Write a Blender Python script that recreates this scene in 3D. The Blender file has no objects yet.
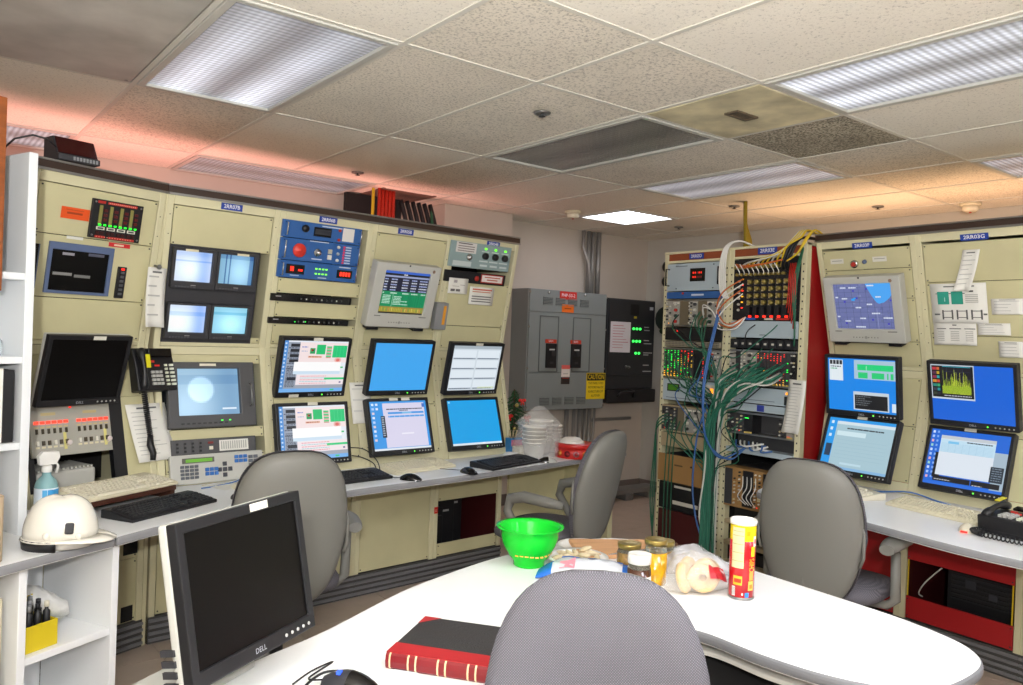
import bpy, bmesh, math, random
from mathutils import Matrix, Vector
ORD = ['first', 'second', 'third', 'fourth', 'fifth', 'sixth', 'seventh', 'eighth', 'ninth', 'tenth']
R = math.radians
C = bpy.context.collection
scene = bpy.context.scene
rnd = random.Random(7)

# ---------------------------------------------------------------- camera
EYE = 1.5
cam_d = bpy.data.cameras.new('camera'); cam = bpy.data.objects.new('camera', cam_d); C.objects.link(cam)
cam_d.sensor_fit = 'HORIZONTAL'; cam_d.sensor_width = 36.0; cam_d.lens = 36.0 * 790.0 / 1023.0
cam_d.clip_start = 0.02
def cam_axes():
    yaw, pit, rol = R(52.05), R(-0.5), R(2.15)
    fw = Vector((math.cos(yaw)*math.cos(pit), math.sin(yaw)*math.cos(pit), math.sin(pit)))
    r = Vector((math.sin(yaw), -math.cos(yaw), 0)); u = r.cross(fw)
    return fw, r*math.cos(rol)+u*math.sin(rol), u*math.cos(rol)-r*math.sin(rol)
fw_, r_, u_ = cam_axes()
cam.matrix_world = Matrix(((r_.x, u_.x, -fw_.x, 0), (r_.y, u_.y, -fw_.y, 0), (r_.z, u_.z, -fw_.z, EYE), (0, 0, 0, 1)))
scene.camera = cam

# ---------------------------------------------------------------- world, big lights, exposure
scene.view_settings.view_transform = 'Standard'; scene.view_settings.look = 'None'
scene.view_settings.gamma = 1.0; scene.view_settings.use_curve_mapping = False
scene.view_settings.exposure = 0.27
w = bpy.data.worlds.new('world'); scene.world = w; w.use_nodes = True
w.node_tree.nodes['Background'].inputs[0].default_value = (.6, .65, .7, 1); w.node_tree.nodes['Background'].inputs[1].default_value = 0.3
LIGHT_K = 1.0
def area(name, loc, rot, sx, sy, power, color):
    l = bpy.data.lights.new(name, 'AREA'); l.shape = 'RECTANGLE'; l.size = sx; l.size_y = sy; l.energy = power; l.color = color
    o = bpy.data.objects.new(name, l); C.objects.link(o); o.location = loc; o.rotation_euler = rot; return o
# unseen red lights added behind the console to make the pink ceiling glow
area('red_glow_light', (0.9, 4.75, 1.75), (math.pi, 0, R(8)), 1.5, .3, 13, (1, .42, .36))
area('red_glow_light', (2.6, 4.9, 1.75), (math.pi, 0, R(5)), 1.4, .3, 9, (1, .44, .37))
area('amber_glow_light', (5.2, 2.4, 1.9), (math.pi, 0, 0), .3, 2.4, 12, (1, .60, .34))  # unseen light added for the warm glow above the racks
# bounced camera flash, above and behind the camera
area('flash_head', (-0.25, -0.35, 1.75), (math.pi - R(35), 0, R(-38)), .12, .08, 150, (1, .98, .95))

# ---------------------------------------------------------------- materials
def lin(c):
    if isinstance(c, str):
        c = c.lstrip('#'); c = [int(c[i:i+2], 16)/255 for i in (0, 2, 4)]
    return tuple(x/12.92 if x <= .04045 else ((x+.055)/1.055)**2.4 for x in c) + (1.0,)
MATS = {}
def mat(name, col=None, rough=.5, metal=0, var=0, scale=20, bump=0, bscale=80, trans=0, ior=1.45, emit=None, es=0, alpha=1, spec=.5, coat=0, stretch=None):
    if name in MATS: return MATS[name]
    m = bpy.data.materials.new(name); m.use_nodes = True; nt = m.node_tree; b = nt.nodes['Principled BSDF']
    b.inputs['Roughness'].default_value = rough; b.inputs['Metallic'].default_value = metal
    b.inputs['Specular IOR Level'].default_value = spec
    b.inputs['Base Color'].default_value = lin(col or '#808080')
    b.inputs['Coat Weight'].default_value = coat
    if trans: b.inputs['Transmission Weight'].default_value = trans; b.inputs['IOR'].default_value = ior
    if alpha < 1: b.inputs['Alpha'].default_value = alpha
    if emit: b.inputs['Emission Color'].default_value = lin(emit); b.inputs['Emission Strength'].default_value = es
    tc = None
    if var or bump:
        tc = nt.nodes.new('ShaderNodeTexCoord'); src = tc.outputs['Object']
        if stretch:
            mp = nt.nodes.new('ShaderNodeMapping'); mp.inputs['Scale'].default_value = stretch; nt.links.new(src, mp.inputs[0]); src = mp.outputs[0]
    if var:
        n = nt.nodes.new('ShaderNodeTexNoise'); n.inputs['Scale'].default_value = scale; n.inputs['Detail'].default_value = 5
        nt.links.new(src, n.inputs['Vector'])
        r = nt.nodes.new('ShaderNodeValToRGB'); c = lin(col)
        r.color_ramp.elements[0].position = .3; r.color_ramp.elements[1].position = .7
        r.color_ramp.elements[0].color = tuple(max(0, x*(1-var)) for x in c[:3])+(1,); r.color_ramp.elements[1].color = tuple(min(1, x*(1+var)) for x in c[:3])+(1,)
        nt.links.new(n.outputs['Fac'], r.inputs[0]); nt.links.new(r.outputs[0], b.inputs['Base Color'])
    if bump:
        n = nt.nodes.new('ShaderNodeTexNoise'); n.inputs['Scale'].default_value = bscale; n.inputs['Detail'].default_value = 3
        nt.links.new(src, n.inputs['Vector'])
        bp = nt.nodes.new('ShaderNodeBump'); bp.inputs['Strength'].default_value = bump; bp.inputs['Distance'].default_value = .01
        nt.links.new(n.outputs['Fac'], bp.inputs['Height']); nt.links.new(bp.outputs[0], b.inputs['Normal'])
    MATS[name] = m; return m
def colmat(name, kind, strength=1, rough=.45):
    m = bpy.data.materials.new(name); m.use_nodes = True; nt = m.node_tree; b = nt.nodes['Principled BSDF']
    a = nt.nodes.new('ShaderNodeVertexColor'); a.layer_name = 'Col'
    b.inputs['Roughness'].default_value = rough
    if kind == 'emit':
        b.inputs['Base Color'].default_value = (0.01, .01, .01, 1); b.inputs['Roughness'].default_value = .3
        nt.links.new(a.outputs[0], b.inputs['Emission Color']); b.inputs['Emission Strength'].default_value = strength
    else: nt.links.new(a.outputs[0], b.inputs['Base Color'])
    MATS[name] = m; return m
colmat('print', 'diffuse'); colmat('gloss_print', 'diffuse', rough=.15); colmat('screen', 'emit', .80); colmat('led', 'emit', 1.8)

mat('cream', '#ccc69e', .45, var=.05, scale=4); mat('cream_light', '#d2cca8', .45, var=.04, scale=4); mat('cream_panel', '#c8c299', .45, var=.05, scale=5)
mat('brown_strip', '#3a2a22', .4); mat('rust_strip', '#8a4526', .45); mat('steel', '#9a9a98', .35, .9); mat('chrome', '#d8d8d8', .15, 1); mat('dark_steel', '#4c4c4c', .4, .8)
mat('black_plastic', '#17171a', .45); mat('black_gloss', '#0a0a0c', .12); mat('black_matte', '#101012', .8); mat('charcoal', '#303034', .55)
mat('screen_off', '#070606', .3, spec=.22); mat('silver_plastic', '#b9b9b2', .35); mat('grey_plastic', '#8a8c8e', .45); mat('beige_plastic', '#d6cfb4', .5); mat('key_beige', '#ddd7c2', .5)
mat('white_laminate', '#f0f2f3', .35); mat('desk_edge', '#909194', .4); mat('table_white', '#eeefee', .35)
mat('rack_red', '#a5181c', .4); mat('rack_inside', '#420b0d', .6); mat('panel_blue', '#2c5c9c', .4); mat('label_blue', '#1f3f9a', .4)
mat('paper', '#e4e3dc', .8); mat('orange_label', '#e2561c', .6); mat('grey_enamel', '#7f8584', .4, var=.03, scale=5); mat('black_enamel', '#26282b', .4)
mat('wall_paint', '#b9b6ad', .7, var=.03, scale=3, bump=.05, bscale=200); mat('wall_back_paint', '#bcb3a8', .7, var=.03, scale=3)
mat('floor_tile', '#b9a899', .35, var=.06, scale=9); mat('floor_gap', '#2a2622', .8)
mat('tbar', '#cfccc2', .5); mat('kick', '#4b4a48', .5); mat('kick_rib', '#77777a', .4)
mat('chair_fabric_light', '#8f8d92', .85); mat('chair_shell', '#777670', .5); mat('chair_dark', '#5c5b60', .85)
mat('dirty_panel', '#8e8c84', .5, var=.22, scale=3)

# ceiling tile: pitted mineral fibre, a sooty variant with more dark pits
def tile_mat(name, base, dirt, pit):
    m = bpy.data.materials.new(name); m.use_nodes = True; nt = m.node_tree; b = nt.nodes['Principled BSDF']; b.inputs['Roughness'].default_value = .9; b.inputs['Specular IOR Level'].default_value = .1
    tc = nt.nodes.new('ShaderNodeTexCoord'); oi = nt.nodes.new('ShaderNodeObjectInfo')
    ad = nt.nodes.new('ShaderNodeVectorMath'); ad.operation = 'ADD'; sc = nt.nodes.new('ShaderNodeVectorMath'); sc.operation = 'SCALE'; sc.inputs['Scale'].default_value = 1
    mu = nt.nodes.new('ShaderNodeMath'); mu.operation = 'MULTIPLY'; mu.inputs[1].default_value = 37; nt.links.new(oi.outputs['Random'], mu.inputs[0])
    nt.links.new(tc.outputs['Object'], ad.inputs[0]); nt.links.new(mu.outputs[0], ad.inputs[1])
    n1 = nt.nodes.new('ShaderNodeTexNoise'); n1.inputs['Scale'].default_value = 95; n1.inputs['Detail'].default_value = 6; n1.inputs['Roughness'].default_value = .65
    n2 = nt.nodes.new('ShaderNodeTexNoise'); n2.inputs['Scale'].default_value = 2.6; n2.inputs['Detail'].default_value = 3
    for n in (n1, n2): nt.links.new(ad.outputs[0], n.inputs['Vector'])
    r1 = nt.nodes.new('ShaderNodeValToRGB'); r1.color_ramp.elements[0].position = pit; r1.color_ramp.elements[1].position = pit+.13
    r1.color_ramp.elements[0].color = (0, 0, 0, 1); r1.color_ramp.elements[1].color = (1, 1, 1, 1)
    nt.links.new(n1.outputs['Fac'], r1.inputs[0])
    r2 = nt.nodes.new('ShaderNodeValToRGB'); c = lin(base); r2.color_ramp.elements[0].position = .35; r2.color_ramp.elements[1].position = .65
    r2.color_ramp.elements[0].color = tuple(x*(1-dirt*.35) for x in c[:3])+(1,); r2.color_ramp.elements[1].color = c
    nt.links.new(n2.outputs['Fac'], r2.inputs[0])
    mx = nt.nodes.new('ShaderNodeMix'); mx.data_type = 'RGBA'; mx.inputs['A'].default_value = tuple(x*(.66-.45*dirt) for x in c[:3])+(1,)
    nt.links.new(r1.outputs[0], mx.inputs['Factor']); nt.links.new(r2.outputs[0], mx.inputs['B']); nt.links.new(mx.outputs['Result'], b.inputs['Base Color'])
    bp = nt.nodes.new('ShaderNodeBump'); bp.inputs['Strength'].default_value = .5; bp.inputs['Distance'].default_value = .004
    nt.links.new(n1.outputs['Fac'], bp.inputs['Height']); nt.links.new(bp.outputs[0], b.inputs['Normal'])
    MATS[name] = m
tile_mat('ceiling_tile', '#ebe6da', .10, .32); tile_mat('ceiling_tile_worn', '#e6dfd1', .28, .37); tile_mat('ceiling_tile_sooty', '#cfc6b2', .9, .43)

# troffer lens: ribbed acrylic over two tubes that run along its length (local Y)
def lens_mat(name, strength, base, width, col='#eef2ff', grad=0):
    m = bpy.data.materials.new(name); m.use_nodes = True; nt = m.node_tree; b = nt.nodes['Principled BSDF']; L = nt.links.new
    b.inputs['Base Color'].default_value = lin('#6c6a66'); b.inputs['Roughness'].default_value = .25
    tc = nt.nodes.new('ShaderNodeTexCoord'); sx = nt.nodes.new('ShaderNodeSeparateXYZ'); L(tc.outputs['Object'], sx.inputs[0])
    def math_(op, a, bb=None):
        n = nt.nodes.new('ShaderNodeMath'); n.operation = op
        for i, q in enumerate((a, bb)):
            if q is None: continue
            if isinstance(q, (int, float)): n.inputs[i].default_value = q
            else: L(q, n.inputs[i])
        return n.outputs[0]
    a = math_('ABSOLUTE', sx.outputs[0]); d = math_('SUBTRACT', a, .14); q = math_('DIVIDE', d, width); g = math_('MULTIPLY', math_('MULTIPLY', q, q), -1.0)
    e = math_('POWER', 2.71828, g)
    nz = nt.nodes.new('ShaderNodeTexNoise'); nz.inputs['Scale'].default_value = 2.2; L(tc.outputs['Object'], nz.inputs['Vector'])
    e = math_('MULTIPLY', e, math_('ADD', math_('MULTIPLY', nz.outputs['Fac'], 1.0), .5))
    if grad: e = math_('MULTIPLY', e, math_('ADD', math_('MULTIPLY', sx.outputs[1], grad*2), 1.0))   # lens emission rises towards one end
    rib = math_('ADD', math_('MULTIPLY', math_('SINE', math_('MULTIPLY', sx.outputs[1], 2*math.pi/.028)), .26), .80)
    rib2 = math_('ADD', math_('MULTIPLY', math_('SINE', math_('MULTIPLY', sx.outputs[0], 2*math.pi/.028)), .10), .92)
    s = math_('MULTIPLY', math_('MULTIPLY', math_('ADD', math_('MULTIPLY', e, strength), base), rib), rib2)
    b.inputs['Emission Color'].default_value = lin(col); L(s, b.inputs['Emission Strength'])
    bp = nt.nodes.new('ShaderNodeBump'); bp.inputs['Strength'].default_value = .6; bp.inputs['Distance'].default_value = .003; L(math_('MULTIPLY', rib, rib2), bp.inputs['Height']); L(bp.outputs[0], b.inputs['Normal'])
    MATS[name] = m
lens_mat('lens_bright', .62, .20, .085, grad=.45); lens_mat('lens_mid', .26, .20, .08, col='#eeeaf4'); lens_mat('lens_dim', .14, .09, .09, col='#eeeaf4'); lens_mat('lens_off', .04, .005, .07, col='#d8c8b0'); lens_mat('lens_full', 1.0, 9.0, .2); lens_mat('lens_room', 6.0, 17.0, .12)

# ---------------------------------------------------------------- mesh builder
class MB:
    def __init__(s): s.v=[]; s.f=[]; s.m=[]; s.c=[]; s.s=[]; s.T=None
    def add(s, vs, fs, m=0, c=None, smooth=False):
        o = len(s.v)
        s.v += [tuple(s.T @ Vector(q)) for q in vs] if s.T is not None else [tuple(q) for q in vs]
        cc = lin(c) if c else (1, 1, 1, 1)
        for f in fs: s.f.append([i+o for i in f]); s.m.append(m); s.c.append(cc); s.s.append(smooth)
        return s
    def box(s, x0, x1, y0, y1, z0, z1, m=0, c=None):
        return s.add([(x0,y0,z0),(x1,y0,z0),(x1,y1,z0),(x0,y1,z0),(x0,y0,z1),(x1,y0,z1),(x1,y1,z1),(x0,y1,z1)],
              [(0,3,2,1),(4,5,6,7),(0,1,5,4),(1,2,6,5),(2,3,7,6),(3,0,4,7)], m, c)
    def frame(s, x0, x1, y0, y1, ix0, ix1, iy0, iy1, z0, z1, m=0, c=None):   # a connected rectangular ring
        o = [(x0,y0),(x1,y0),(x1,y1),(x0,y1)]; i = [(ix0,iy0),(ix1,iy0),(ix1,iy1),(ix0,iy1)]
        vs = [(*p, z1) for p in o]+[(*p, z1) for p in i]+[(*p, z0) for p in o]+[(*p, z0) for p in i]; fs = []
        for k in range(4):
            n = (k+1) % 4
            fs += [(k, n, n+4, k+4), (k+8, k+12, n+12, n+8), (k, k+8, n+8, n), (k+4, n+4, n+12, k+12)]
        return s.add(vs, fs, m, c)
    def rect(s, x0, y0, x1, y1, z=0, c=None, m=0): return s.add([(x0,y0,z),(x1,y0,z),(x1,y1,z),(x0,y1,z)], [(0,1,2,3)], m, c)
    def quad(s, pts, m=0, c=None): return s.add(pts, [tuple(range(len(pts)))], m, c)
    def prism(s, poly, a, b, axis='z', m=0, c=None):           # poly in the two other axes, extruded from a to b
        n = len(poly)
        f3 = {'z': lambda p, t: (p[0], p[1], t), 'x': lambda p, t: (t, p[0], p[1]), 'y': lambda p, t: (p[0], t, p[1])}[axis]
        vs = [f3(p, a) for p in poly] + [f3(p, b) for p in poly]
        fs = [tuple(range(n))[::-1], tuple(range(n, 2*n))] + [(i, (i+1) % n, (i+1) % n + n, i+n) for i in range(n)]
        return s.add(vs, fs, m, c)
    def lathe(s, prof, n=24, o=(0, 0, 0), m=0, c=None, smooth=True, axis='z', cap=True):
        vs = []; k = len(prof)
        for i in range(n):
            t = 2*math.pi*i/n
            for r, z in prof:
                p = (r*math.cos(t), r*math.sin(t), z)
                if axis == 'x': p = (p[2], p[0], p[1])
                if axis == 'y': p = (p[1], p[2], p[0])
                vs.append((p[0]+o[0], p[1]+o[1], p[2]+o[2]))
        fs = [(i*k+j, ((i+1) % n)*k+j, ((i+1) % n)*k+j+1, i*k+j+1) for i in range(n) for j in range(k-1)]
        s.add(vs, fs, m, c, smooth)
        if cap:
            o2 = len(s.v)-len(vs)
            for j, rev in ((0, True), (k-1, False)):
                if prof[j][0] > 1e-5:
                    idx = [o2+i*k+j for i in range(n)]
                    s.f.append(idx[::-1] if rev else idx); s.m.append(m); s.c.append(lin(c) if c else (1,1,1,1)); s.s.append(False)
        return s
    def cyl(s, x, y, z0, z1, r, n=16, m=0, c=None, axis='z'): 
        o = {'z': (x, y, 0), 'x': (0, x, y), 'y': (x, 0, y)}[axis]
        return s.lathe([(r, z0), (r, z1)], n, o, m, c, True, axis)
    def tube(s, pts, r, n=6, m=0, c=None, closed=False):
        P = [Vector(p) for p in pts]; k = len(P); vs = []
        rr = r if isinstance(r, (list, tuple)) else [r]*k
        up = Vector((0, 0, 1)); prev = None
        for i in range(k):
            if closed: d = P[(i+1) % k]-P[i-1]
            else: d = P[min(i+1, k-1)]-P[max(i-1, 0)]
            if d.length < 1e-9: d = Vector((0, 0, 1))
            d.normalize()
            if prev is None:
                a = d.cross(up)
                if a.length < 1e-3: a = d.cross(Vector((1, 0, 0)))
            else: a = prev - d*prev.dot(d)
            a.normalize(); prev = a; b = d.cross(a)
            for j in range(n): t = 2*math.pi*j/n; vs.append(tuple(P[i]+(a*math.cos(t)+b*math.sin(t))*rr[i]))
        fs = [(i*n+j, i*n+(j+1) % n, ((i+1) % k)*n+(j+1) % n, ((i+1) % k)*n+j) for i in range(k if closed else k-1) for j in range(n)]
        if not closed: fs += [tuple(range(n))[::-1], tuple((k-1)*n+j for j in range(n))]
        return s.add(vs, fs, m, c, True)
    def grid(s, rows, m=0, c=None, smooth=True, closed=False):   # rows of equal-length point lists
        k = len(rows[0]); vs = [p for r in rows for p in r]
        fs = [(i*k+j, i*k+(j+1) % k, (i+1)*k+(j+1) % k, (i+1)*k+j) for i in range(len(rows)-1) for j in range(k if closed else k-1)]
        return s.add(vs, fs, m, c, smooth)
    def ball(s, x, y, z, rx, ry=None, rz=None, n=12, k=8, m=0, c=None, jit=0):
        ry = ry or rx; rz = rz or rx; rows = []
        for i in range(k+1):
            t = math.pi*i/k
            rows.append([(x+rx*math.sin(t)*math.cos(2*math.pi*j/n)*(1+jit*rnd.uniform(-1,1)), y+ry*math.sin(t)*math.sin(2*math.pi*j/n)*(1+jit*rnd.uniform(-1,1)), z-rz*math.cos(t)) for j in range(n)])
        return s.grid(rows, m, c, True, True)
    def build(s, name, mats, parent=None, M=None, bev=0, seg=2, sub=0, solid=0, smooth_all=False):
        me = bpy.data.meshes.new(name); me.from_pydata(s.v, [], s.f)
        if isinstance(mats, str): mats = [mats]
        for q in mats: me.materials.append(MATS[q])
        me.polygons.foreach_set('material_index', s.m)
        me.polygons.foreach_set('use_smooth', [True]*len(s.f) if smooth_all else s.s)
        if any(q in ('print', 'gloss_print', 'screen', 'led') for q in mats):
            at = me.color_attributes.new('Col', 'FLOAT_COLOR', 'CORNER'); d = []
            for p, c in zip(me.polygons, s.c): d += list(c)*p.loop_total
            at.data.foreach_set('color', d)
        me.update()
        o = bpy.data.objects.new(name, me); C.objects.link(o)
        if parent: o.parent = parent
        if M is not None: o.matrix_local = M
        if solid: md = o.modifiers.new('solid', 'SOLIDIFY'); md.thickness = solid; md.offset = 0
        if bev: md = o.modifiers.new('bevel', 'BEVEL'); md.width = bev; md.segments = seg; md.limit_method = 'ANGLE'; md.angle_limit = R(40); md.harden_normals = False
        if sub: md = o.modifiers.new('sub', 'SUBSURF'); md.levels = sub; md.render_levels = sub
        return o
def tag(o, label=None, cat=None, group=None, kind=None):
    if label: o['label'] = label
    if cat: o['category'] = cat
    if group: o['group'] = group
    if kind: o['kind'] = kind
    return o
def thing(name, label, cat, M=None, group=None, loc=None, rz=0):
    o = bpy.data.objects.new(name, None); C.objects.link(o); o.empty_display_size = .05
    o.matrix_world = M if M is not None else Matrix.Translation(loc) @ Matrix.Rotation(rz, 4, 'Z')
    return tag(o, label, cat, group)
def lab(o, text): o['label'] = text; return o
def B(x0, x1, y0, y1, z0, z1, m=0, c=None): return MB().box(x0, x1, y0, y1, z0, z1, m, c)
def dup(root, M, label, group=None):
    r = root.copy(); C.objects.link(r); r.matrix_world = M; r['label'] = label
    if group: r['group'] = group
    for ch in list(root.children):
        c = ch.copy(); C.objects.link(c); c.parent = r
        for g in ch.children:
            d = g.copy(); C.objects.link(d); d.parent = c
    return r
TEXTS = []
def text(s, parent, x, y, z, h, m, M=None, name='lettering', al='CENTER', wide=None, bold=0):
    """flat lettering lying in the local XY plane of its parent (or of M in the parent)"""
    TEXTS.append((s, parent, x, y, z, h, m, M, name, al, wide, bold))
def flush_texts():
    tmp = []
    for t in TEXTS:
        cu = bpy.data.curves.new('tmp', 'FONT'); cu.body = t[0]; cu.size = t[5]*1.38; cu.align_x = t[9]; cu.align_y = 'CENTER'; cu.resolution_u = 2; cu.offset = t[11]
        o = bpy.data.objects.new('tmp', cu); C.objects.link(o); tmp.append(o)
    dg = bpy.context.evaluated_depsgraph_get(); dg.update()
    for t, o in zip(TEXTS, tmp):
        me = bpy.data.meshes.new_from_object(o.evaluated_get(dg)); me.materials.clear(); me.materials.append(MATS[t[6]])
        q = bpy.data.objects.new(t[8], me); C.objects.link(q); q.parent = t[1]
        if t[10] and len(me.vertices):
            w_ = max(v.co.x for v in me.vertices)-min(v.co.x for v in me.vertices); k = t[10]/w_
            for v in me.vertices: v.co.x *= k
        L = Matrix.Translation((t[2], t[3], t[4])); q.matrix_local = (t[7] @ L) if t[7] is not None else L
    for o in tmp: bpy.data.objects.remove(o)
mat('ink_black', '#1a1a1a', .6); mat('ink_white', '#e8e8ee', .6); mat('ink_red', '#b02a20', .6); mat('ink_yellow', '#e0c020', .5); mat('ink_silver', '#b8bcc4', .4)

# ---------------------------------------------------------------- the room
ZC = 2.51; XW = 6.0; YW = 5.5; XL = -1.06; YF = -3.04
def struct(name, mb, m, **k): return tag(mb.build(name, m, **k), kind='structure')
fl = struct('floor', B(XL, XW, YF, YW, -.06, -.012), 'floor_gap')
me_tile = None
for i in range(-2, 11):
    for j in range(-5, 10):
        x0 = .37+.61*i; y0 = .05+.61*j
        x1, y1 = min(x0+.61, XW), min(y0+.61, YW); x0 = max(x0, XL); y0 = max(y0, YF)
        if x1-x0 < .05 or y1-y0 < .05: continue
        if x1-x0 > .605 and y1-y0 > .605 and me_tile:
            o = bpy.data.objects.new('floor_tile', me_tile); C.objects.link(o); o.parent = fl; o.location = (x0, y0, 0)
        else:
            o = B(.002, x1-x0-.002, .002, y1-y0-.002, -.014, 0).build('floor_tile', 'floor_tile', fl, Matrix.Translation((x0, y0, 0)))
            if x1-x0 > .605 and y1-y0 > .605: me_tile = o.data
struct('wall_back', B(XL, XW+.1, YW, YW+.1, 0, 2.7), 'wall_back_paint')
struct('wall_right', B(XW, XW+.1, YF, YW, 0, 2.7), 'wall_paint')
struct('wall_left', B(XL-.1, XL, YF, YW+.1, 0, 2.7), 'wall_paint')
struct('wall_front', B(XL-.1, XW+.1, YF-.1, YF, 0, 2.7), 'wall_paint')
mat('baseboard_vinyl', '#6b625c', .6)
struct('baseboard_back', B(XL, XW, YW-.008, YW, 0, .1), 'baseboard_vinyl')
struct('baseboard_right', B(XW-.008, XW, YF, YW-.01, 0, .1), 'baseboard_vinyl')
ce = struct('ceiling', B(XL, XW, YF, YW, 2.62, 2.7), 'tbar')
XS = [.77+.61*i for i in range(-3, 9)] + [XW]
YS = [YF, -1.82, -.6, .62, 1.84, 2.45, 3.67, 4.89, YW]
skip = {}
def cell(i, a, b): return (round(XS[i], 2), a, b)
LIGHTS = [  # name key, x0,x1,y0,y1, lens, label
 (.77, 1.38, 2.45, 3.67, 'lens_bright', 'large bright fluorescent ceiling light nearest the camera, upper left'),
 (2.60, 3.21, .62, 1.84, 'lens_bright', 'long bright fluorescent ceiling light at the upper right corner'),
 (3.82, 4.43, 2.45, 3.67, 'lens_mid', 'half dimmed ceiling light above the open racks'),
 (4.43, 5.04, .62, 1.84, 'lens_mid', 'ceiling light cut off by the right edge above the right console'),
 (2.60, 3.21, 2.45, 3.67, 'lens_off', 'unlit ceiling light with dark ribbed lens beside the air vent'),
 (1.38, 2.60, 4.89, 5.50, 'lens_dim', 'dim ceiling light above the left console, lens facing the red glow'),
 (-.45, .77, 4.89, 5.50, 'lens_mid', 'ribbed ceiling light above the white shelf unit at far left'),
 (1.38, 1.99, -.60, .62, 'lens_room', 'bright ceiling light over the near end of the white table'),
 (2.60, 3.21, -1.82, -.60, 'lens_room', 'bright ceiling light behind the camera on the right'),
 (-.45, .16, -.60, .62, 'lens_room', 'bright ceiling light behind the camera on the left'),
 (4.43, 5.04, -1.82, -.60, 'lens_room', 'bright ceiling light far behind the right console'),
]
def inside(x, y, r): return r[0]-.01 < x < r[1]+.01 and r[2]-.01 < y < r[3]+.01
L4 = (4.43, 5.04, 4.28, 4.89)
VENT = (2.60, 3.21, 1.84, 2.45); GPAN = (.16, .77, 2.45, 3.67); RVENT = (2.60, 3.21, 4.89, 5.50)
sooty = {(3.21, 1.84)}; worn = {(3.82, 1.84), (1.99, 1.84), (1.38, 2.45), (1.99, 2.45), (3.21, 2.45), (4.43, 1.84), (5.04, 1.84), (.77, 3.67), (2.6, 3.67), (1.38, 1.84)}
tm = {}
for i in range(len(XS)-1):
    for j in range(len(YS)-1):
        x0, x1, y0, y1 = XS[i], XS[i+1], YS[j], YS[j+1]; cx, cy = (x0+x1)/2, (y0+y1)/2
        if any(inside(cx, cy, l) for l in LIGHTS) or any(inside(cx, cy, q) for q in (VENT, GPAN, RVENT)): continue
        if inside(cx, (L4[2]+L4[3])/2, L4) and abs(y1-L4[3]) < .02: y1 = L4[2]; cy = (y0+y1)/2
        key = (round(x0, 2), round(y0, 2)); mt = 'ceiling_tile_sooty' if key in sooty else 'ceiling_tile_worn' if key in worn else 'ceiling_tile'
        w_, h_ = round(x1-x0, 3), round(y1-y0, 3); k = (w_, h_, mt)
        if k in tm: o = bpy.data.objects.new('ceiling_tile', tm[k]); C.objects.link(o); o.parent = ce
        else:
            a, b2 = w_/2-.006, h_/2-.006
            o = B(-a, a, -b2, b2, 0, .015).build('ceiling_tile', mt, ce, bev=.003, seg=1); tm[k] = o.data
        o.location = (cx, cy, ZC+.002)
        if mt == 'ceiling_tile_sooty': o['label'] = 'ceiling tile peppered with black soot'
for x in XS[1:-1]: B(x-.010, x+.010, YF, 4.89 if round(x, 2) in (1.99, .16) else YW, ZC-.002, ZC+.03).build('grid_runner', 'tbar', ce)
for y in YS[1:-1]: B(XL, XW, y-.010, y+.010, ZC-.0015, ZC+.03).build('grid_runner', 'tbar', ce)
def troffer(x0, x1, y0, y1, lens, label):
    w_, h_ = x1-x0, y1-y0; rot = w_ > h_+.1
    M = Matrix.Translation(((x0+x1)/2, (y0+y1)/2, ZC)) @ (Matrix.Rotation(math.pi/2, 4, 'Z') if rot else Matrix())
    if rot: w_, h_ = h_, w_
    t = thing('ceiling_light', label, 'ceiling light', M, 'fluorescent ceiling lights')
    a, b_ = w_/2-.012, h_/2-.012; q = .028
    f = MB().frame(-a, a, -b_, b_, -a+q, a-q, -b_+q, b_-q, -.008, .06)
    f.build('frame', 'silver_plastic', t, bev=.003)
    B(-a+q, a-q, -b_+q, b_-q, .004, .01).build('lens', lens, t)
    B(-a, a, -b_, b_, .05, .1).build('housing', 'dark_steel', t)
for l in LIGHTS: troffer(*l)
troffer(*L4, 'lens_full', 'small square glaring ceiling light at the back above the grey breaker panel')
# air vent with stained plate, grey plate, dark return grille
mat('vent_plate', '#c8bf9e', .55, var=.38, scale=5)
t = thing('air_vent', 'stained square air vent plate with brown slot in the ceiling beside the unlit light', 'air vent', Matrix.Translation((2.905, 2.145, ZC)))
B(-.29, .29, -.29, .29, -.004, .012).build('plate', 'vent_plate', t, bev=.004)
mat('vent_slot', '#5d5040', .6)
lab(MB().box(-.075, .075, -.035, -.02, -.012, -.004).box(-.075, .075, .02, .035, -.012, -.004).box(-.075, -.06, -.02, .02, -.012, -.004).box(.06, .075, -.02, .02, -.012, -.004).box(-.06, .06, -.02, .02, -.007, -.004).build('slot', 'vent_slot', t), 'brown recessed slot')
mat('grey_plate', '#b0aea8', .4, var=.3, scale=3)
t = thing('ceiling_panel', 'flat grey metal ceiling panel with sooty smear left of the large light', 'ceiling panel', Matrix.Translation((.465, 3.06, ZC)))
B(-.29, .29, -.595, .595, -.003, .012).build('plate', 'grey_plate', t, bev=.003)
sc_ = MB()
for q in [(-.27, -.57), (.27, -.57), (-.27, .57), (.27, .57)]: sc_.lathe([(.006, -.006), (.006, -.002)], 8, (q[0], q[1], 0))
sc_.build('screw', 'steel', t)
t = thing('return_grille', 'brownish return grille in the ceiling above the left console', 'air grille', Matrix.Translation((2.905, 5.195, ZC)))
B(-.29, .29, -.29, .29, 0, .012).build('plate', 'ceiling_tile', t)
g = MB()
for k in range(13): g.box(-.2, .2, -.2+k*.032, -.185+k*.032, -.008, .002)
g.box(-.22, -.2, -.22, .22, -.008, .002).box(.2, .22, -.22, .22, -.008, .002)
mat('grille_brown', '#6e5348', .6); g.build('grille', 'grille_brown', t)
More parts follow.
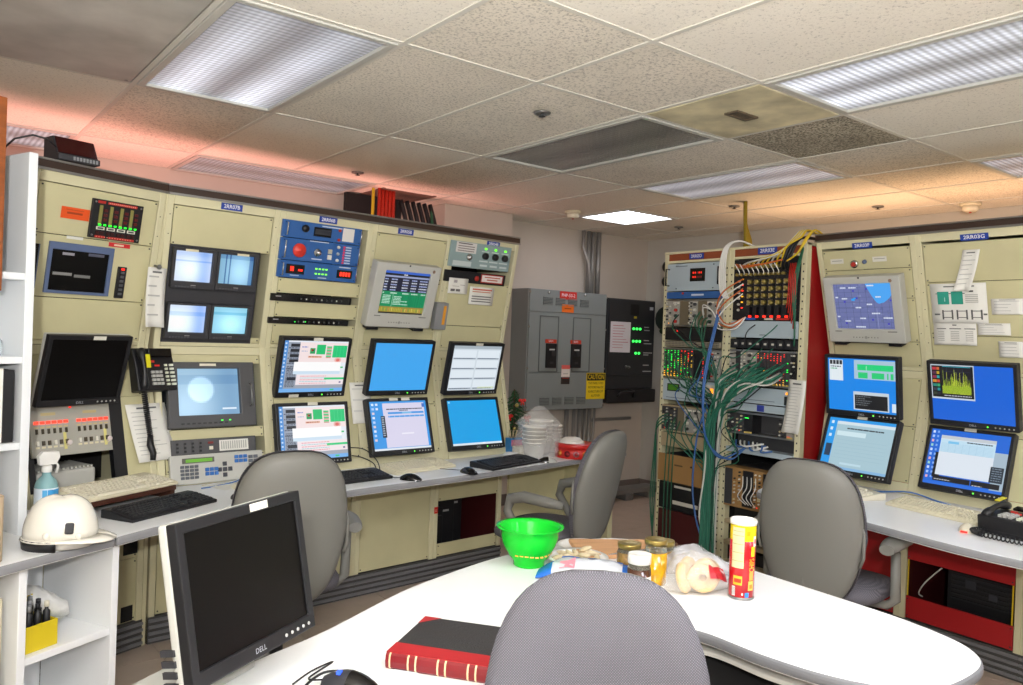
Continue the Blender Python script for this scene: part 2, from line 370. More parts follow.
# sprinklers and smoke detectors
for x, y, l in ((2.27, 2.75, 'recessed sprinkler head in the tile next to the unlit ceiling light'), (2.31, 4.63, 'sprinkler head above the left console near the dim ceiling light'), (4.82, 3.59, 'sprinkler head in the ceiling above the open racks'), (5.40, 4.60, 'sprinkler head near the back wall right of the square ceiling light'), (5.45, 2.84, 'sprinkler head above the right console')):
    t = thing('sprinkler', l, 'sprinkler', Matrix.Translation((x, y, ZC)), 'ceiling sprinklers')
    MB().lathe([(.04, -.002), (.038, -.008), (.02, -.01), (.018, -.002)], 20).build('escutcheon', 'steel', t)
    h = MB().cyl(0, 0, -.018, -.002, .006, 8).lathe([(.002, -.023), (.015, -.021), (.015, -.019), (.004, -.018)], 12)
    h.build('head', 'dark_steel', t)
for x, y, l in ((4.23, 4.69, 'beige smoke detector on the ceiling left of the square light'), (5.70, 2.33, 'beige smoke detector on the ceiling above the right console')):
    t = thing('smoke_detector', l, 'smoke detector', Matrix.Translation((x, y, ZC)), 'ceiling smoke detectors')
    MB().lathe([(.065, 0), (.065, -.018), (.055, -.022)], 24).build('base', 'beige_plastic', t)
    MB().lathe([(.052, -.02), (.048, -.05), (.035, -.058), (0, -.06)], 24).build('cover', 'key_beige', t)
    MB().lathe([(.008, -.06), (.008, -.066), (0, -.067)], 10).build('lamp', 'ink_red', t)
# soffit box at the back wall
struct('trim_1', B(3.35, 4.02, 5.2, YW, 2.18, ZC), 'wall_back_paint', bev=.004)
# ================================================================ consoles
def fmat(o, u, v):
    u = Vector(u).normalized(); v = Vector(v).normalized(); n = u.cross(v); o = Vector(o)
    return Matrix(((u.x, v.x, n.x, o.x), (u.y, v.y, n.y, o.y), (u.z, v.z, n.z, o.z), (0, 0, 0, 1)))
def img(mb, x0, y0, x1, y1, z, nx, ny, fn, m=0):
    for i in range(nx):
        for j in range(ny):
            mb.rect(x0+(x1-x0)*i/nx, y0+(y1-y0)*j/ny, x0+(x1-x0)*(i+1)/nx, y0+(y1-y0)*(j+1)/ny, z, fn((i+.5)/nx, (j+.5)/ny), m)
SCREW = []
def console_bay(label, M, w, prof, upper, lower, base, ztop_strip, red=False, strip='brown_strip', cavity=None):
    """bay-local axes: X along the front, Y into the wall, Z up"""
    yt, zt, yk, zk, yl, zl, yb = prof; D = .85; P = .03
    t = thing('console_cabinet', label, 'console', M, 'console cabinets of the two control desks')
    poly = [(yt, zt), (yk, zk), (yl, zl), (yl, .735), (yb, .70), (yb, .0), (D, 0), (D, zt)]
    for x in (0, w-P): MB().prism(poly, x, x+P, 'x').build('side_post', 'cream_light', t, bev=.003, seg=1)
    U = fmat((0, yk, zk), (1, 0, 0), (0, yt-yk, zt-zk)); hU = math.hypot(yt-yk, zt-zk)
    L = fmat((0, yl, zl), (1, 0, 0), (0, yk-yl, zk-zl)); hL = math.hypot(yk-yl, zk-zl)
    Bs = fmat((0, yb, 0), (1, 0, 0), (0, 0, 1))
    for FM, a, b in ((U, hU-.045, hU), (U, 0, .02), (L, hL-.04, hL), (L, -.06, 0)):
        rail = MB(); rail.T = FM; rail.box(P, w-P, a, b, -.03, -.001).build('rail', 'cream_light', t, bev=.002, seg=1)
    for x in (P, w-P-.004): B(x, x+.004, yb+.02, D-.02, .02, .70).build('liner', 'rack_inside', t)
    B(P, w-P, yb+.02, D-.02, .02, .03).build('floor_pan', 'rack_inside', t)
    scr = MB()
    for FM, hh, spans in ((U, hU, upper), (L, hL, lower)):
        for a, b in spans:
            p = MB(); p.T = FM; p.box(P+.004, w-P-.004, a+.0015, b-.0015, -.012, -.004); p.build('blank_panel', 'cream_panel', t, bev=.0015, seg=1)
            for x in (P+.014, w-P-.014):
                for y in ((a+.012, b-.012) if b-a > .05 else ((a+b)/2,)):
                    scr.T = FM; scr.lathe([(.0042, -.005), (.0036, -.001)], 6, (x, y, 0))
            if b-a > .15:
                for x in (P*.55, w-P*.55):
                    for k in range(int((b-a)/.09)): scr.T = FM; scr.lathe([(.003, -.002), (.0025, .0012)], 6, (x, a+.05+k*.09, 0))
    scr.build('screw', 'dark_steel', t)
    cav = 'rack_inside'
    B(P, w-P, D-.02, D, 0, zt).build('back_panel', 'rack_red' if red else 'rack_inside', t)
    B(P, w-P, yk+.25, yk+.26, .75, zt-.01).build('inner_wall', 'black_matte', t)
    B(0, w, yt+.02, D, zt, zt+.012).build('top_panel', 'cream', t)
    for a, b, m_ in base:
        p = MB(); p.T = Bs; p.box(P+.003, w-P-.003, a+.001, b-.001, -.012, -.004)
        q = p.build('base_panel', m_, t, bev=.0015, seg=1)
        sp = MB(); sp.T = Bs
        for x in (P+.013, w-P-.013):
            for y in (a+.015, b-.015): sp.lathe([(.004, -.005), (.0035, -.001)], 6, (x, y, 0))
        sp.build('base_screw', 'dark_steel', t)
    k = B(0, w, yb-.004, yb+.03, 0, .125); kp = k.build('kick_plate', 'kick', t)
    for i in range(4): B(0, w, yb-.016, yb-.003, .012+i*.03, .026+i*.03).build('kick_rib', 'kick_rib', t, bev=.003, seg=1)
    s = MB().box(0, w, yt-.006, yt+.05, zt+.004, ztop_strip); s.build('header_strip', strip, t)
    e = MB().box(0, w, yt-.012, yt-.004, ztop_strip-.002, ztop_strip+.006).box(0, w, yt-.012, yt-.004, zt-.004, zt+.006)
    e.build('header_edge', 'steel', t)
    return t, M @ U, M @ L, M @ Bs
LP = (0, 2.09, .13, 1.39, 0, .8, .08); RP = (0, 2.1, .2, 1.39, .1, .8, 0)
S = .552
thL = R(5); thA = R(21.8)
def Mz(x, y, th): return Matrix.Translation((x, y, 0)) @ Matrix.Rotation(th, 4, 'Z')
T0 = Vector((.965, 3.82)); uL = Vector((math.cos(thL), math.sin(thL)))
cr = 'cream_panel'
bA, UA, LA, BA = console_bay('leftmost console cabinet, angled, with red lit control panel in a black recess', Mz(.41, 3.60, thA), .592, LP,
    [(.02, .20), (.20, .46), (.46, .665)], [(.37, .565)], [(.13, .42, cr), (.42, .6, cr)], 2.128)
bB, UB, LB, BB = console_bay('console cabinet with four small video monitors and label 2RR07B', Mz(*T0, thL), S, LP,
    [(.02, .05), (.48, .665)], [(.0, .08), (.15, .205), (.52, .565)], [(.13, .68, cr)], 2.128)
bC, UC, LC, BC = console_bay('console cabinet with three blue rack panels and label 2RR06B', Mz(*(T0+uL*S), thL), S, LP,
    [(.02, .13), (.165, .25), (.29, .37)], [(0, .28), (.28, .565)], [(.13, .68, cr)], 2.128)
bD, UD, LD, BD = console_bay('console cabinet carrying the grey text display under label 2RR05B', Mz(*(T0+uL*2*S), thL), S, LP,
    [(.02, .14), (.14, .42), (.42, .665)], [(0, .28), (.28, .565)], [(.13, .68, cr)], 2.128)
bE, UE, LE, BE = console_bay('right end cabinet of left console with open base and label 2RR04B', Mz(*(T0+uL*3*S), thL), S, LP,
    [(.02, .16), (.16, .44)], [(0, .28), (.28, .565)], [(.13, .21, cr), (.47, .68, cr)], 2.128)
# filler between the angled cabinet and the next one
f = MB().prism([(0, 2.09), (.13, 1.39), (0, .8), (0, .735), (.08, .70), (.08, 0), (.3, 0), (.3, 2.09)], .5925, .612, 'x')
f.build('corner_filler', 'cream_light', bA)
thR = R(-92.7); TR = Vector((4.15, 2.52)); uR = Vector((math.cos(thR), math.sin(thR))); SR = .57
rd = 'rack_red'
rb = [(.43, .68, rd), (.13, .245, rd)]
bays = []
for k in range(3):
    lb = ['right console cabinet with the grey map display and label 2RR03F', 'right console cabinet with pinned papers and label 2RR03G', 'right console cabinet beyond the right edge of the photo'][k]
    up = [[(.02, .16), (.16, .40), (.40, .565), (.565, .68)], [(.02, .2), (.2, .48), (.48, .68)], [(.02, .35), (.35, .68)]][k]
    b_ = [[(.13, .68, rd)], rb, rb][k]
    bays.append(console_bay(lb, Mz(*(TR+uR*SR*k), thR), SR, RP, up, [(0, .3), (.3, .56)], b_, 2.138, True))
(_, UR0, LR0, BR0), (bR1, UR1, LR1, BR1) = bays[0], bays[1]
# perforated yellow mounting strips beside the open base bay
for x in (.034, SR-.046):
    x += .003
    p = MB().box(x, x+.006, .246, .43, -.008, -.005)
    for k in range(9): p.box(x+.001, x+.005, .25+k*.02, .262+k*.02, -.006, -.002)
    q = p.build('mounting_strip', 'ink_yellow', bR1); q.matrix_local = bR1.matrix_world.inverted() @ BR1

def plate(face, x, y, s, w=.105, h=.032, par=None):
    o = thing('name_plate', f'blue name plate reading {s}', 'name plate', face @ Matrix.Translation((x, y, .0)), 'blue name plates on the cabinets')
    B(-w/2, w/2, -h/2, h/2, 0, .003).build('plate', 'label_blue', o)
    text(s, o, 0, 0, .0035, h*.58, 'ink_white', wide=w*.76, bold=.0004)
plate(UB, .30, .69, '2RR07B'); plate(UC, .27, .693, '2RR06B'); plate(UD, .215, .69, '2RR05B'); plate(UE, .33, .69, '2RR04B')
plate(UR0, .28, .70, '2RR03F', .115); plate(UR1, .29, .70, '2RR03G', .13)

# ---------------------------------------------------------------- gear in the left console
def on(face, x, y, z=0): return face @ Matrix.Translation((x, y, z))
def screws4(w, h, o=.012, z=.001):
    s = MB()
    for x in (-w/2+o, w/2-o):
        for y in (-h/2+o, h/2-o): s.lathe([(.0045, z), (.004, z+.003)], 8, (x, y, 0))
    return s
# meter panel
t = thing('meter_panel', 'black and red meter panel with four green lit bar columns', 'meter panel', on(UA, .365, .55))
w_, h_ = .232, .165
B(-w_/2, w_/2, -h_/2, h_/2, 0, .012).build('faceplate', 'black_plastic', t, bev=.002); screws4(w_, h_, .012, .012).build('screw', 'steel', t)
for k in range(4):
    x = -.078+k*.047
    B(x-.007, x+.007, -.02, .058, .012, .015).build('bar_scale', 'print', t).data.color_attributes['Col'].data.foreach_set('color', list(lin('#8a8448'))*24)
    MB().rect(x-.006, -.028, x+.008, -.020, .0155, '#20ff30').rect(x+.018, -.027, x+.03, -.020, .0155, '#20ff30').build('green_lamp', 'led', t)
    m = MB()
    for q in range(3): m.box(x+.014, x+.03, .032-q*.02, .044-q*.02, .012, .016, 0, '#5a1414')
    m.rect(x-.012, -.045, x+.026, -.032, .0145, '#d8d4c8'); m.rect(x-.006, -.042, x+.02, -.035, .015, '#4a4a4a')
    for q in range(2): m.box(x-.01+q*.02, x+.004+q*.02, -.066, -.052, .012, .016, 0, '#38120f')
    m.build('indicator', 'print', t)
m = MB(); m.rect(-.095, .066, -.06, .077, .0125, '#b22a22').rect(-.05, .066, .085, .077, .0125, '#b22a22').rect(-.09, -.08, -.045, -.07, .0125, '#b22a22').rect(-.03, -.08, .09, -.07, .0125, '#b22a22')
for k in range(14): m.rect(-.045+k*.009, .069, -.039+k*.009, .074, .013, '#d88878'); m.rect(-.085+k*.012, -.077, -.08+k*.012, -.073, .013, '#d88878')
m.build('red_legend', 'print', t)
t = tag(MB().rect(-.06, -.024, .06, .024, .001, '#e2541a').rect(-.035, -.004, .03, .004, .0014, '#9c3a12').rect(-.04, .012, .035, .015, .0014, '#b8481a').build('warning_label', 'print', None, on(UA, .188, .555)), 'orange sticker left of the meter panel', 'label')
t = tag(MB().rect(-.05, -.009, .05, .009, .001, '#c8262a').rect(-.025, -.004, .02, .004, .0014, '#e8c8b0').build('red_label', 'print', None, on(UA, .40, .447)), 'small red sticker strip just below the meter panel', 'label')
tag(MB().rect(-.035, -.006, .035, .006, .001, '#dcdcd4').build('paper_label', 'print', None, on(UA, .20, .455)), 'white paper strip above the dark radar screen', 'label')
# dark screen with blue frame
t = thing('wall_display', 'switched off dark screen with blue frame at the left end of the console', 'display', on(UA, .236, .326))
w_, h_ = .278, .212
f = MB().frame(-w_/2, w_/2, -h_/2, h_/2, -w_/2+.014, w_/2-.018, -h_/2+.012, h_/2-.03, 0, .012)
mat('slate_blue', '#5a6a8c', .45); f.build('frame', 'slate_blue', t, bev=.002)
B(-w_/2+.014, w_/2-.018, -h_/2+.012, h_/2-.03, 0, .004).build('screen', 'screen_off', t)
MB().rect(-.11, -.03, -.03, -.018, .0045, '#8a8a88').rect(-.02, -.035, .05, -.023, .0045, '#7a7a78').rect(-.08, .055, -.03, .066, .0045, '#9a98a0').rect(.03, .06, .1, .072, .0045, '#55586a').build('tape_strip', 'print', t)
t = thing('dark_display_edge', 'narrow black screen edge beside the white shelf unit', 'display', on(UA, .035, .325)); B(-.03, .02, -.09, .09, 0, .01).build('screen', 'screen_off', t); MB().box(.02, .024, -.09, .09, 0, .012).build('frame', 'slate_blue', t)
t = thing('button_strip', 'narrow black button strip with red lamp right of the dark screen', 'button strip', on(UA, .426, .285))
B(-.02, .02, -.07, .07, 0, .01).build('faceplate', 'black_plastic', t, bev=.002)
m = MB()
for k in range(6): m.box(-.008, .008, -.055+k*.019, -.045+k*.019, .01, .014, 0, '#55565c')
m.build('button', 'print', t); MB().box(-.007, .007, .056, .064, .01, .013, 0, '#ff2a1a').build('lamp', 'led', t)
# paper pad hanging on a hook
def sheet(name, label, M, w, h, lines=8, curl=.01, cat='paper', mat_='paper', group=None, skew=0, head=True, thick=.0012, ink='#b4b4b0', draw=None):
    t = thing(name, label, cat, M, group); rows = []
    nn = 8
    for i in range(nn+1):
        y = h/2-h*i/nn; k = i/nn
        rows.append([(x*w/2+skew*k, y, .003+curl*k*k+curl*.5*abs(x)*k) for x in (-1, -.5, 0, .5, 1)])
    MB().grid(rows).build('page', mat_, t, solid=thick)
    m = MB()
    def P(fx, fy):  # point on the sheet; fx -1..1, fy 0..1 from the top
        i = min(int(fy*nn), nn-1); fr = fy*nn-i; a = rows[i]; b = rows[i+1]
        xi = min(max((fx+1)*2, 0), 3.999); j = int(xi); g = xi-j
        pa = Vector(a[j]).lerp(Vector(a[j+1]), g); pb = Vector(b[j]).lerp(Vector(b[j+1]), g); q = pa.lerp(pb, fr); q.z += thick+.0008; return tuple(q)
    def bar(x0, y0, x1, y1, c): m.quad([P(x0, y0), P(x0, y1), P(x1, y1), P(x1, y0)], 0, c)
    if draw: draw(bar)
    else:
        if head: bar(-.5, .06, .5, .09, '#6a6a6a')
        for k in range(lines): 
            y = .14+k*.8/lines; bar(-.82, y, -.82+1.5*rnd.uniform(.55, 1.05), y+.13/lines, ink)
    if m.f: m.build('print', 'print', t)
    return t
t = sheet('paper_pad', 'white paper roll pad hanging from a hook between the first two cabinets', on(UA, .585, .235, .02), .095, .27, 5, .03)
MB().lathe([(.006, .0), (.006, .03), (.012, .032), (.012, .036)], 10, (0, .14, -.02)).build('hook', 'steel', t)

# telephone on the console corner, handset and cord
def telephone(label, M):
    t = thing('desk_telephone', label, 'telephone', M)
    body = MB().prism([(-.10, 0), (.10, 0), (.10, .035), (.03, .05), (-.10, .06)], -.1, .1, 'x')  # (y,z)
    body.build('base', 'black_plastic', t, bev=.006)
    sc = MB().box(-.035, .085, .055, .095, .05, .062); sc.build('display_hood', 'black_gloss', t, bev=.004)
    k = MB()
    for i in range(3):
        for j in range(4): k.box(-.028+i*.02, -.014+i*.02, -.075+j*.018, -.063+j*.018, .045, .068-.002*j, 0, '#b8b8b4')
    for j in range(6): k.box(.045, .058, -.078+j*.018, -.068+j*.018, .045, .067-.002*j, 0, '#d8dcc8'); k.box(.07, .09, -.078+j*.018, -.068+j*.018, .045, .067-.002*j, 0, '#e6eadc')
    k.box(-.03, -.005, .03, .04, .045, .055, 0, '#c83028').box(-.005, .02, .012, .02, .045, .055, 0, '#e03028')
    k.build('key', 'print', t)
    h = MB(); pts = [(-.072, -.09+.18*i/10, .056+.018*math.sin(math.pi*i/10)) for i in range(11)]
    h.tube(pts, [.017, .020, .018, .013, .012, .012, .012, .013, .018, .020, .017], 10)
    hs = h.build('handset', 'black_plastic', t); lab(hs, 'black curved handset')
    MB().box(-.078, -.058, .0, .06, .098, .102, 0, '#d8d020').build('yellow_label', 'print', t)
    return t
def coil(pts, r, turns, n=None, wire=.0022):
    P = [Vector(p) for p in pts]; n = n or turns*10; out = []
    for i in range(n+1):
        s = i/n*(len(P)-1); k = min(int(s), len(P)-2); q = P[k].lerp(P[k+1], s-k); d = (P[k+1]-P[k]).normalized()
        a = d.cross(Vector((.3, .9, .2))).normalized(); b = d.cross(a); an = 2*math.pi*turns*i/n
        out.append(tuple(q+(a*math.cos(an)+b*math.sin(an))*r))
    return out
ph = telephone('black desk telephone hung on the console beside the black monitor', on(LA, .588, .482, .02) @ Matrix.Rotation(R(0), 4, 'Z'))
m = MB().tube(coil([(-.055, -.1, .03), (-.045, -.2, .02), (-.04, -.3, .02)], .011, 22), .003, 5); m.build('cord', 'black_plastic', ph)
m = MB(); m.tube([(-.04, -.3, .02), (-.045, -.34, .02), (-.035, -.38, .022), (-.04, -.41, .02)], [.012, .016, .014, .012], 8); m.build('cord_grip', 'black_plastic', ph)
sheet('paper_sheet', 'typed sheet hanging below the console telephone', on(LA, .560, .20, .006), .20, .265, 11, .012, skew=.03)
# red-lit control panel in the black recess
rc = thing('control_panel', 'grey control panel with two rows of red lamps, toggles and white knobs', 'control panel', on(LA, .215, .245, .012))
B(-.175, .165, -.105, .105, -.01, .004).build('faceplate', 'print', rc, bev=.002)
for a in rc.children[0].data.color_attributes['Col'].data: a.color = lin('#a9a79c')
led = MB(); tg = MB(); kn = MB()
for s_ in (-.16, .015):
    for k in range(6): led.box(s_+k*.024, s_+k*.024+.018, .028, .040, .004, .008, 0, '#ff3a26')
    for k in range(6):
        tg.box(s_+.004+k*.024, s_+.011+k*.024, -.012, .008, .004, .012, 0, '#3c3320'); tg.rect(s_+k*.024, .012, s_+.018+k*.024, .018, .0045, '#c8b888')
        kn.box(s_+.002+k*.024, s_+.012+k*.024, -.058, -.04, .004, .012, 0, '#4a4032' if k % 3 else '#e0dcd0'); kn.rect(s_+k*.024, -.07, s_+.016+k*.024, -.062, .0045, '#d8cfae')
    tg.rect(s_+.03, .062, s_+.09, .074, .0045, '#c0b080')
    kn.lathe([(.012, .004), (.010, .016), (0, .017)], 12, (s_+.135, -.055, 0), 0, '#e4d8d4'); tg.rect(s_+.115, -.08, s_+.128, -.01, .0045, '#d8d080')
led.build('red_lamp', 'led', rc); tg.build('toggle', 'print', rc); kn.build('knob', 'print', rc)
MB().box(-.012, -.004, .088, .094, .004, .008, 0, '#ff2010').build('pilot_lamp', 'led', rc)
for x0, x1 in ((.03, .055), (.39, .45)):
    rec = MB(); rec.T = bA.matrix_world.inverted() @ LA; rec.box(x0, x1, .0, .37, -.03, -.002).build('recess_edge', 'black_plastic', bA)
p_ = MB(); p_.T = bA.matrix_world.inverted() @ LA; p_.box(.45, .562, .0, .37, -.012, -.004); p_.build('blank_panel', 'cream_panel', bA)
# four video monitors (two racks of two)
def cctv(fn, w, h, mb, z): img(mb, -w/2, -h/2, w/2, h/2, z, 26, 20, fn)
def hx(r, g, b): return '#%02x%02x%02x' % tuple(max(0, min(255, int(q))) for q in (r, g, b))
def pic1(x, y):
    v = 222+45*math.exp(-((x-.45)**2*6+(y-.4)**2*5)); d = -45*math.exp(-((x-.8)/.18)**2) - (35 if .63 < y < .7 else 0) - 20*math.exp(-((y-.92)/.1)**2)
    return hx(v-10+d*1.2, v+4+d*.8, v+30+d*.2)
def pic2(x, y):
    v = 165+60*math.exp(-((x-.62)**2*8+(y-.45)**2*3)); d = -75 if (abs(x-.33) < .03 or abs(x-.46) < .015 or abs(x-.2) < .02) else (-60 if x > .9 else 0)
    d -= 30 if y > .85 else 0
    return hx(v-35+d, v+15+d, v+45+d*.7)
def pic3(x, y):
    v = 225+50*math.exp(-((x-.25)**2*4+(y-.35)**2*4)); d = -50*math.exp(-((x-.85)/.2)**2)+(-28 if .62 < y < .75 else 0)
    return hx(v-15+d*1.1, v+d*.7, v+40+d*.3)
def pic4(x, y):
    v = 190+60*math.exp(-((x-.55)**2*7+(y-.35)**2*5)); d = -40 if .68 < y < .82 else 0
    return hx(v-45+d, v+20+d*.6, v+45+d*.4)
def video(label, face, x, y, w, h, pic):
    t = thing('video_monitor', label, 'monitor', on(face, x, y), 'small rack video monitors')
    a, b = w/2, h/2; sw, sh = w*.84, h*.755; cx, cy = -.003, h*.055
    f = MB().frame(-a, a, -b, b, -sw/2+cx, sw/2+cx, cy-sh/2, cy+sh/2, 0, .03)
    f.build('bezel', 'charcoal', t, bev=.003)
    s = MB(); s.T = Matrix.Translation((cx, cy, 0)); cctv(pic, sw, sh, s, .012); s.build('screen', 'screen', t)
    k = MB()
    for i in range(7): k.box(-a+.02+i*.014, -a+.03+i*.014, -b+.006, -b+.012, .03, .034, 0, '#4a4a4e')
    k.rect(-.012, -b+.016, .012, -b+.02, .0305, '#8a8a88'); k.build('button', 'print', t)
    return t
v1 = video('upper left small video monitor showing a bright white scene', UB, .143, .378, .206, .19, pic1)
v2 = video('upper right small video monitor with dark vertical bars', UB, .351, .380, .206, .19, pic2)
v3 = video('lower left small video monitor with white glare', UB, .139, .128, .206, .175, pic3)
v4 = video('lower right small video monitor showing a pale blue scene', UB, .347, .128, .206, .175, pic4)
for v, x in ((v1, -.02), (v2, .02)): MB().rect(x-.03, .082, x+.03, .093, .0305, '#d8cfb0').build('tape_label', 'print', v)
rk = B(.032, .472, .015, .485, -.02, -.002); rk.T = None; o = rk.build('rack_tray', 'charcoal', bB); o.matrix_local = bB.matrix_world.inverted() @ UB
# large video monitor
t = thing('large_video_monitor', 'large black video monitor with pale round blur at the console centre left', 'monitor', on(LB, .258, .364))
a, b = .212, .158; sx0, sx1, sy0, sy1 = -.165, .135, -.098, .128
f = MB().frame(-a, a, -b, b, sx0, sx1, sy0, sy1, 0, .035)
mat('crt_grey', '#4a4a4c', .45); f.build('bezel', 'crt_grey', t, bev=.004)
def picb(x, y):
    c = math.hypot((x-.38)*1.33, y-.55); v = 182+(50 if c < .30 else 0)*max(0, min(1, (.30-c)*20))+35*math.exp(-((x-.15)**2*6+(y-.2)**2*4)); d = -35*math.exp(-((x-.85)/.3)**2)+(-18 if .68 < y < .86 else 0)
    return hx(v-25+d, v+12+d*.8, v+38+d*.5)
s = MB(); s.T = Matrix.Translation(((sx0+sx1)/2, (sy0+sy1)/2, 0)); img(s, -.15, -.113, .15, .113, .014, 40, 30, picb); s.build('screen', 'screen', t)
k = MB()
for i in range(9): k.box(-.16+i*.026, -.145+i*.026, -.142, -.134, .035, .038, 0, '#2a2a2c')
k.rect(-.06, .138, .02, .15, .0355, '#d8d4c0'); k.build('button', 'print', t)
MB().rect(.03, -.13, .042, -.124, .036, '#40e040').rect(.07, -.13, .08, -.124, .036, '#40e040').build('green_lamp', 'led', t)
MB().tube([(.185, -.06, .035), (.185, -.055, .055), (.185, .045, .055), (.185, .05, .035)], .004).build('handle', 'steel', t)
for q in range(4): pass
MB().rect(.05, -.072, .12, -.064, .0145, '#e8f4ff').build('timestamp', 'screen', t)
# black strip below it and the beige keypad
t = thing('audio_panel', 'dark control strip with white paper label below the large video monitor', 'panel', on(LB, .262, .117))
B(-.205, .205, -.038, .038, 0, .014).build('faceplate', 'crt_grey', t, bev=.002)
k = MB()
for i in range(4):
    for j in range(3): k.box(-.185+i*.036, -.175+i*.036, -.024+j*.018, -.014+j*.018, .014, .02, 0, '#1a1a1c')
k.rect(.02, -.026, .165, .026, .0145, '#dcdcd4'); k.box(-.035, -.01, .012, .022, .014, .018, 0, '#7a2420').box(-.03, -.012, -.016, .0, .014, .018, 0, '#d8d4c4')
for i in range(12): k.rect(.028+i*.011, -.018, .034+i*.011, .02, .015, '#a8a8a4')
k.build('switch', 'print', t)
t = thing('keypad_console', 'pale keypad panel with green display, blue keys and arrow pad', 'keypad', on(LB, .268, .014, .012))
B(-.225, .225, -.068, .068, -.012, .012).build('housing', 'silver_plastic', t, bev=.004)
MB().box(-.17, -.02, .028, .052, .012, .016, 0, '#5c5a50').build('display_frame', 'print', t); MB().rect(-.155, .032, -.03, .047, .0165, '#6ab020').build('display', 'screen', t)
k = MB()
for i in range(4):
    for j in range(4): k.box(-.18+i*.022, -.163+i*.022, -.045+j*.017, -.032+j*.017, .012, .019, 0, '#5c6068')
for i in range(3):
    for j in range(2): k.box(-.065+i*.022, -.047+i*.022, -.035+j*.02, -.018+j*.02, .012, .019, 0, '#2c6cb8')
    for j in range(2): k.box(.08+i*.022, .098+i*.022, .015+j*.02, .031+j*.02, .012, .019, 0, '#2c6cb8')
for i in range(2):
    for j in range(4): k.box(.15+i*.026, .171+i*.026, -.03+j*.02, -.014+j*.02, .012, .019, 0, '#60646c')
for dx, dy in ((0, .026), (0, -.026), (.026, 0), (-.026, 0), (0, 0)): k.box(.03+dx-.01, .03+dx+.01, -.012+dy-.01, -.012+dy+.01, .012, .018, 0, '#3a3c44')
k.build('key', 'print', t, bev=.0015)
# blue rack panels
def blue(label, y, h, extra):
    t = thing('blue_instrument', label, 'rack panel', on(UC, .244, y), 'blue rack panels')
    B(-.232, .232, -h/2, h/2, 0, .012).build('faceplate', 'panel_blue', t, bev=.002)
    for s_ in (-.212, .218): MB().tube([(s_, -h/2+.012, .012), (s_, -h/2+.014, .035), (s_, h/2-.014, .035), (s_, h/2-.012, .012)], .0035).build('handle', 'chrome', t)
    extra(t, h); return t
def e1(t, h):
    MB().lathe([(.02, .012), (.018, .024), (0, .026)], 20, (-.105, .01, 0)).build('dial', 'black_plastic', t)
    B(-.055, .045, -.022, .025, .012, .018).build('counter', 'black_gloss', t)
    MB().rect(-.05, -.012, .04, .016, .0185, '#2c2e36').rect(-.01, .03, .11, .036, .0126, '#b8c4d8').build('print', 'print', t)
    MB().cyl(.095, .022, .012, .018, .008, 10).cyl(.095, -.028, .012, .018, .008, 10).build('red_button', 'ink_red', t)
    MB().rect(.115, -.032, .185, .038, .0126, '#dcd8d4').build('paper_label', 'print', t)
def e2(t, h):
    MB().lathe([(.036, .012), (.036, .02), (.03, .026), (.008, .027), (.006, .034), (0, .035)], 28, (-.125, -.002, 0)).build('red_knob', 'print', t).data.color_attributes['Col'].data.foreach_set('color', [q for _ in range(sum(p.loop_total for p in t.children[-1].data.polygons)) for q in lin('#d8382c')])
    MB().lathe([(.022, .012), (.02, .018), (.012, .02), (.012, .034), (0, .036)], 20, (-.02, -.004, 0)).build('key_switch', 'chrome', t)
    k = MB().box(.04, .062, -.004, .02, .012, .02, 0, '#b8b4a4').box(.04, .062, -.034, -.01, .012, .02, 0, '#e0dcd0')
    for i in range(3): k.lathe([(.009, .012), (.008, .02), (0, .021)], 12, (.1, .036-i*.035, 0), 0, '#e0dcd8' if i != 1 else '#a8b0b8')
    for i in range(7): k.rect(.13, -.05+i*.014, .142, -.04+i*.014, .0126, '#d83058'); k.rect(.145, -.048+i*.014, .18, -.041+i*.014, .0126, '#b8c8e0')
    k.rect(-.07, .05, .04, .055, .0126, '#b8c4d8').rect(-.05, -.042, .01, -.036, .0126, '#b8c4d8'); k.build('switch', 'print', t)
def e3(t, h):
    MB().box(-.185, -.085, -.022, .026, .012, .018).box(.11, .2, -.024, .02, .012, .018).build('display_window', 'black_gloss', t)
    l = MB().rect(-.165, -.008, -.145, .016, .0185, '#ff2a18').rect(-.12, -.006, -.095, .004, .0185, '#ff2a18')
    for i in range(4): l.rect(.125+i*.017, -.013, .137+i*.017, .009, .0185, '#ff3018')
    l.build('red_digit', 'led', t)
    g = MB()
    for j in range(2):
        for i in range(4): g.rect(-.02+i*.02, -.016+j*.026, -.008+i*.02, -.009+j*.026, .0126, '#80ff30')
    g.build('green_lamp', 'led', t)
    MB().rect(.12, .03, .19, .037, .0126, '#b8c4d8').rect(-.16, -.033, -.11, -.028, .0126, '#b8c4d8').rect(0, -.035, .05, -.03, .0126, '#b8c4d8').build('print', 'print', t)
blue('top blue rack panel with black dial and white paper label', .625, .088, e1)
blue('middle blue rack panel with large red knob', .522, .112, e2)
blue('bottom blue rack panel with red digit displays', .419, .088, e3)
for l, y, h in (('upper slim black rack unit below the blue panels', .269, .038), ('lower slim black rack unit below the blue panels', .148, .032)):
    t = thing('slim_rack_unit', l, 'rack unit', on(UC, .23, y), 'slim black rack units'); B(-.235, .235, -h/2, h/2, 0, .014).build('faceplate', 'black_gloss', t, bev=.002)
    m = MB()
    for i in range(9): m.box(-.07+i*.03, -.064+i*.03, -.005, .003, .014, .018, 0, ['#5a5a5a', '#c8c8c0', '#444444'][i % 3])
    m.rect(-.21, .004, -.18, .009, .0146, '#9a9a98'); m.build('jack', 'print', t)
    if y < .2: MB().rect(-.09, -.006, -.083, 0, .0146, '#30e040').rect(-.03, -.004, -.023, .002, .0146, '#30e040').build('lamp', 'led', t)
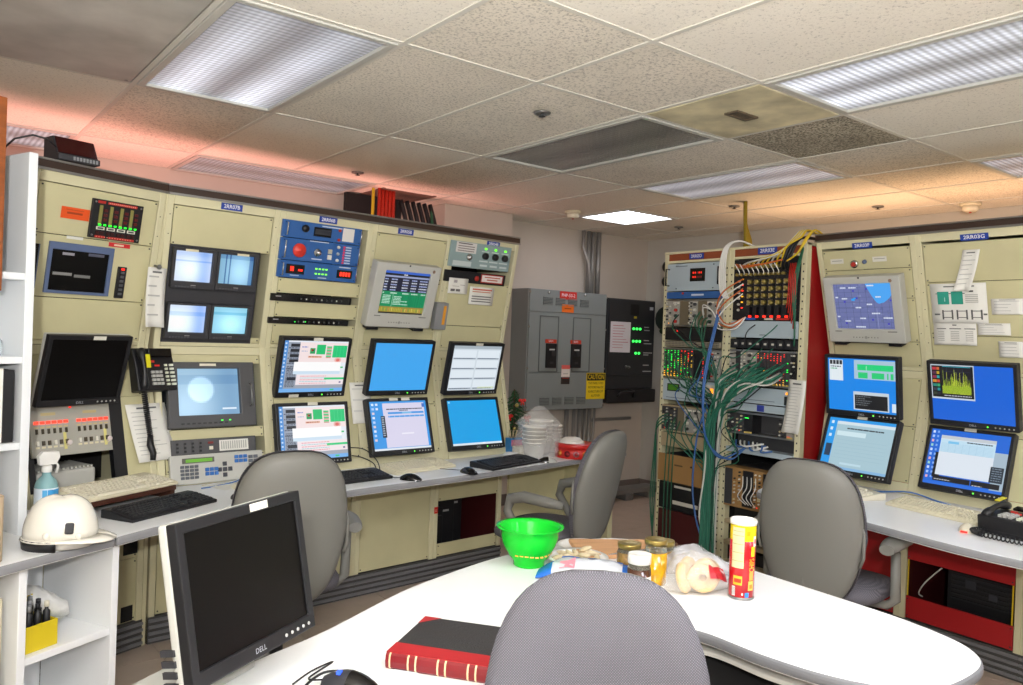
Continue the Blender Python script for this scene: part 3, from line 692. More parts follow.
# pale blue panel with three black knobs
t = thing('knob_panel', 'pale blue panel with three black knobs below three green lamps', 'rack panel', on(UE, .236, .604))
mat('panel_pale', '#8ea3a4', .5)
B(-.245, .245, -.078, .078, 0, .012).build('faceplate', 'panel_pale', t, bev=.002)
for i in range(3): MB().lathe([(.022, .012), (.02, .03), (.017, .033), (0, .034)], 20, (.03+i*.082, .006, 0)).build('knob', 'black_plastic', t)
g = MB()
for i in range(3): g.box(.03+i*.082-.008, .03+i*.082+.008, .045, .056, .012, .016, 0, '#70ff20')
g.build('green_lamp', 'led', t)
MB().lathe([(.02, .012), (.02, .02), (.012, .021), (.012, .03), (0, .031)], 20, (-.095, -.012, 0)).build('key_switch', 'chrome', t)
m = MB().rect(-.205, .012, -.045, .075, .0126, '#d8d4d0').rect(-.215, -.07, -.07, -.04, .0126, '#c0cccc')
for i in range(3): m.rect(-.19, .02+i*.014, -.06, .026+i*.014, .013, '#8a807c'); m.rect(.0+i*.082, .03, .06+i*.082, .036, .0126, '#c8d4d4'); m.rect(-.01+i*.082, -.032, .06+i*.082, -.024, .0126, '#c8d4d4'); m.rect(.0+i*.082, -.06, .06+i*.082, -.048, .0126, '#c8d4d4')
m.rect(-.19, .064, -.08, .07, .013, '#4a4048'); m.build('print', 'print', t)
t = thing('black_switch_panel', 'black switch strip with red framed notice below the pale blue panel', 'rack panel', on(UE, .222, .468))
B(-.245, .245, -.035, .035, 0, .012).build('faceplate', 'black_plastic', t, bev=.002)
m = MB().rect(.04, -.025, .225, .03, .0126, '#a82820').rect(.048, -.018, .218, .024, .013, '#e4dcd8').rect(.07, .008, .2, .015, .0134, '#b85848').rect(.09, -.008, .18, -.001, .0134, '#b85848'); m.build('notice', 'print', t)
MB().lathe([(.016, .012), (.016, .02), (.01, .02), (.01, .026), (0, .027)], 16, (.005, -.002, 0)).build('red_button', 'ink_red', t)
def dP(bar):
    bar(-.5, .12, -.15, .3, '#b0aaa8'); bar(.2, .4, .7, .44, '#a8a29e'); bar(-.75, .7, -.3, .85, '#6a6664'); bar(-.2, .7, .25, .85, '#6a6664'); bar(-.6, .5, .1, .53, '#a8a29e')
sheet('paper_notice', 'square white note with two stamps on the right end cabinet', on(UE, .088, .41, .012), .15, .095, 0, .002, draw=dP)
def dQ(bar):
    bar(-.8, .1, .8, .18, '#c86850'); bar(-.8, .24, .7, .3, '#c88870'); bar(-.8, .5, .8, .56, '#6a6664'); bar(-.8, .64, .8, .7, '#7a7674'); bar(-.8, .78, .8, .84, '#6a6664')
sheet('printed_notice', 'white printed notice with red heading under the black switch strip', on(UE, .293, .358, .004), .2, .112, 0, .002, draw=dQ)
# card reader hanging beside the grey text display
t = thing('card_reader', 'grey card reader with orange stripe right of the text display', 'card reader', on(UE, -.03, .222, .03))
B(-.045, .045, -.082, .082, -.02, .02).build('housing', 'grey_plastic', t, bev=.004); lab(MB().box(.008, .026, -.05, .065, .02, .024, 0, '#e09a28').build('stripe', 'print', t), 'orange stripe')
# ---------------------------------------------------------------- grey touch displays
def grey_display(label, M, w, h, sw, sh, sy, draw):
    t = thing('grey_display', label, 'display', M)
    a, b = w/2, h/2; x0, x1, y0, y1 = -sw/2, sw/2, sy-sh/2, sy+sh/2; z1 = .012
    f = MB().frame(-a, a, -b, b, x0, x1, y0, y1, -.05, z1)
    f.build('bezel', 'silver_plastic', t, bev=.005)
    bk = MB(); bk.add([(-a+.01, -b+.01, -.05), (a-.01, -b+.01, -.05), (a-.01, b-.01, -.05), (-a+.01, b-.01, -.05), (-a*.7, -b*.6, -.1), (a*.7, -b*.6, -.1), (a*.7, b*.8, -.1), (-a*.7, b*.8, -.1)], [(0,3,2,1),(4,5,6,7),(0,1,5,4),(1,2,6,5),(2,3,7,6),(3,0,4,7)])
    bk.build('back_shell', 'charcoal', t)
    s = MB(); s.T = Matrix.Translation((x0, y1, 0)) @ Matrix.Diagonal((sw, -sh, 1, 1)); draw(s); q = s.build('screen', 'screen', t); q.data.flip_normals()
    k = MB()
    for i in range(9): k.lathe([(.004, z1), (.0035, z1+.002)], 8, (-.07+i*.017, -b+.03, 0), 0, '#8a8a84')
    k.lathe([(.009, z1), (.008, z1+.002)], 14, (0, -b+.03, 0), 0, '#9a9a94').rect(-.01, b-.012, .0, b-.002, z1+.001, '#1c1c1c').lathe([(.01, z1), (.009, z1+.001)], 12, (a-.05, b-.028, 0), 0, '#8a7060')
    k.rect(-a+.04, y0-.016, -a+.08, y0-.01, z1+.0006, '#7a7a76').rect(a-.09, y0-.016, a-.04, y0-.01, z1+.0006, '#7a7a76')
    k.build('button', 'print', t)
    MB().box(-a+.02, -a+.09, -b-.02, -b+.001, -.05, .0).box(a-.1, a-.03, -b-.02, -b+.001, -.05, .0).box(-a*.8, a*.8, -b-.008, -b+.001, -.05, -.01).build('foot', 'black_plastic', t)
    B(-.05, .05, -.05, .05, -.16, -.1).build('wall_bracket', 'dark_steel', t)
    return t
def pose(c, yaw, tilt):
    """screen centre c, heading of its left-to-right edge, forward tilt of its top"""
    y, t_ = R(yaw), R(tilt); u = Vector((math.cos(y), math.sin(y), 0)); back = Vector((-u.y, u.x, 0)); v = Vector((0, 0, 1))*math.cos(t_)-back*math.sin(t_)
    return fmat(c, u, v)
def scaled(c, k): return Vector((c[0]*k, c[1]*k, EYE+(c[2]-EYE)*k))
def tx(m, x0, x1, y, h, c, z=.0004, gap=.4, unit=.02):
    """a broken line of type as small blocks"""
    x = x0
    while x < x1:
        w_ = unit*rnd.uniform(.6, 2.2); m.rect(x, y-h/2, min(x+w_, x1), y+h/2, z, c); x += w_+unit*gap
def dText(m):
    m.rect(0, 0, 1, 1, 0, '#181a30'); m.rect(0, 0, 1, .06, .0002, '#3a66c8'); m.rect(0, .06, 1, .1, .0002, '#101010'); tx(m, .42, .5, .08, .025, '#e0e0e0')
    m.rect(0, .11, 1, .15, .0002, '#9aa4c8'); m.rect(0, .48, 1, .84, .0002, '#0a8a58'); m.rect(0, .84, 1, .97, .0002, '#9c8838'); m.rect(0, .97, 1, 1, .0002, '#202020')
    for i in range(5): 
        for a, b in ((.03, .1), (.17, .3), (.42, .55), (.62, .74), (.8, .98)): tx(m, a, b, .2+i*.062, .026, '#d8dce8' if i % 2 else '#a8b4e0', .0004, .25, .025)
    for a, b in ((.03, .06), (.2, .34), (.46, .6), (.66, .8), (.88, .98)): tx(m, a, b, .52, .026, '#d0e8d8', .0004, .25)
    for i in range(6): tx(m, .05, .22, .58+i*.036, .018, '#c8ecd8', .0004, .3); tx(m, .29, .4+.25*rnd.random(), .6+i*.036, .018, '#c8ecd8', .0004, .3)
    m.rect(.265, .55, .272, .84, .0003, '#b8e0c8')
    for i in range(26): m.rect(.03+i*.037, .86+.02*rnd.random(), .05+i*.037, .95, .0003, rnd.choice(['#d8c860', '#b8b040', '#c89048', '#78a048']))
    for i in range(30): x = .3+.7*rnd.random(); m.rect(x, .55, x+.004, .84, .0003, '#087048')
grey_display('grey framed display with white and green text tables on left console', pose(scaled((2.319, 4.008, 1.706), .968), 3.6, 17.5), .426, .368, .30, .245, .018, dText)
def dMap(m):
    m.rect(0, 0, 1, 1, 0, '#6c74a8')
    for i in range(60):
        x, y = rnd.random()*.94, rnd.random()*.94; m.rect(x, y, x+.01+.05*rnd.random(), y+.01+.04*rnd.random(), .0001, rnd.choice(['#7880b0', '#60689c', '#8088b8', '#687098']))
    for i in range(9): y = .08+i*.11; m.rect(0, y, 1, y+.006, .0002, '#4c547c')
    for i in range(8): x = .06+i*.125; m.rect(x, 0, x+.006, 1, .0002, '#4c547c')
    m.quad([(.56, 0, .0003), (.60, .12, .0003), (.66, .28, .0003), (.73, .42, .0003), (.77, .45, .0003), (.86, .42, .0003), (.95, .33, .0003), (1, .25, .0003), (1, 0, .0003)][::-1], 0, '#4ca6f4')
    for x, y in ((.33, .14), (.16, .38), (.15, .86), (.62, .78), (.88, .87), (.95, .36), (.56, .1), (.38, .3)): m.rect(x, y, x+.035, y+.04, .0004, '#3c38b8')
    m.rect(.30, .33, .36, .38, .0005, '#2ca0f0').rect(.34, .31, .38, .34, .0005, '#2ca0f0')
    for x, y, l in ((.12, .09, .1), (.27, .09, .13), (.13, .33, .1), (.36, .53, .1), (.56, .46, .09), (.63, .66, .14), (.42, .77, .1), (.82, .76, .15), (.15, .83, .1), (.33, .96, .17), (.02, .3, .05), (.02, .73, .05), (.72, .3, .09), (.59, .05, .12)): tx(m, x, x+l, y, .03, '#d8e0f0', .0006, .15, .022)
    m.rect(.72, .55, .726, 1, .0004, '#a0a8d0').rect(0, .54, .5, .546, .0004, '#383c58')
grey_display('grey framed display showing a road map with blue lake', pose((4.16, 2.222, 1.715), -90, 17.5), .43, .372, .325, .254, .018, dMap)
# ================================================================ flat monitors
def lcd(label, M, w, h, draw=None, tag_at=None, depth=.05, group='flat monitors on the consoles', bez=.018, chin=.028, stand=None, case='black_plastic', badge=True):
    t = thing('computer_monitor', label, 'monitor', M, group)
    a, b = w/2, h/2
    MB().frame(-a, a, -b, b, -a+bez, a-bez, -b+chin, b-bez, -.02, .004).build('bezel', 'black_plastic', t, bev=.003)
    x0, x1, y0, y1 = -a+bez, a-bez, -b+chin, b-bez
    s = MB()
    if draw:
        s.T = Matrix.Translation((x0, y1, -.001)) @ Matrix.Diagonal((x1-x0, -(y1-y0), 1, 1)); draw(s); q = s.build('screen', 'screen', t); q.data.flip_normals()
    else: s.rect(x0, y0, x1, y1, -.001); s.build('screen', 'screen_off', t)
    bk = MB(); z0, z1 = -.02, -.02-depth
    bk.add([(-a, -b, z0), (a, -b, z0), (a, b, z0), (-a, b, z0), (-a, -b, z0-.018), (a, -b, z0-.018), (a, b, z0-.018), (-a, b, z0-.018), (-a*.75, -b*.7, z1), (a*.75, -b*.7, z1), (a*.75, b*.75, z1), (-a*.75, b*.75, z1)],
      [(0,3,2,1)]+[(i, (i+1) % 4, (i+1) % 4+4, i+4) for i in range(4)]+[(i+4, (i+1) % 4+4, (i+1) % 4+8, i+8) for i in range(4)]+[(8,9,10,11)])
    bk.build('back_shell', 'silver_plastic' if case != 'black_plastic' else 'charcoal', t, bev=.004)
    k = MB()
    for i in range(5): k.lathe([(.004, .004), (.0035, .006)], 8, (a-.025-i*.02, -b+chin*.45, 0), 0, '#b8b8b4')
    k.build('button', 'print', t)
    if draw: MB().lathe([(.0045, .004), (.004, .006), (0, .0062)], 8, (a-.14, -b+chin*.45, 0), 0, '#58e040').build('lamp', 'led', t)
    if badge: text('DELL', t, -.0, -b+chin*.45, .0045, .011, 'ink_silver')
    for x, y in tag_at or []: MB().box(x-.028, x+.028, y-.008, y+.008, .004, .0048, 0, '#d8d6c8').build('paper_label', 'print', t)
    return t
def dC(m):
    m.rect(0, 0, 1, 1, 0, '#e8eef6'); m.rect(0, 0, .06, 1, .0002, '#4a90d8'); m.rect(.06, .03, .24, .93, .0002, '#9aa4b4'); m.rect(0, .93, 1, 1, .0003, '#78b4f0')
    for i in range(12): m.rect(.015, .04+i*.075, .04, .07+i*.075, .0004, '#d0e4f8')
    for i in range(5): m.rect(.1, .06+i*.1+(.25 if i > 3 else 0), .235, .12+i*.1+(.25 if i > 3 else 0), .0005, '#20242c'); tx(m, .07, .23, .14+i*.1, .02, '#50586a', .0006)
    for i in range(16): tx(m, .08, .22, .5+i*.026, .014, '#39404e', .0005)
    m.rect(.24, .03, 1, .42, .0004, '#f6e4e4'); m.rect(.5, .07, .64, .26, .0006, '#20c070'); m.rect(.76, .08, .99, .32, .0006, '#20c878')
    for i in range(4): m.rect(.77+i*.055, .08, .774+i*.055, .32, .0007, '#60e0a0'); m.rect(.66, .1+i*.06, .74, .13+i*.06, .0006, '#3ac878'); m.rect(.66, .135+i*.06, .74, .15+i*.06, .0006, '#c07050')
    m.rect(.4, .14, .48, .25, .0006, '#20a060'); m.rect(.42, .16, .45, .2, .0007, '#c82030').rect(.43, .17, .46, .19, .0008, '#181818')
    m.rect(.38, .29, .6, .33, .0007, '#f0c0a8'); tx(m, .39, .59, .31, .016, '#a05038', .0008); tx(m, .27, .36, .12, .02, '#7088d0', .0008); tx(m, .27, .36, .2, .016, '#a8b8d8', .0008)
    m.lathe([(.055, .0008), (0, .0009)], 18, (.86, .37, 0), 0, '#f0b8b0'); m.lathe([(.03, .001), (0, .0011)], 14, (.86, .37, 0), 0, '#e07870')
    m.rect(.18, .41, .92, .65, .0012, '#ffffff'); m.rect(.18, .59, .92, .65, .0013, '#d0e4f4'); m.rect(.92, .5, .96, .53, .0012, '#30c070')
    m.rect(.24, .66, 1, .86, .0004, '#f4e6ea')
    for i in range(5): tx(m, .3, .72, .69+i*.035, .012, '#e88890' if i % 2 == 0 else '#90d0d8', .0006)
    m.rect(.68, .72, 1, .76, .0007, '#30d080'); m.rect(.24, .86, 1, .93, .0004, '#a4a8b4'); m.rect(.93, .8, .96, .83, .0006, '#504888'); m.rect(.8, .95, .86, .98, .0006, '#40c880')
def dSky(m): m.rect(0, 0, 1, 1, 0, '#42a8f2')
def dD(m):
    m.rect(0, 0, 1, 1, 0, '#3c9ae8'); m.rect(.22, .04, .96, .95, .0003, '#dcd8f0'); m.rect(0, .96, 1, 1, .0003, '#e4ecf4')
    for j in range(9): m.rect(.03, .04+j*.09, .07, .085+j*.09, .0004, ['#e8f0ff', '#c0d8ff', '#f0d0d0'][j % 3])
    for j in range(2): m.rect(.1, .04+j*.09, .14, .085+j*.09, .0004, '#e8f0ff')
    m.rect(.17, .3, .24, .74, .0006, '#181c24')
    for j in range(9): m.rect(.18, .32+j*.045, .22, .345+j*.045, .0007, '#a8b4c4')
    tx(m, .28, .92, .165, .022, '#384050', .0006, .2, .03); tx(m, .5, .66, .195, .018, '#505868', .0006, .2)
    m.rect(.3, .225, .94, .265, .0006, '#3a9ae8'); m.rect(.55, .225, .72, .265, .0007, '#7cc0f0'); m.rect(.3, .3, .94, .335, .0006, '#4aa0ec')
    for i in range(7): m.rect(.32+i*.09, .3, .325+i*.09, .335, .0007, '#d8e4f8')
    m.rect(.5, .66, .72, .69, .0006, '#f0eefc'); m.rect(.92, .06, .97, .14, .0006, '#3a70c8')
def dE(m):
    m.rect(0, 0, 1, 1, 0, '#d2dde6'); m.rect(0, 0, 1, .07, .0002, '#a8b4be')
    for j in range(4):
        y = .1+j*.225
        for i in range(2):
            x = .02+i*.49; m.rect(x, y, x+.46, y+.17, .0003, '#e2ecf4'); m.rect(x, y+.17, x+.46, y+.2, .0003, '#98a4b0'); tx(m, x+.02, x+.4, y+.185, .015, '#6a7684', .0005)
    m.rect(.62, .93, .96, .97, .0004, '#d8e4c0')
def dCy(m): m.rect(0, 0, 1, 1, 0, '#12a2e8'); m.rect(0, .955, 1, 1, .0003, '#e0ecf4'); m.rect(.02, .02, .06, .06, .0003, '#a0dcfa'); m.rect(.6, .958, .66, .985, .0004, '#f8f8ff')
def dR1u(m):
    m.rect(0, 0, 1, 1, 0, '#1488ea'); m.rect(.02, .03, .23, .43, .0002, '#e2ecf2')
    for i in range(4): m.rect(.03+i*.05, .04, .07+i*.05, .12, .0004, '#20242c')
    tx(m, .04, .2, .16, .02, '#304858', .0004); tx(m, .04, .14, .2, .02, '#3aa878', .0004)
    m.rect(.4, .02, 1, .38, .0002, '#a9c6da'); m.rect(.45, .1, .97, .21, .0004, '#1fd27c'); m.rect(.46, .25, .6, .36, .0004, '#28cc78').rect(.66, .25, .84, .36, .0004, '#28cc78').rect(.88, .25, .9, .36, .0004, '#28cc78').rect(.93, .25, .97, .36, .0004, '#28cc78')
    m.rect(.58, .13, .585, .21, .0005, '#e8f8f0'); m.rect(.38, .62, .9, .97, .0003, '#c8d4de'); m.rect(.4, .68, .88, .95, .0005, '#17181c')
    for i in range(5): tx(m, .42, .52+.2*rnd.random(), .71+i*.04, .015, '#70767c', .0006)
    m.rect(.94, .8, 1, .96, .0004, '#d8e8f4')
def dR1l(m):
    m.rect(0, 0, 1, 1, 0, '#2a9cec'); m.rect(.13, .06, 1, .95, .0002, '#a9c8d4'); m.rect(.13, .06, 1, .12, .0003, '#d8e6ee'); tx(m, .3, .85, .19, .025, '#2c3640', .0004, .15, .04)
    m.rect(.16, .25, .6, .34, .0004, '#d0e8f0')
    for i in range(6): m.rect(.18, .42+i*.07, .92, .425+i*.07, .0004, '#9cbccc')
    m.rect(.03, .52, .12, .76, .0004, '#2c4058')
    for j in range(3): m.rect(.04, .06+j*.13, .08, .12+j*.13, .0004, '#d8ecfa')
    m.rect(.3, .86, .62, .9, .0004, '#c0dce8'); m.rect(0, .95, 1, 1, .0003, '#88b8e0')
def dR2u(m):
    m.rect(0, 0, 1, 1, 0, '#0a62d8'); m.rect(.0, .0, .54, .62, .0002, '#c8d4e0'); m.rect(.01, .02, .53, .59, .0003, '#0c0c10')
    for j in range(7): m.rect(.02, .05+j*.075, .07, .1+j*.075, .0004, ['#c03040', '#5a2a48', '#902848', '#d08830', '#2a8a80', '#383848', '#384030'][j]); m.rect(.075, .05+j*.075, .11, .1+j*.075, .0004, ['#d06838', '#c0a030', '#2aa0a0', '#c84838', '#38a870', '#2a9098', '#2a2a38'][j])
    m.rect(.13, .03, .14, .57, .0004, '#1a1a20'); m.rect(.14, .05, .5, .53, .0004, '#141420')
    for i in range(3): m.rect(.2+i*.1, .05, .204+i*.1, .53, .0005, '#38405c'); m.rect(.14, .12+i*.12, .5, .124+i*.12, .0005, '#38405c')
    for i in range(72): x = .14+i*.005; h = abs(rnd.gauss(.2, .1)); m.rect(x, .52-h, x+.0034, .52, .0006, rnd.choice(['#b4d028', '#9ab820', '#d4e448'])); m.rect(x, .38, x+.004, .5, .0007, '#a8c430')
    tx(m, .16, .5, .555, .015, '#c8ccd8', .0006); m.rect(.15, .03, .5, .04, .0006, '#38b0c8')
def dR2l(m):
    m.rect(0, 0, 1, 1, 0, '#1868d8'); m.rect(.84, .3, 1, 1, .0001, '#a8bccc')
    for j in range(11): m.rect(.02, .03+j*.082, .05, .075+j*.082, .0003, ['#d8e4ff', '#b0ccff', '#f0b0b8', '#a0d8c8'][j % 4]); m.rect(.08, .03+j*.082, .105, .07+j*.082, .0003, '#88b0f0')
    m.rect(.1, .42, .2, .87, .0003, '#14181e'); m.rect(.14, .1, .84, .82, .0004, '#dfe8f2'); m.rect(.14, .1, .84, .16, .0005, '#c4ccd4'); m.rect(.14, .17, .84, .4, .0005, '#c4e2f4'); tx(m, .48, .8, .19, .02, '#38424e', .0006, .2); m.rect(.24, .2, .38, .24, .0006, '#78c4f0')
    for i in range(8): m.rect(.16, .24+i*.022, .82, .246+i*.022, .0006, '#a4cce4')
    for i in range(6): m.rect(.25+i*.09, .22, .254+i*.09, .4, .0006, '#a4cce4')
    m.rect(.82, .55, .98, .82, .0006, '#24303c'); m.rect(.12, .84, .6, .93, .0006, '#15161c'); m.rect(.61, .84, .96, .93, .0006, '#15161c'); tx(m, .14, .35, .9, .015, '#c8c8c8', .0007); tx(m, .63, .75, .92, .015, '#c8c8c8', .0007)
    for i in range(6): tx(m, .84, .96, .58+i*.04, .015, '#8090a0', .0008)
    m.rect(0, .95, 1, 1, .0006, '#2a70e0')
KL = .962; WL, HL = .413, .322
def kl(c): return scaled(c, KL)
lcds = [
 lcd('upper monitor of the left pair, green and pink status page with white dialog', pose(kl((1.814, 4.074, 1.285)), 6.5, 11.4), WL, HL, dC, [(0, .153), (-.1, -.152)]),
 lcd('lower monitor of the left pair, green and pink status page, behind the grey chair', pose(kl((1.790, 3.99, .935)), 4, -12.4), WL, HL, dC, [(0, .153)]),
 lcd('upper middle monitor showing plain sky blue', pose(kl((2.358, 4.071, 1.285)), 2.9, 13.4), WL, HL, dSky),
 lcd('lower middle monitor showing a lavender window over blue', pose(kl((2.353, 4.042, .946)), 3.1, -17.3), WL, HL, dD, [(-.03, .153), (.05, .153)]),
 lcd('upper right monitor of left console with grey panels in two columns', pose(kl((2.879, 4.055, 1.282)), 5, 12.4), WL, HL, dE, [(0, .153)]),
 lcd('lower right monitor of left console showing plain cyan with white task bar', pose(kl((2.935, 4.111, .933)), 2, -17.8), WL, HL, dCy),
]
lcd('switched off black monitor tilted over the red lit control panel', pose(scaled((.693, 4.054, 1.266), .90), 25.1, 15.4), .37, .302, None, [(.03, .142)], case='silver')
lcd('upper monitor of the middle right pair, blue desktop with green bars', pose((4.07, 2.172, 1.299), -90.5, 7.4), .41, .33, dR1u)
lcd('lower monitor of the middle right pair, pale grey window', pose((4.06, 2.178, .977), -91.5, -19.4), .41, .33, dR1l, [(0, .157)])
lcd('upper monitor at the right edge with yellow noise graph on blue', pose((4.15, 1.654, 1.293), -91, 12.5), .413, .33, dR2u)
lcd('lower monitor at the right edge with white table window', pose((4.18, 1.682, .964), -91.5, -17.5), .405, .33, dR2l, [(0, .157)])
# brackets that carry the console monitors
def bracket(label, p0, p1, deskz=None):
    t = thing('monitor_arm', label, 'monitor arm', None, 'black arms behind the console monitors', p0)
    v = Vector(p1)-Vector(p0)
    MB().tube([(0, 0, 0), tuple(v*.5+Vector((0, 0, .03))), tuple(v)], .016, 8).build('arm', 'black_plastic', t)
    MB().lathe([(.035, -.01), (.035, .012), (.02, .02)], 14).build('joint', 'black_plastic', t)
nL = Vector((-math.sin(thL), math.cos(thL), 0))
for k, (i, nm) in enumerate(((0, 'left pair'), (2, 'middle pair'), (4, 'right pair'))):
    for q, hh in ((0, 'upper'), (1, 'lower')):
        c = lcds[i+q].matrix_world @ Vector((0, 0, -.075)); e = c+nL*(.11 if q == 0 else .05); bracket(f'black arm behind the {hh} monitor of the {nm} on the left console', c, e)
for i, (c, nm) in enumerate((((4.07, 2.17, 1.30), 'upper middle right'), ((4.06, 2.18, .98), 'lower middle right'), ((4.15, 1.654, 1.29), 'upper far right'), ((4.18, 1.68, .96), 'lower far right'))):
    bracket(f'black arm behind the {nm} monitor', Vector(c)+Vector((.075, 0, 0)), Vector(c)+Vector((.16, 0, -.01)))
bracket('black arm holding the switched off monitor on the angled cabinet', Vector(scaled((.693, 4.054, 1.266), .90))+Vector((-.03, .07, -.02)), Vector(scaled((.693, 4.054, 1.266), .90))+Vector((-.05, .16, -.04)))

# ================================================================ papers on the right console
def dTop(bar):
    bar(-.5, .06, .6, .09, '#7a7a76')
    for x in (-.75, -.25):
        bar(x, .2, x+.42, .52, '#2f9a86'); bar(x+.04, .24, x+.06, .5, '#d8f0e8'); bar(x+.25, .24, x+.27, .5, '#d8f0e8'); bar(x-.06, .24, x+.5, .26, '#4a6a66')
    bar(.4, .18, .55, .22, '#5a5a58')
    for k in range(5): bar(.25, .28+k*.045, .7, .3+k*.045, '#a8a6a0')
    for x in (-.62, -.1, .42): bar(x, .68, x+.4, .7, '#6a6a68'); bar(x, .84, x+.4, .86, '#6a6a68'); bar(x, .66, x+.06, .9, '#5a5a58'); bar(x+.34, .66, x+.4, .9, '#5a5a58')
    bar(-.9, .75, -.7, .79, '#6a6a68'); bar(.85, .75, .98, .79, '#6a6a68')
def dTab(bar):
    bar(-.1, .08, .1, .13, '#5a5a58')
    for x, w_ in ((-.85, .45), (-.25, .55), (.45, .5)):
        bar(x, .25, x+w_, .29, '#6a6a66')
        for k in range(6): bar(x+.05, .38+k*.08, x+w_-.1, .41+k*.08, '#a8a6a0')
sheet('diagram_sheet', 'white diagram sheet with two green blocks pinned on the right console', on(UR1, .192, .372, .004), .27, .205, 0, .004, draw=dTop)
sheet('table_sheet', 'small white table sheet below the green block diagram', on(UR1, .160, .214, .002), .21, .115, 0, .008, draw=dTab)
sheet('curled_paper', 'curled narrow paper hanging above the green block diagram', on(UR1, .275, .545, .006), .08, .19, 7, .05, skew=-.03)
sheet('pinned_note', 'pale note at the right edge beside the green block diagram', on(UR1, .415, .353, .002), .145, .078, 4, .002)
sheet('pinned_note', 'grey note below and right of the green block diagram', on(UR1, .345, .24, .002), .15, .06, 4, .002)
sheet('pinned_note', 'lowest grey note at right edge above the noise graph monitor', on(UR1, .415, .14, .002), .11, .08, 4, .002)
sheet('pinned_note', 'pale paper taped above the grey map display', on(UR0, .10, .50, .001), .12, .06, 2, .001)
t = thing('alarm_button', 'red ringed push button under the 2RR03F plate', 'button', on(UR0, .225, .60))
MB().lathe([(.022, 0), (.022, .012), (.014, .014)], 18).build('bezel', 'chrome', t); MB().lathe([(.014, .01), (.013, .02), (0, .022)], 16).build('cap', 'ink_red', t)
t = thing('indicator_lamp', 'small green indicator beside the red ringed push button', 'lamp', on(UR0, .285, .61)); MB().lathe([(.012, 0), (.011, .012), (0, .016)], 14).build('cap', 'slate_blue', t)
for x, l in ((.12, 'left'), (.37, 'right')): tag(MB().rect(-.04, -.014, .04, .014, .001, '#dcdad0').rect(-.03, 0, .03, .004, .0014, '#9a9890').build('paper_label', 'print', None, on(UR0, x, .62)), f'white paper label {l} of the red ringed push button', 'label')
# papers clipped on the red end panel
sheet('clipped_papers', 'clipped papers hanging beside the racks at the red panel', fmat((4.02, 2.515, 1.16), (-.25, -1, 0), (0, 0, 1)), .13, .30, 14, .03)
sheet('paper_sheet', 'white sheet hanging between the left and middle monitor pairs', on(LC, .545, .30, .004), .13, .23, 3, .004, ink='#d0d0cc')

# ================================================================ equipment on the back wall
FW = lambda x, z, y=YW: fmat((x, y, z), (1, 0, 0), (0, 0, 1))
t = thing('breaker_panel', 'tall grey breaker panel with two black breakers and yellow caution sign', 'electrical panel', FW(4.745, 1.385))
W, Hh, Dp = .94, 1.06, .24
B(-W/2, W/2, -Hh/2, Hh/2, 0, Dp-.012).build('enclosure', 'grey_enamel', t, bev=.004)
for k, (a, b) in enumerate(((-.53, -.2), (-.198, .33), (.332, .53))): B(-W/2+.01, W/2-.01, a+.003, b-.002, Dp-.012, Dp).build('cover', 'grey_enamel', t, bev=.002)
for k in range(4):
    for y in (.43, -.45):
        g = MB().box(-.31+k*.145, -.2+k*.145, y-.035, y+.035, Dp, Dp+.002)
        mat('louver', '#565b5a', .6); g.build('louver', 'louver', t)
        g = MB()
        for q in range(6): g.box(-.31+k*.145, -.2+k*.145, y-.033+q*.0125, y-.028+q*.0125, Dp+.002, Dp+.006)
        tag(g.build('louver_slat', 'grey_enamel', t), kind='stuff')
for x0, x1 in ((-.34, -.12), (.05, .27)):
    m = MB().frame(x0, x1, -.19, .30, x0+.008, x1-.008, -.182, .292, Dp, Dp+.004); m.build('door_frame', 'louver', t)
for x, s_ in ((-.205, 'a'), (.09, 'b')):
    B(x-.058, x+.058, -.155, .06, Dp, Dp+.02).build('breaker', 'black_plastic', t, bev=.004)
    m = MB().box(x-.022, x+.022, -.05, -.01, Dp+.02, Dp+.045, 0, '#2a2a2c').rect(x-.03, .0, x+.03, .012, Dp+.0205, '#c8c8c4').rect(x-.02, -.12, x+.02, -.1, Dp+.0205, '#303034'); m.build('breaker_handle', 'print', t)
    MB().box(x-.065, x+.065, .062, .095, Dp, Dp+.003, 0, '#c03820').build('red_label', 'print', t); text('50-F1' if s_ == 'a' else '50-F2', t, x, .079, Dp+.0035, .018, 'ink_white')
MB().box(-.12, .08, .455, .525, Dp, Dp+.003, 0, '#c8281e').build('red_label', 'print', t); text('PHP-50-2', t, -.02, .49, Dp+.0035, .03, 'ink_white', wide=.16)
lab(MB().box(-.09, .05, .34, .41, Dp, Dp+.003, 0, '#e06a1e').rect(-.06, .37, .02, .378, Dp+.0033, '#8a3a10').build('orange_label', 'print', t), 'orange sticker')
MB().box(-.07, .03, -.235, -.155, Dp, Dp+.003, 0, '#d8d0c8').rect(-.07, -.165, .03, -.13, Dp+.0034, '#d86058').rect(-.05, -.21, .01, -.205, Dp+.0034, '#8a8884').build('paper_label', 'print', t)
MB().box(-.07, .03, -.3, -.24, Dp, Dp+.004, 0, '#2c2624').rect(-.06, -.25, .02, -.243, Dp+.0044, '#a83020').build('maker_plate', 'print', t)
cs = MB().box(.24, .475, -.44, -.20, Dp, Dp+.004, 0, '#e6c81c').rect(.245, -.27, .47, -.205, Dp+.0045, '#141412'); lab(cs.build('caution_sign', 'print', t), 'yellow caution sign with black heading')
text('CAUTION', t, .3575, -.238, Dp+.005, .045, 'ink_yellow', wide=.2, bold=.0008)
for k, s_ in enumerate(('THIS PANEL IS FED', 'FROM MORE THAN ONE', 'SOURCE TURN OFF', 'ALL POWER')): text(s_, t, .3575, -.295-k*.038, Dp+.005, .022, 'ink_black', wide=.19 if k < 3 else .11)
sc_ = MB()
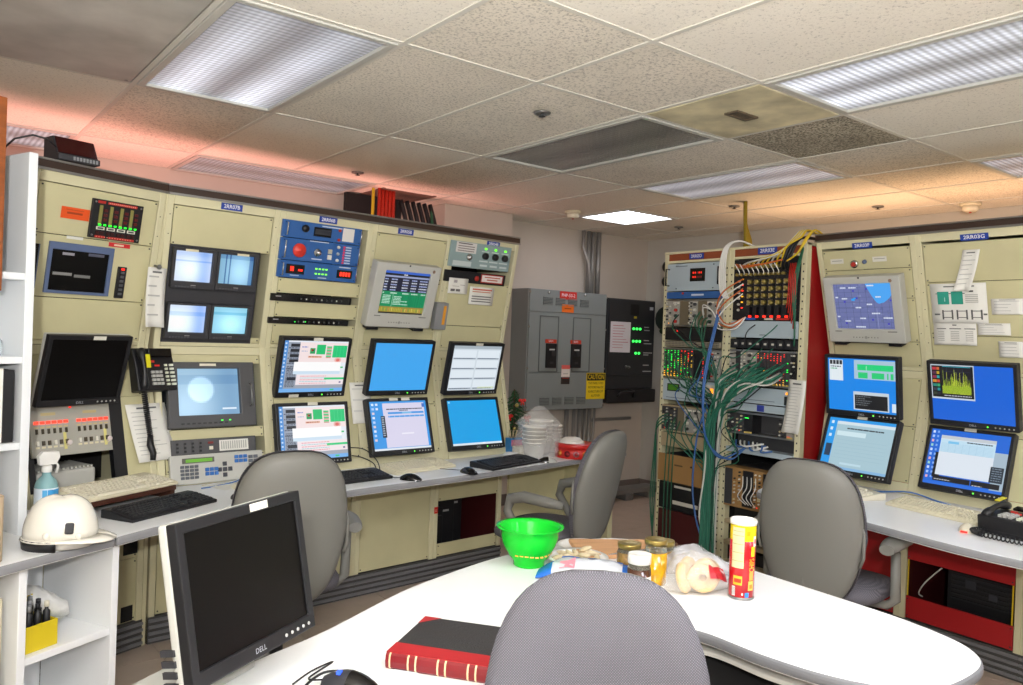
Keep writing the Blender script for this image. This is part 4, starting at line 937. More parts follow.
for x in (-.46, .46):
    for y in (-.5, -.16, .2, .5): sc_.lathe([(.009, Dp), (.008, Dp+.004)], 8, (x, y, 0))
sc_.build('screw', 'chrome', t)
for x, y in ((-.25, .505), (.18, .51)): MB().lathe([(.012, Dp), (.01, Dp+.012), (0, Dp+.014)], 12, (x, y, 0)).build('knob', 'chrome', t)
# black control cabinet
t = thing('black_control_cabinet', 'black control cabinet with white notice and green lamps right of grey breaker panel', 'electrical panel', FW(5.585, 1.46, YW-.003))
B(-.33, .33, -.43, .43, 0, .2).build('enclosure', 'black_enamel', t, bev=.004)
B(-.315, .315, -.30, .42, .2, .212).build('door', 'black_enamel', t, bev=.003)
lab(MB().box(-.29, -.02, -.08, .21, .212, .2135, 0, '#d4d0d4').build('paper_notice', 'print', t), 'white printed notice')
m = MB()
for k in range(9): m.rect(-.26, .17-k*.026, -.05-.08*rnd.random(), .176-k*.026, .214, '#c08a90' if k % 3 else '#b86068')
for y in (.17, .14, .04, .01, -.08, -.1, -.2, -.26): m.rect(.17, y-.004, .17+.06+.07*rnd.random(), y+.004, .2125, '#b8b8b8')
m.rect(-.03, .28, .09, .385, .2125, '#0a0a0a').rect(.02, .25, .06, .27, .2125, '#b0a020').rect(.24, .34, .29, .37, .2125, '#b8bcc4'); m.build('print', 'print', t)
g = MB()
for y in (.15, .03, -.085):
    for k in range(3 if y > -.05 else 2): g.lathe([(.013, .212), (.011, .222), (0, .224)], 10, (.02+(0 if y > -.05 else .04)+k*.045, y, 0), 0, '#38ff58')
g.build('green_lamp', 'led', t)
MB().lathe([(.012, .212), (.01, .23), (0, .232)], 12, (-.07, -.215, 0)).lathe([(.012, .212), (.01, .23), (0, .232)], 12, (-.03, -.22, 0)).build('knob', 'steel', t)
B(-.33, .34, -.56, -.432, 0, .24).build('lower_box', 'black_plastic', t, bev=.01)
tub = MB().tube([(-.2, -.5, .24), (-.18, -.46, .27), (.0, -.45, .27), (.02, -.5, .24)], .012, 6); tub.build('cable_loop', 'black_plastic', t)
# conduits
mat('conduit_grey', '#8f8d8a', .4, .35)
def conduit(label, pts, r):
    t = tag(MB().tube(pts, r, 10).build('conduit', 'conduit_grey'), label, 'conduit', 'metal conduits on the back wall'); return t
conduit('leftmost conduit with a bend running from ceiling to breaker panel', [(5.06, 5.45, ZC), (5.06, 5.45, 2.35), (5.12, 5.43, 2.2), (5.12, 5.40, 1.92)], .018)
conduit('second conduit from the left between ceiling and breaker panel', [(5.14, 5.46, ZC), (5.14, 5.46, 1.92)], .02)
conduit('third conduit from the left between ceiling and breaker panel', [(5.195, 5.46, ZC), (5.195, 5.46, 1.92)], .02)
conduit('rightmost conduit dropping from the ceiling past the panel edge', [(5.26, 5.45, ZC), (5.26, 5.45, 1.9)], .024)
for k, (x, r_) in enumerate(((4.93, .022), (5.02, .016), (5.10, .026), (5.16, .016), (5.22, .02))):
    conduit(['dark thick conduit under breaker panel', 'thin conduit right of the dark one under breaker panel', 'wide middle conduit below the breaker panel', 'thin conduit right of the wide one below the breaker panel', 'rightmost pipe below the breaker panel'][k], [(x, 5.45, .86), (x, 5.45, .0)], r_)
conduit('thin grey pipe running beside the breaker panel down the wall', [(5.31, 5.47, 1.0), (5.30, 5.47, .6), (5.24, 5.46, .3), (5.24, 5.46, 0)], .012)
t = thing('wall_rail', 'short grey rail fixed on wall below the black control cabinet', 'rail', FW(5.55, .72)); B(-.28, .28, -.015, .015, 0, .02).build('rail', 'steel', t)
for k, (x, y, z) in enumerate(((5.99, 5.22, 2.235), (5.99, 5.22, 2.09))):
    t = thing('wall_alarm', ['upper', 'lower'][k]+' round black fitting on the right wall near the corner', 'wall fitting', fmat((XW, y, z), (0, -1, 0), (0, 0, 1)), 'black round wall fittings')
    MB().lathe([(.055, 0), (.055, .03), (.04, .04), (0, .042)], 18).build('cap', 'black_plastic', t)
# hats hanging near the corner
mat('hat_dark', '#1c2420', .9); mat('hat_yellow', '#8a7a20', .9); mat('hat_brown', '#4a3022', .9); mat('hat_green', '#22402c', .9)
t = thing('hanging_hat', 'dark cap with green brim hanging on the wall beside the black control cabinet', 'hat', fmat((XW, 5.15, 1.66), (0, -1, 0), (0, 0, 1)))
MB().ball(0, .06, .07, .14, .13, .08, 14, 8).build('crown', 'hat_dark', t); MB().ball(.06, -.06, .09, .13, .05, .06, 12, 6).build('brim', 'hat_green', t); MB().prism([(-.02, .18), (.05, .18), (.02, .30)], .03, .06, 'z').build('badge', 'hat_yellow', t)
t = thing('hanging_pouch', 'small brown bag hanging below the dark cap', 'bag', fmat((XW, 5.12, 1.44), (0, -1, 0), (0, 0, 1))); MB().ball(0, 0, .05, .06, .09, .05, 12, 8).build('bag', 'hat_brown', t); MB().tube([(0, .09, .05), (0, .15, .03)], .006).build('strap', 'hat_brown', t)
# bench clutter on the floor along the back wall
t = thing('floor_cable_tray', 'grey cable tray lying on the floor along the back wall', 'tray', None, None, (5.45, 5.2, 0))
mat('tray_grey', '#6d6a66', .6)
B(-.42, .42, -.09, .09, .06, .10).build('channel', 'tray_grey', t, bev=.006)
for x in (-.3, 0, .3): B(x-.05, x+.05, -.1, .1, 0, .06).build('foot', 'tray_grey', t, bev=.01)
# cables hung above the left console at the wall
for i, (x, c, n_, l) in enumerate(((2.92, 'cable_yellow', 1, 'yellow cable hanging in the gap above the left console'), (3.02, 'cable_red', 4, 'red ribbon cable bundle hanging in the gap above the left console'), (3.2, 'cable_black', 5, 'black cables hanging in the gap above the left console'))):
    pass
mat('cable_yellow', '#d8b828', .5); mat('cable_red', '#b82818', .5); mat('cable_black', '#15171c', .5); mat('cable_green', '#1c5c42', .5); mat('cable_pale', '#c8c8c0', .5); mat('cable_white', '#e2e2dc', .5); mat('cable_blue', '#3a68a8', .5); mat('cable_orange', '#c8682c', .5)
def cable(label, pts, r, m, group, n=5, smooth=True):
    P = [Vector(p) for p in pts]
    if smooth and len(P) > 2:
        out = []
        for i in range(len(P)-1):
            a, b, c, d = P[max(i-1, 0)], P[i], P[i+1], P[min(i+2, len(P)-1)]
            for k in range(5):
                t_ = k/5; out.append(.5*((2*b)+(c-a)*t_+(2*a-5*b+4*c-d)*t_*t_+(3*b-a-3*c+d)*t_**3))
        P = out+[P[-1]]
    return tag(MB().tube([tuple(p) for p in P], r, n).build('cable', m), label, 'cable', group)
G0 = 'cables hanging behind the left console'
cable('yellow cable hanging in the gap above the left console', [(2.62, 5.0, 2.5), (2.62, 5.0, 2.0)], .012, 'cable_yellow', G0)
for k in range(5): cable(f'red cable hanging above the left console, {ORD[k]} from the left', [(2.68+k*.028, 5.02, 2.51), (2.68+k*.028, 5.02, 2.0)], .014, 'cable_red', G0)
for k in range(6): cable(f'black cable hanging above the left console, {ORD[k]} from the left', [(2.9+k*.05, 5.1, 2.46), (2.93+k*.05, 5.05, 2.25), (2.95+k*.05, 5.1, 2.0)], .018, 'cable_black', G0)
B(2.56, 3.02, 5.30, 5.34, 1.9, 2.5).build('dark_gap_sheet', 'black_matte'); tag(bpy.data.objects['dark_gap_sheet'], 'black sheet standing in for the dark gap behind the cables above the left console', 'board')  # flat black sheet in place of the shade in the gap
cable('thin green cable draped over the soffit end above the left console', [(3.16, 5.1, 2.45), (3.12, 5.0, 2.2), (3.1, 5.0, 2.0)], .012, 'cable_green', G0)
# ================================================================ open equipment racks
XR = 4.10; YR = 3.60; WR = .53
mat('slot_brown', '#6a604c', .6); mat('tan_metal', '#a89878', .5); mat('cardboard', '#9a7646', .7); mat('pale_blue_metal', '#a9b8c0', .45); mat('module_face', '#9c9a92', .45); mat('module_dark', '#3a3a3c', .5); mat('brass', '#a89858', .35, .7); mat('perforated', '#8f8876', .5)
RM = []
for k in range(2):
    M = fmat((XR, YR-WR*k, 0), (0, -1, 0), (0, 0, 1)); RM.append(M)
    t = thing('equipment_rack', ['left open equipment rack, full of crates, under a rust brown header', 'right open equipment rack with brass connector patch and yellow cables on top'][k], 'equipment rack', M, 'open equipment racks')
    for x in (0, WR-.035):
        for z0, z1 in ((-.05, 0), (-.72, -.68)): B(x, x+.035, 0, 2.1, z0, z1).build('post', 'cream_light', t, bev=.003, seg=1)
    B(.035, WR-.035, 2.04, 2.085, -.02, -.002).build('header', 'rust_strip', t); B(0, WR, 2.085, 2.10, -.72, .004).build('top_frame', 'cream_light', t, bev=.002); B(.035, WR-.035, 2.025, 2.04, -.02, -.001).build('header_rail', 'cream_light', t)
    B(.035, WR-.035, 0, 2.08, -.70, -.69).build('back_panel', 'black_matte', t)
    B(0, .003, 0, 2.08, -.68, -.05).build('side_panel', 'cream_panel' if k == 0 else 'black_matte', t); B(WR-.003, WR, 0, 2.08, -.68, -.05).build('side_panel', 'black_matte' if k == 0 else 'rack_red', t)
    B(0, WR, 0, .06, -.70, -.0).build('base', 'kick', t)
    h = MB()
    for x in (.018, WR-.018):
        for j in range(44): h.box(x-.004, x+.004, .12+j*.043, .13+j*.043, -.001, .0008)
    tag(h.build('mounting_hole', 'dark_steel', t), kind='stuff')
plate(fmat((XR-.002, YR-.27, 2.062), (0, -1, 0), (0, 0, 1)), 0, 0, '2RR03D', .115, .036); plate(fmat((XR-.002, YR-WR-.27, 2.065), (0, -1, 0), (0, 0, 1)), 0, 0, '2RR03E', .13, .04)
def gear(name, label, k, y0, y1, cat='rack unit', face='module_dark', dz=.0, x0=.035, x1=WR-.035, depth=.35, z=.01):
    t = thing(name, label, cat, RM[k] @ Matrix.Translation(((x0+x1)/2, (y0+y1)/2, 0)), 'units in the open racks')
    w_, h_ = (x1-x0)/2, (y1-y0)/2-.002
    if face: B(-w_, w_, -h_, h_, -.012+z, z).build('faceplate', face, t, bev=.0015)
    B(-w_+.02, w_-.02, -h_+.004, h_-.004, -depth, -.012+z-.002 if face else -.08).build('chassis', 'module_dark', t)
    return t, w_, h_
def handles(t, w_, h_, z=.01, m='black_plastic'):
    for s_ in (-w_+.018, w_-.018): MB().tube([(s_, -h_*.6, z), (s_, -h_*.6, z+.035), (s_, h_*.6, z+.035), (s_, h_*.6, z)], .005).build('handle', m, t)
def crate(name, label, k, y0, y1, cols, z=.012, depth=.35, rim='steel'):
    """a bin of upright modules: cols = list of (width, material, decorator)"""
    t, w_, h_ = gear(name, label, k, y0, y1, 'crate', None, depth=depth)
    tot = sum(c[0] for c in cols); x = -w_; u = 2*w_/tot
    B(-w_, w_, h_-.010, h_, -.08, z+.002).build('top_rail', rim, t); B(-w_, w_, -h_, -h_+.010, -.08, z+.002).build('bottom_rail', rim, t)
    led = MB(); pr = MB()
    for c in cols:
        wc = c[0]*u
        if c[1]: B(x+.001, x+wc-.001, -h_+.011, h_-.011, -.2, z).build('module', c[1], t)
        if len(c) > 2 and c[2]: c[2](pr, led, x+.003, x+wc-.003, -h_+.014, h_-.014, z)
        x += wc
    if pr.f: pr.build('connector', 'print', t)
    if led.f: led.build('lamp', 'led', t)
    return t
def knobs(cols_):
    def f(pr, led, x0, x1, y0, y1, z):
        n = max(3, int((y1-y0)/.032))
        for i in range(n):
            y = y0+(i+.5)*(y1-y0)/n; r = min(.011, (x1-x0)*.32); pr.lathe([(r, z), (r*.9, z+.014), (0, z+.016)], 9, ((x0+x1)/2, y, 0), 0, cols_[(i*3+int(x0*997)) % len(cols_)])
        pr.rect(x0, y1-.014, x1, y1-.004, z+.0006, '#d8d4c8')
    return f
def jacks(pr, led, x0, x1, y0, y1, z):
    n = int((y1-y0)/.02)
    for i in range(n):
        y = y0+(i+.5)*(y1-y0)/n
        for q in (0, 1):
            if rnd.random() < .85: x = x0+(q+.5)*(x1-x0)/2; pr.lathe([(.0055, z), (.005, z+.012)], 7, (x, y, 0), 0, rnd.choice(['#c8b890', '#d8d4c8', '#1c1c1e', '#b8b4ac']))
    if rnd.random() < .5: led.rect((x0+x1)/2-.004, y0+.004, (x0+x1)/2+.004, y0+.011, z+.001, rnd.choice(['#ff3020', '#ffb020']))
def leds(colors, p=.8, stepy=.0125):
    def f(pr, led, x0, x1, y0, y1, z):
        n = int((y1-y0)/stepy)
        for i in range(n):
            y = y0+(i+.5)*(y1-y0)/n
            if rnd.random() < p: led.rect(x0+.002, y-.0024, x0+(x1-x0)*.55, y+.0024, z+.0008, colors[min(len(colors)-1, int(len(colors)*(1-i/n)))] if rnd.random() < .8 else rnd.choice(colors))
        pr.rect(x0, y0-.004, x1, y0+.006, z+.0008, '#c8b060')
    return f
# left rack
t, w_, h_ = gear('power_supply', 'pale blue power supply with red digits in a black window, top of the left rack', 0, 1.835, 2.02, face='pale_blue_metal'); handles(t, w_, h_)
B(-.035, .085, -.03, .055, .01, .014).build('display_window', 'black_gloss', t)
d = MB(); 
for j in range(2):
    for i in range(5): d.rect(-.012+i*.016, -.008+j*.028, -.004+i*.016, .004+j*.028, .0145, '#e02a18' if rnd.random() < .8 else '#501010')
d.build('red_digit', 'led', t)
m = MB()
for x in (-.15, .15): m.lathe([(.005, .01), (.004, .013)], 8, (x, .075, 0), 0, '#505860').lathe([(.005, .01), (.004, .013)], 8, (x, -.075, 0), 0, '#505860')
m.rect(-.16, .07, -.06, .076, .0106, '#6a747c'); m.build('print', 'print', t)
t, w_, h_ = gear('blue_rack_unit', 'narrow blue panel between the power supply and knobbed crate', 0, 1.785, 1.833, face='panel_blue'); MB().rect(-.02, -.005, .08, .006, .0106, '#c8d0e0').lathe([(.008, .01), (.007, .018), (0, .02)], 10, (-.09, .012, 0), 0, '#c83028').build('print', 'print', t)
crate('module_crate', 'silver module crate with red knobs, upper part of left rack', 0, 1.60, 1.783, [(1, 'module_face', jacks), (1, 'module_face', knobs(['#c02a20', '#2a2a2c', '#c02a20', '#c8c4b8'])), (1.3, 'slot_brown', None), (.5, 'module_face', jacks), (.7, 'module_face', knobs(['#d8d4c8', '#3a3a3c'])), (1.2, 'slot_brown', None), (1, 'module_face', knobs(['#c02a20', '#d8d4c8', '#2a2a2c'])), (1, 'module_face', jacks)])
t, w_, h_ = gear('fan_unit', 'black fan unit with a red lamp below the silver module crate', 0, 1.51, 1.598, face='black_plastic'); MB().rect(-.13, .015, -.12, .025, .0106, '#ff2a1a').rect(-.16, .02, -.15, .026, .0106, '#d8a020').build('lamp', 'led', t)
t, w_, h_ = gear('perforated_strip', 'tan perforated air strip above the green lit crate', 0, 1.465, 1.508, face='perforated')
h = MB()
for i in range(36):
    for j in range(3): h.rect(-.215+i*.012, -.014+j*.011, -.208+i*.012, -.007+j*.011, .0106, '#3a3630')
h.build('print', 'print', t)
G = ['#20e048', '#28ff50', '#20e048', '#ffb020']; RG = ['#ff2a1a', '#c8a028', '#28e048']
crate('led_crate', 'crate of modules with rows of green lamps in the left rack', 0, 1.255, 1.463, [(.6, 'module_dark', leds(G))]*5+[(.6, 'module_dark', leds(RG, .6))]*4+[(1.4, 'black_plastic', None), (.5, 'module_dark', leds(['#ff2a1a'], .9)), (1.0, 'black_plastic', None), (.5, 'module_face', knobs(['#c02a20', '#2a2a2c'])), (1, 'module_face', jacks)])
t, w_, h_ = gear('grey_instrument', 'grey instrument with small green display under the green lit crate', 0, 1.11, 1.253, face='pale_blue_metal')
MB().box(-.19, -.09, -.01, .04, .01, .014, 0, '#2a3020').rect(-.18, -.003, -.1, .033, .0145, '#4a8a20').rect(-.2, -.055, .2, -.05, .0106, '#707880').box(.12, .2, -.02, .05, .01, .016, 0, '#c8c4b8').build('print', 'print', t); MB().rect(.165, .0, .19, .03, .0168, '#ff9020').build('lamp', 'led', t)
crate('module_crate', 'silver module crate with draped cables, middle of left rack', 0, .90, 1.08, [(1, 'module_dark', jacks), (1, 'module_dark', jacks), (.8, 'slot_brown', None), (1, 'module_face', knobs(['#d8d4c8', '#2a2a2c'])), (1, 'module_face', knobs(['#2a2a2c', '#d8d4c8'])), (1, 'tan_metal', jacks), (1, 'module_face', jacks)], rim='tan_metal')
gear('blank_plate', 'plain tan plate under the middle module crate', 0, .80, .895, face='tan_metal')
t, w_, h_ = gear('brown_box', 'flat brown cardboard coloured box on left rack, below the tan plate', 0, .57, .755, 'box', 'cardboard', z=.03); MB().rect(-.09, .02, -.02, .03, .0305, '#5a4428').lathe([(.008, .03), (.006, .034)], 8, (.05, .03, 0), 0, '#3a2a18').build('print', 'print', t)
t, w_, h_ = gear('black_unit', 'black unit with two white label strips near the bottom of the left rack', 0, .385, .565, face='black_plastic'); MB().rect(-.1, .06, .04, .075, .0106, '#c8c4b8').rect(-.11, -.05, .1, -.025, .0106, '#c8c4b8').build('print', 'print', t)
gear('red_blank_panel', 'dark red blank panel at the bottom of the left rack', 0, .065, .38, face='rack_inside')
# right rack
t = thing('connector_patch', 'patch panel with rows of brass connectors and red lamps, top of right rack', 'patch panel', RM[1] @ Matrix.Translation((.265, 1.835, 0)), 'units in the open racks')
B(-.23, .23, -.185, .185, -.03, 0).build('faceplate', 'black_plastic', t, bev=.002)
con = MB(); gk = MB(); led = MB(); wt = MB()
for i in range(11): con.lathe([(.011, 0), (.011, .03), (.007, .032)], 8, (-.2+i*.032, .135, 0)); con.lathe([(.009, 0), (.009, .03)], 8, (-.19+i*.032, .09, 0))
for i in range(6):
    for j in range(4): con.lathe([(.015, 0), (.013, .026), (.008, .028)], 10, (-.10+i*.05, .045-j*.042, 0)); gk.box(-.122+i*.05, -.112+i*.05, .03-j*.042, .058-j*.042, 0, .012, 0, '#c8b890')
    gk.box(-.113+i*.05, -.087+i*.05, -.155, -.105, 0, .03, 0, '#16161a'); led.rect(-.112+i*.05, -.17, -.09+i*.05, -.158, .004, '#ff2a18')
for j in range(6): led.rect(-.17, .06-j*.035, -.155, .067-j*.035, .002, rnd.choice(['#ff3020', '#ffb020', '#30e050'])); wt.lathe([(.008, 0), (.007, .012)], 8, (-.185, .05-j*.035, 0), 0, '#c8c4b8'); wt.lathe([(.007, 0), (.006, .014)], 8, (.205, .05-j*.035, 0), 0, '#a03028')
led.rect(.19, .08, .2, .09, .002, '#30ff50'); con.build('connector', 'brass', t); tag(gk.build('toggle', 'print', t), kind='stuff'); led.build('lamp', 'led', t); wt.build('knob', 'print', t)
lab(MB().rect(-.13, -.185, -.06, -.172, .003, '#2c5cb0').rect(0, -.185, .06, -.174, .003, '#c8c4b8').rect(.08, -.185, .17, -.174, .003, '#c0281e').build('print', 'print', t), 'blue white and red label strips')
t, w_, h_ = gear('white_plate', 'plain white grey blank plate below the brass patch panel', 1, 1.54, 1.645, face='pale_blue_metal'); MB().box(-.02, .03, -.035, -.03, .01, .014, 0, '#60686c').build('print', 'print', t)
t, w_, h_ = gear('connector_strip', 'black strip of square connectors above the red lit crate', 1, 1.475, 1.535, face='black_plastic')
m = MB()
for i in range(8): m.box(-.2+i*.052, -.162+i*.052, -.02, .02, .01, .022, 0, '#202024'); m.rect(-.19+i*.052, -.006, -.172+i*.052, .006, .0226, '#c8c4b8')
m.build('connector', 'print', t)
RR = ['#ff2416', '#ff2416', '#2a1010', '#2a1010', '#502018', '#e8a838']
crate('red_led_crate', 'crate with a bright row of red lamps in the right rack', 1, 1.25, 1.47, [(.8, 'module_face', jacks), (.6, 'module_dark', None), (.8, 'module_face', jacks), (.7, 'module_face', knobs(['#2a2a2c'])), (.5, 'module_face', leds(['#30e050', '#ffb020'], .4))]+[(.38, 'module_dark', leds(RR, .85))]*9+[(.5, 'module_dark', leds(['#30ff50', '#30ff50'], .3)), (.6, 'black_plastic', jacks)])
t, w_, h_ = gear('grey_instrument', 'grey instrument with orange lamp under the red lit crate', 1, 1.145, 1.245, face='pale_blue_metal'); handles(t, w_, h_, m='steel'); MB().box(.165, .195, -.04, .01, .01, .016, 0, '#101012').rect(-.15, -.03, .1, -.026, .0106, '#687078').build('print', 'print', t); MB().rect(.17, .02, .195, .034, .0106, '#ff9a20').build('lamp', 'led', t)
t, w_, h_ = gear('grey_plate', 'pale plate with blue label square below the orange lamp instrument', 1, 1.095, 1.143, face='pale_blue_metal'); MB().rect(-.02, -.018, .03, .02, .0106, '#2c3c98').build('print', 'print', t)
crate('black_crate', 'dark half empty crate with a green lamp in the right rack', 1, .95, 1.09, [(.7, 'module_dark', jacks), (.7, 'module_dark', jacks), (.7, 'black_plastic', leds(['#30ff50'], .12)), (2.0, None), (.6, 'module_dark', jacks), (.5, 'module_face', leds(['#c03020'], .5))])
t, w_, h_ = gear('cable_tray', 'open silver tray heaped with blue and white cables', 1, .835, .945, 'tray', None)
B(-w_, w_, -h_, -h_+.03, -.1, .012).build('front_lip', 'pale_blue_metal', t); B(-w_, w_, -h_, -h_+.006, -.35, -.1).build('bottom', 'steel', t)
crate('brown_crate', 'brown crate of modules with white wires, lower right rack', 1, .50, .745, [(.6, 'module_dark', None), (.8, 'cardboard', jacks), (.8, 'black_plastic', None), (.7, 'cardboard', jacks), (1.4, 'black_plastic', None), (.6, 'cardboard', None)], rim='cardboard')
for y, l in ((.40, 'upper'), (.27, 'middle'), (.14, 'lowest')):
    t = thing('rack_shelf', f'{l} bare shelf near the floor of right rack', 'shelf', RM[1] @ Matrix.Translation((.265, y, 0)), 'bare shelves in the right rack'); B(-.23, .23, -.012, .012, -.5, .0).build('shelf', 'tan_metal', t)
    B(-.2, .2, .013, .085, -.45, -.06).build('chassis', 'black_plastic', t)
# ---------------------------------------------------------------- cables of the racks, in world space
def rp(k, x, y, z): return tuple(RM[k] @ Vector((x, y, z)))
g_ = rnd
mat('cable_teal', '#2b6e58', .5)
GN = 'green network cables of the racks'
LG = 'green network cable drooping from the red lit crate to the post between the racks'
for i in range(34):
    x = .08+.36*g_.random(); y0 = 1.40-.12*g_.random(); px = -.025+.06*g_.random(); pz = .05+.09*g_.random()
    cable(LG, [rp(1, x, y0, .012), rp(1, x-.02, y0-.05, .09+.05*g_.random()), rp(1, x*.55, 1.26-.1*g_.random(), .12+.05*g_.random()), rp(1, px, 1.08-.1*g_.random(), pz), rp(1, px-.02, .6, pz), rp(1, px-.03+.05*g_.random(), .02, pz+.03)], .0062, 'cable_teal' if i % 6 else 'cable_pale', GN)
for i in range(10):
    x = .06+.2*g_.random()
    cable('green network cable draped across the green lit crate', [rp(0, x, 1.44-.02*g_.random(), .012), rp(0, x+.03, 1.40, .07), rp(0, x+.08, 1.2+.1*g_.random(), .07), rp(0, .3+.15*g_.random(), 1.14+.1*g_.random(), .08), rp(0, .50, 1.2-.1*g_.random(), .08)], .0035, 'cable_green', GN)
for i in range(3):
    cable(f'green network cable running down outside the left rack post, {ORD[i]} from the inside', [rp(0, .1, 1.02-.02*i, .02), rp(0, .03, .96-.02*i, .05), rp(0, .012-.009*i, .75, .03), rp(0, .012-.008*i, .4, .03+.01*i), rp(0, .02+.02*i, .02, .05)], .0045, 'cable_green', GN)
for i in range(3): cable(f'green network cable looping down before the brown box, {ORD[i]} from the left', [rp(0, .12+.04*i, .98, .02), rp(0, .14+.03*i, .85, .07), rp(0, .13+.03*i, .5, .07), rp(0, .16+.03*i, .02, .1)], .004, 'cable_green', GN)
for i in range(4): cable('green network cable hanging from the silver module crate to the centre post', [rp(0, .33+.03*i, 1.70-.02*i, .02), rp(0, .34+.03*i, 1.62, .08), rp(0, .42, 1.5-.02*i, .09), rp(0, .50, 1.30, .08)], .0045, 'cable_green', GN)
YN = 'yellow cables at the top of right rack'
for i in range(9):
    cable('yellow cable arching from the patch panel to the top of right rack', [rp(1, .10+.035*i, 1.965, .02), rp(1, .18+.03*i, 1.99+.004*i, .07), rp(1, .40+.008*i, 2.03+.006*i, .09), rp(1, .47+.006*i, 2.12, .05), rp(1, .49+.004*i, 2.17, -.03), rp(1, .50, 2.13, -.3)], .0055, 'cable_yellow' if i % 3 else 'cable_pale', YN)
for i in range(2): cable('bright yellow cable looping over the right corner of the rack', [rp(1, .44, 1.99, .06), rp(1, .52, 2.03, .08), rp(1, .555+.012*i, 2.12, .05), rp(1, .57, 2.165, -.02), rp(1, .55, 2.12, -.2)], .006, 'cable_yellow', YN)
for i in range(3): cable('dark grey cable rising behind the yellow cables of right rack', [rp(1, .39+.02*i, 1.95, .02), rp(1, .42+.02*i, 2.0, .06), rp(1, .47+.015*i, 2.12, .02), rp(1, .5, 2.13, -.2)], .008, 'cable_black', YN)
WN = 'white cables around the centre post'
for i in range(4): cable('white cable hooked over the rack header between the racks', [rp(1, .09+.006*i, 2.10, -.15), rp(1, .08, 2.135, .0), rp(1, .0+.008*i, 2.11, .04), rp(1, -.035+.013*i, 2.0, .05), rp(1, -.03+.014*i, 1.84, .05), rp(1, .02+.008*i, 1.78, .06)], .006, 'cable_white', WN)
for i in range(4): cable(f'pale cable sagging across the centre post, {ORD[i]} from the top', [rp(1, .12, 1.90-.03*i, .02), rp(1, .02, 1.82-.04*i, .08), rp(1, -.03, 1.72-.04*i, .07), rp(1, .06+.02*i, 1.62-.01*i, .09), rp(1, .16, 1.665, .04)], .0045, 'cable_white' if i % 2 else 'cable_orange', WN)
for i in range(2): cable('white cable arching from the silver crate to the centre post', [rp(0, .36, 1.66+.02*i, .02), rp(0, .40, 1.72+.02*i, .08), rp(0, .48, 1.70, .09), rp(0, .53, 1.6, .07)], .004, 'cable_white', WN)
ON = 'red cables beside the patch panel'
for i in range(5): cable(f'red cable hanging right of the patch panel, {ORD[i]} from the left', [rp(1, .44+.012*i, 1.98, .02), rp(1, .46+.01*i, 1.9, .06), rp(1, .45+.012*i, 1.78, .05), rp(1, .43+.012*i, 1.72-.03*i, .03)], .0035, 'cable_red', ON)
for i in range(2): cable('orange cable lying along the top of the patch panel', [rp(1, .06, 1.99-.01*i, .02), rp(1, .16, 1.975-.01*i, .06), rp(1, .3, 1.98, .07), rp(1, .42, 2.0, .06)], .005, 'cable_orange', ON)
for i in range(9): cable('thin pale jumper on the upper row of brass connectors', [rp(1, .075+.034*i, 1.97, .03), rp(1, .085+.034*i, 1.985, .06), rp(1, .11+.034*i, 1.94, .05), rp(1, .095+.034*i, 1.925, .03)], .003, 'cable_white', 'pale jumpers on the patch panel')
for i in range(3): cable('green cable hanging at the right edge of right rack', [rp(1, .50, 2.1, -.02), rp(1, .50+.008*i, 1.95, .05), rp(1, .48+.01*i, 1.8, .05), rp(1, .49, 1.6-.05*i, .03)], .005, 'cable_green', GN)
BN = 'blue cables of the racks'
for i in range(2): cable('blue cable running down the centre post of the racks', [rp(1, -.02+.012*i, 1.7, .07), rp(1, -.03+.012*i, 1.3, .17), rp(1, -.02, 1.0, .17), rp(1, .0, .86, .12), rp(1, .08+.05*i, .80, .1), rp(1, .2, .88, .04)], .006, 'cable_blue', BN)
cable('blue cable dropping along the left rack to the floor', [rp(0, .43, 1.1, .05), rp(0, .40, .9, .09), rp(0, .38, .6, .09), rp(0, .44, .4, .12), rp(0, .52, .2, .12), rp(0, .54, .02, .16)], .006, 'cable_blue', BN)
cable('pale cable dropping beside the centre post to the floor', [rp(0, .49, 1.0, .1), rp(0, .50, .7, .13), rp(0, .48, .45, .14), rp(0, .5, .3, .13), rp(0, .54, .02, .18)], .006, 'cable_pale', WN)
for i in range(7): cable('cable looped in the silver cable tray of right rack', [rp(1, .1+.03*i, .91, .0), rp(1, .14+.03*i, .90-.02*g_.random(), .05), rp(1, .2+.02*i, .865+.03*g_.random(), .06), rp(1, .28+.015*i, .87+.05*g_.random(), .02)], .0055, ['cable_blue', 'cable_white', 'cable_white'][i % 3], BN)
for i in range(4): cable('thin white wire hanging in the brown crate', [rp(1, .18+.03*i, .7, .03), rp(1, .2+.03*i, .64, .06), rp(1, .17+.03*i, .58, .06), rp(1, .2+.02*i, .53, .02)], .003, 'cable_white', WN)
for i in range(4): cable('olive cable dropping from the ceiling behind the racks', [(4.72+.02*i, 3.42+.015*i, ZC), (4.70+.015*i, 3.40+.01*i, 2.35), (4.68+.02*i, 3.38, 2.2), (4.62, 3.36, 2.06)], .014, 'hat_yellow', 'olive cables behind the racks')
# wall strip of white conduit over the racks is the ceiling edge itself

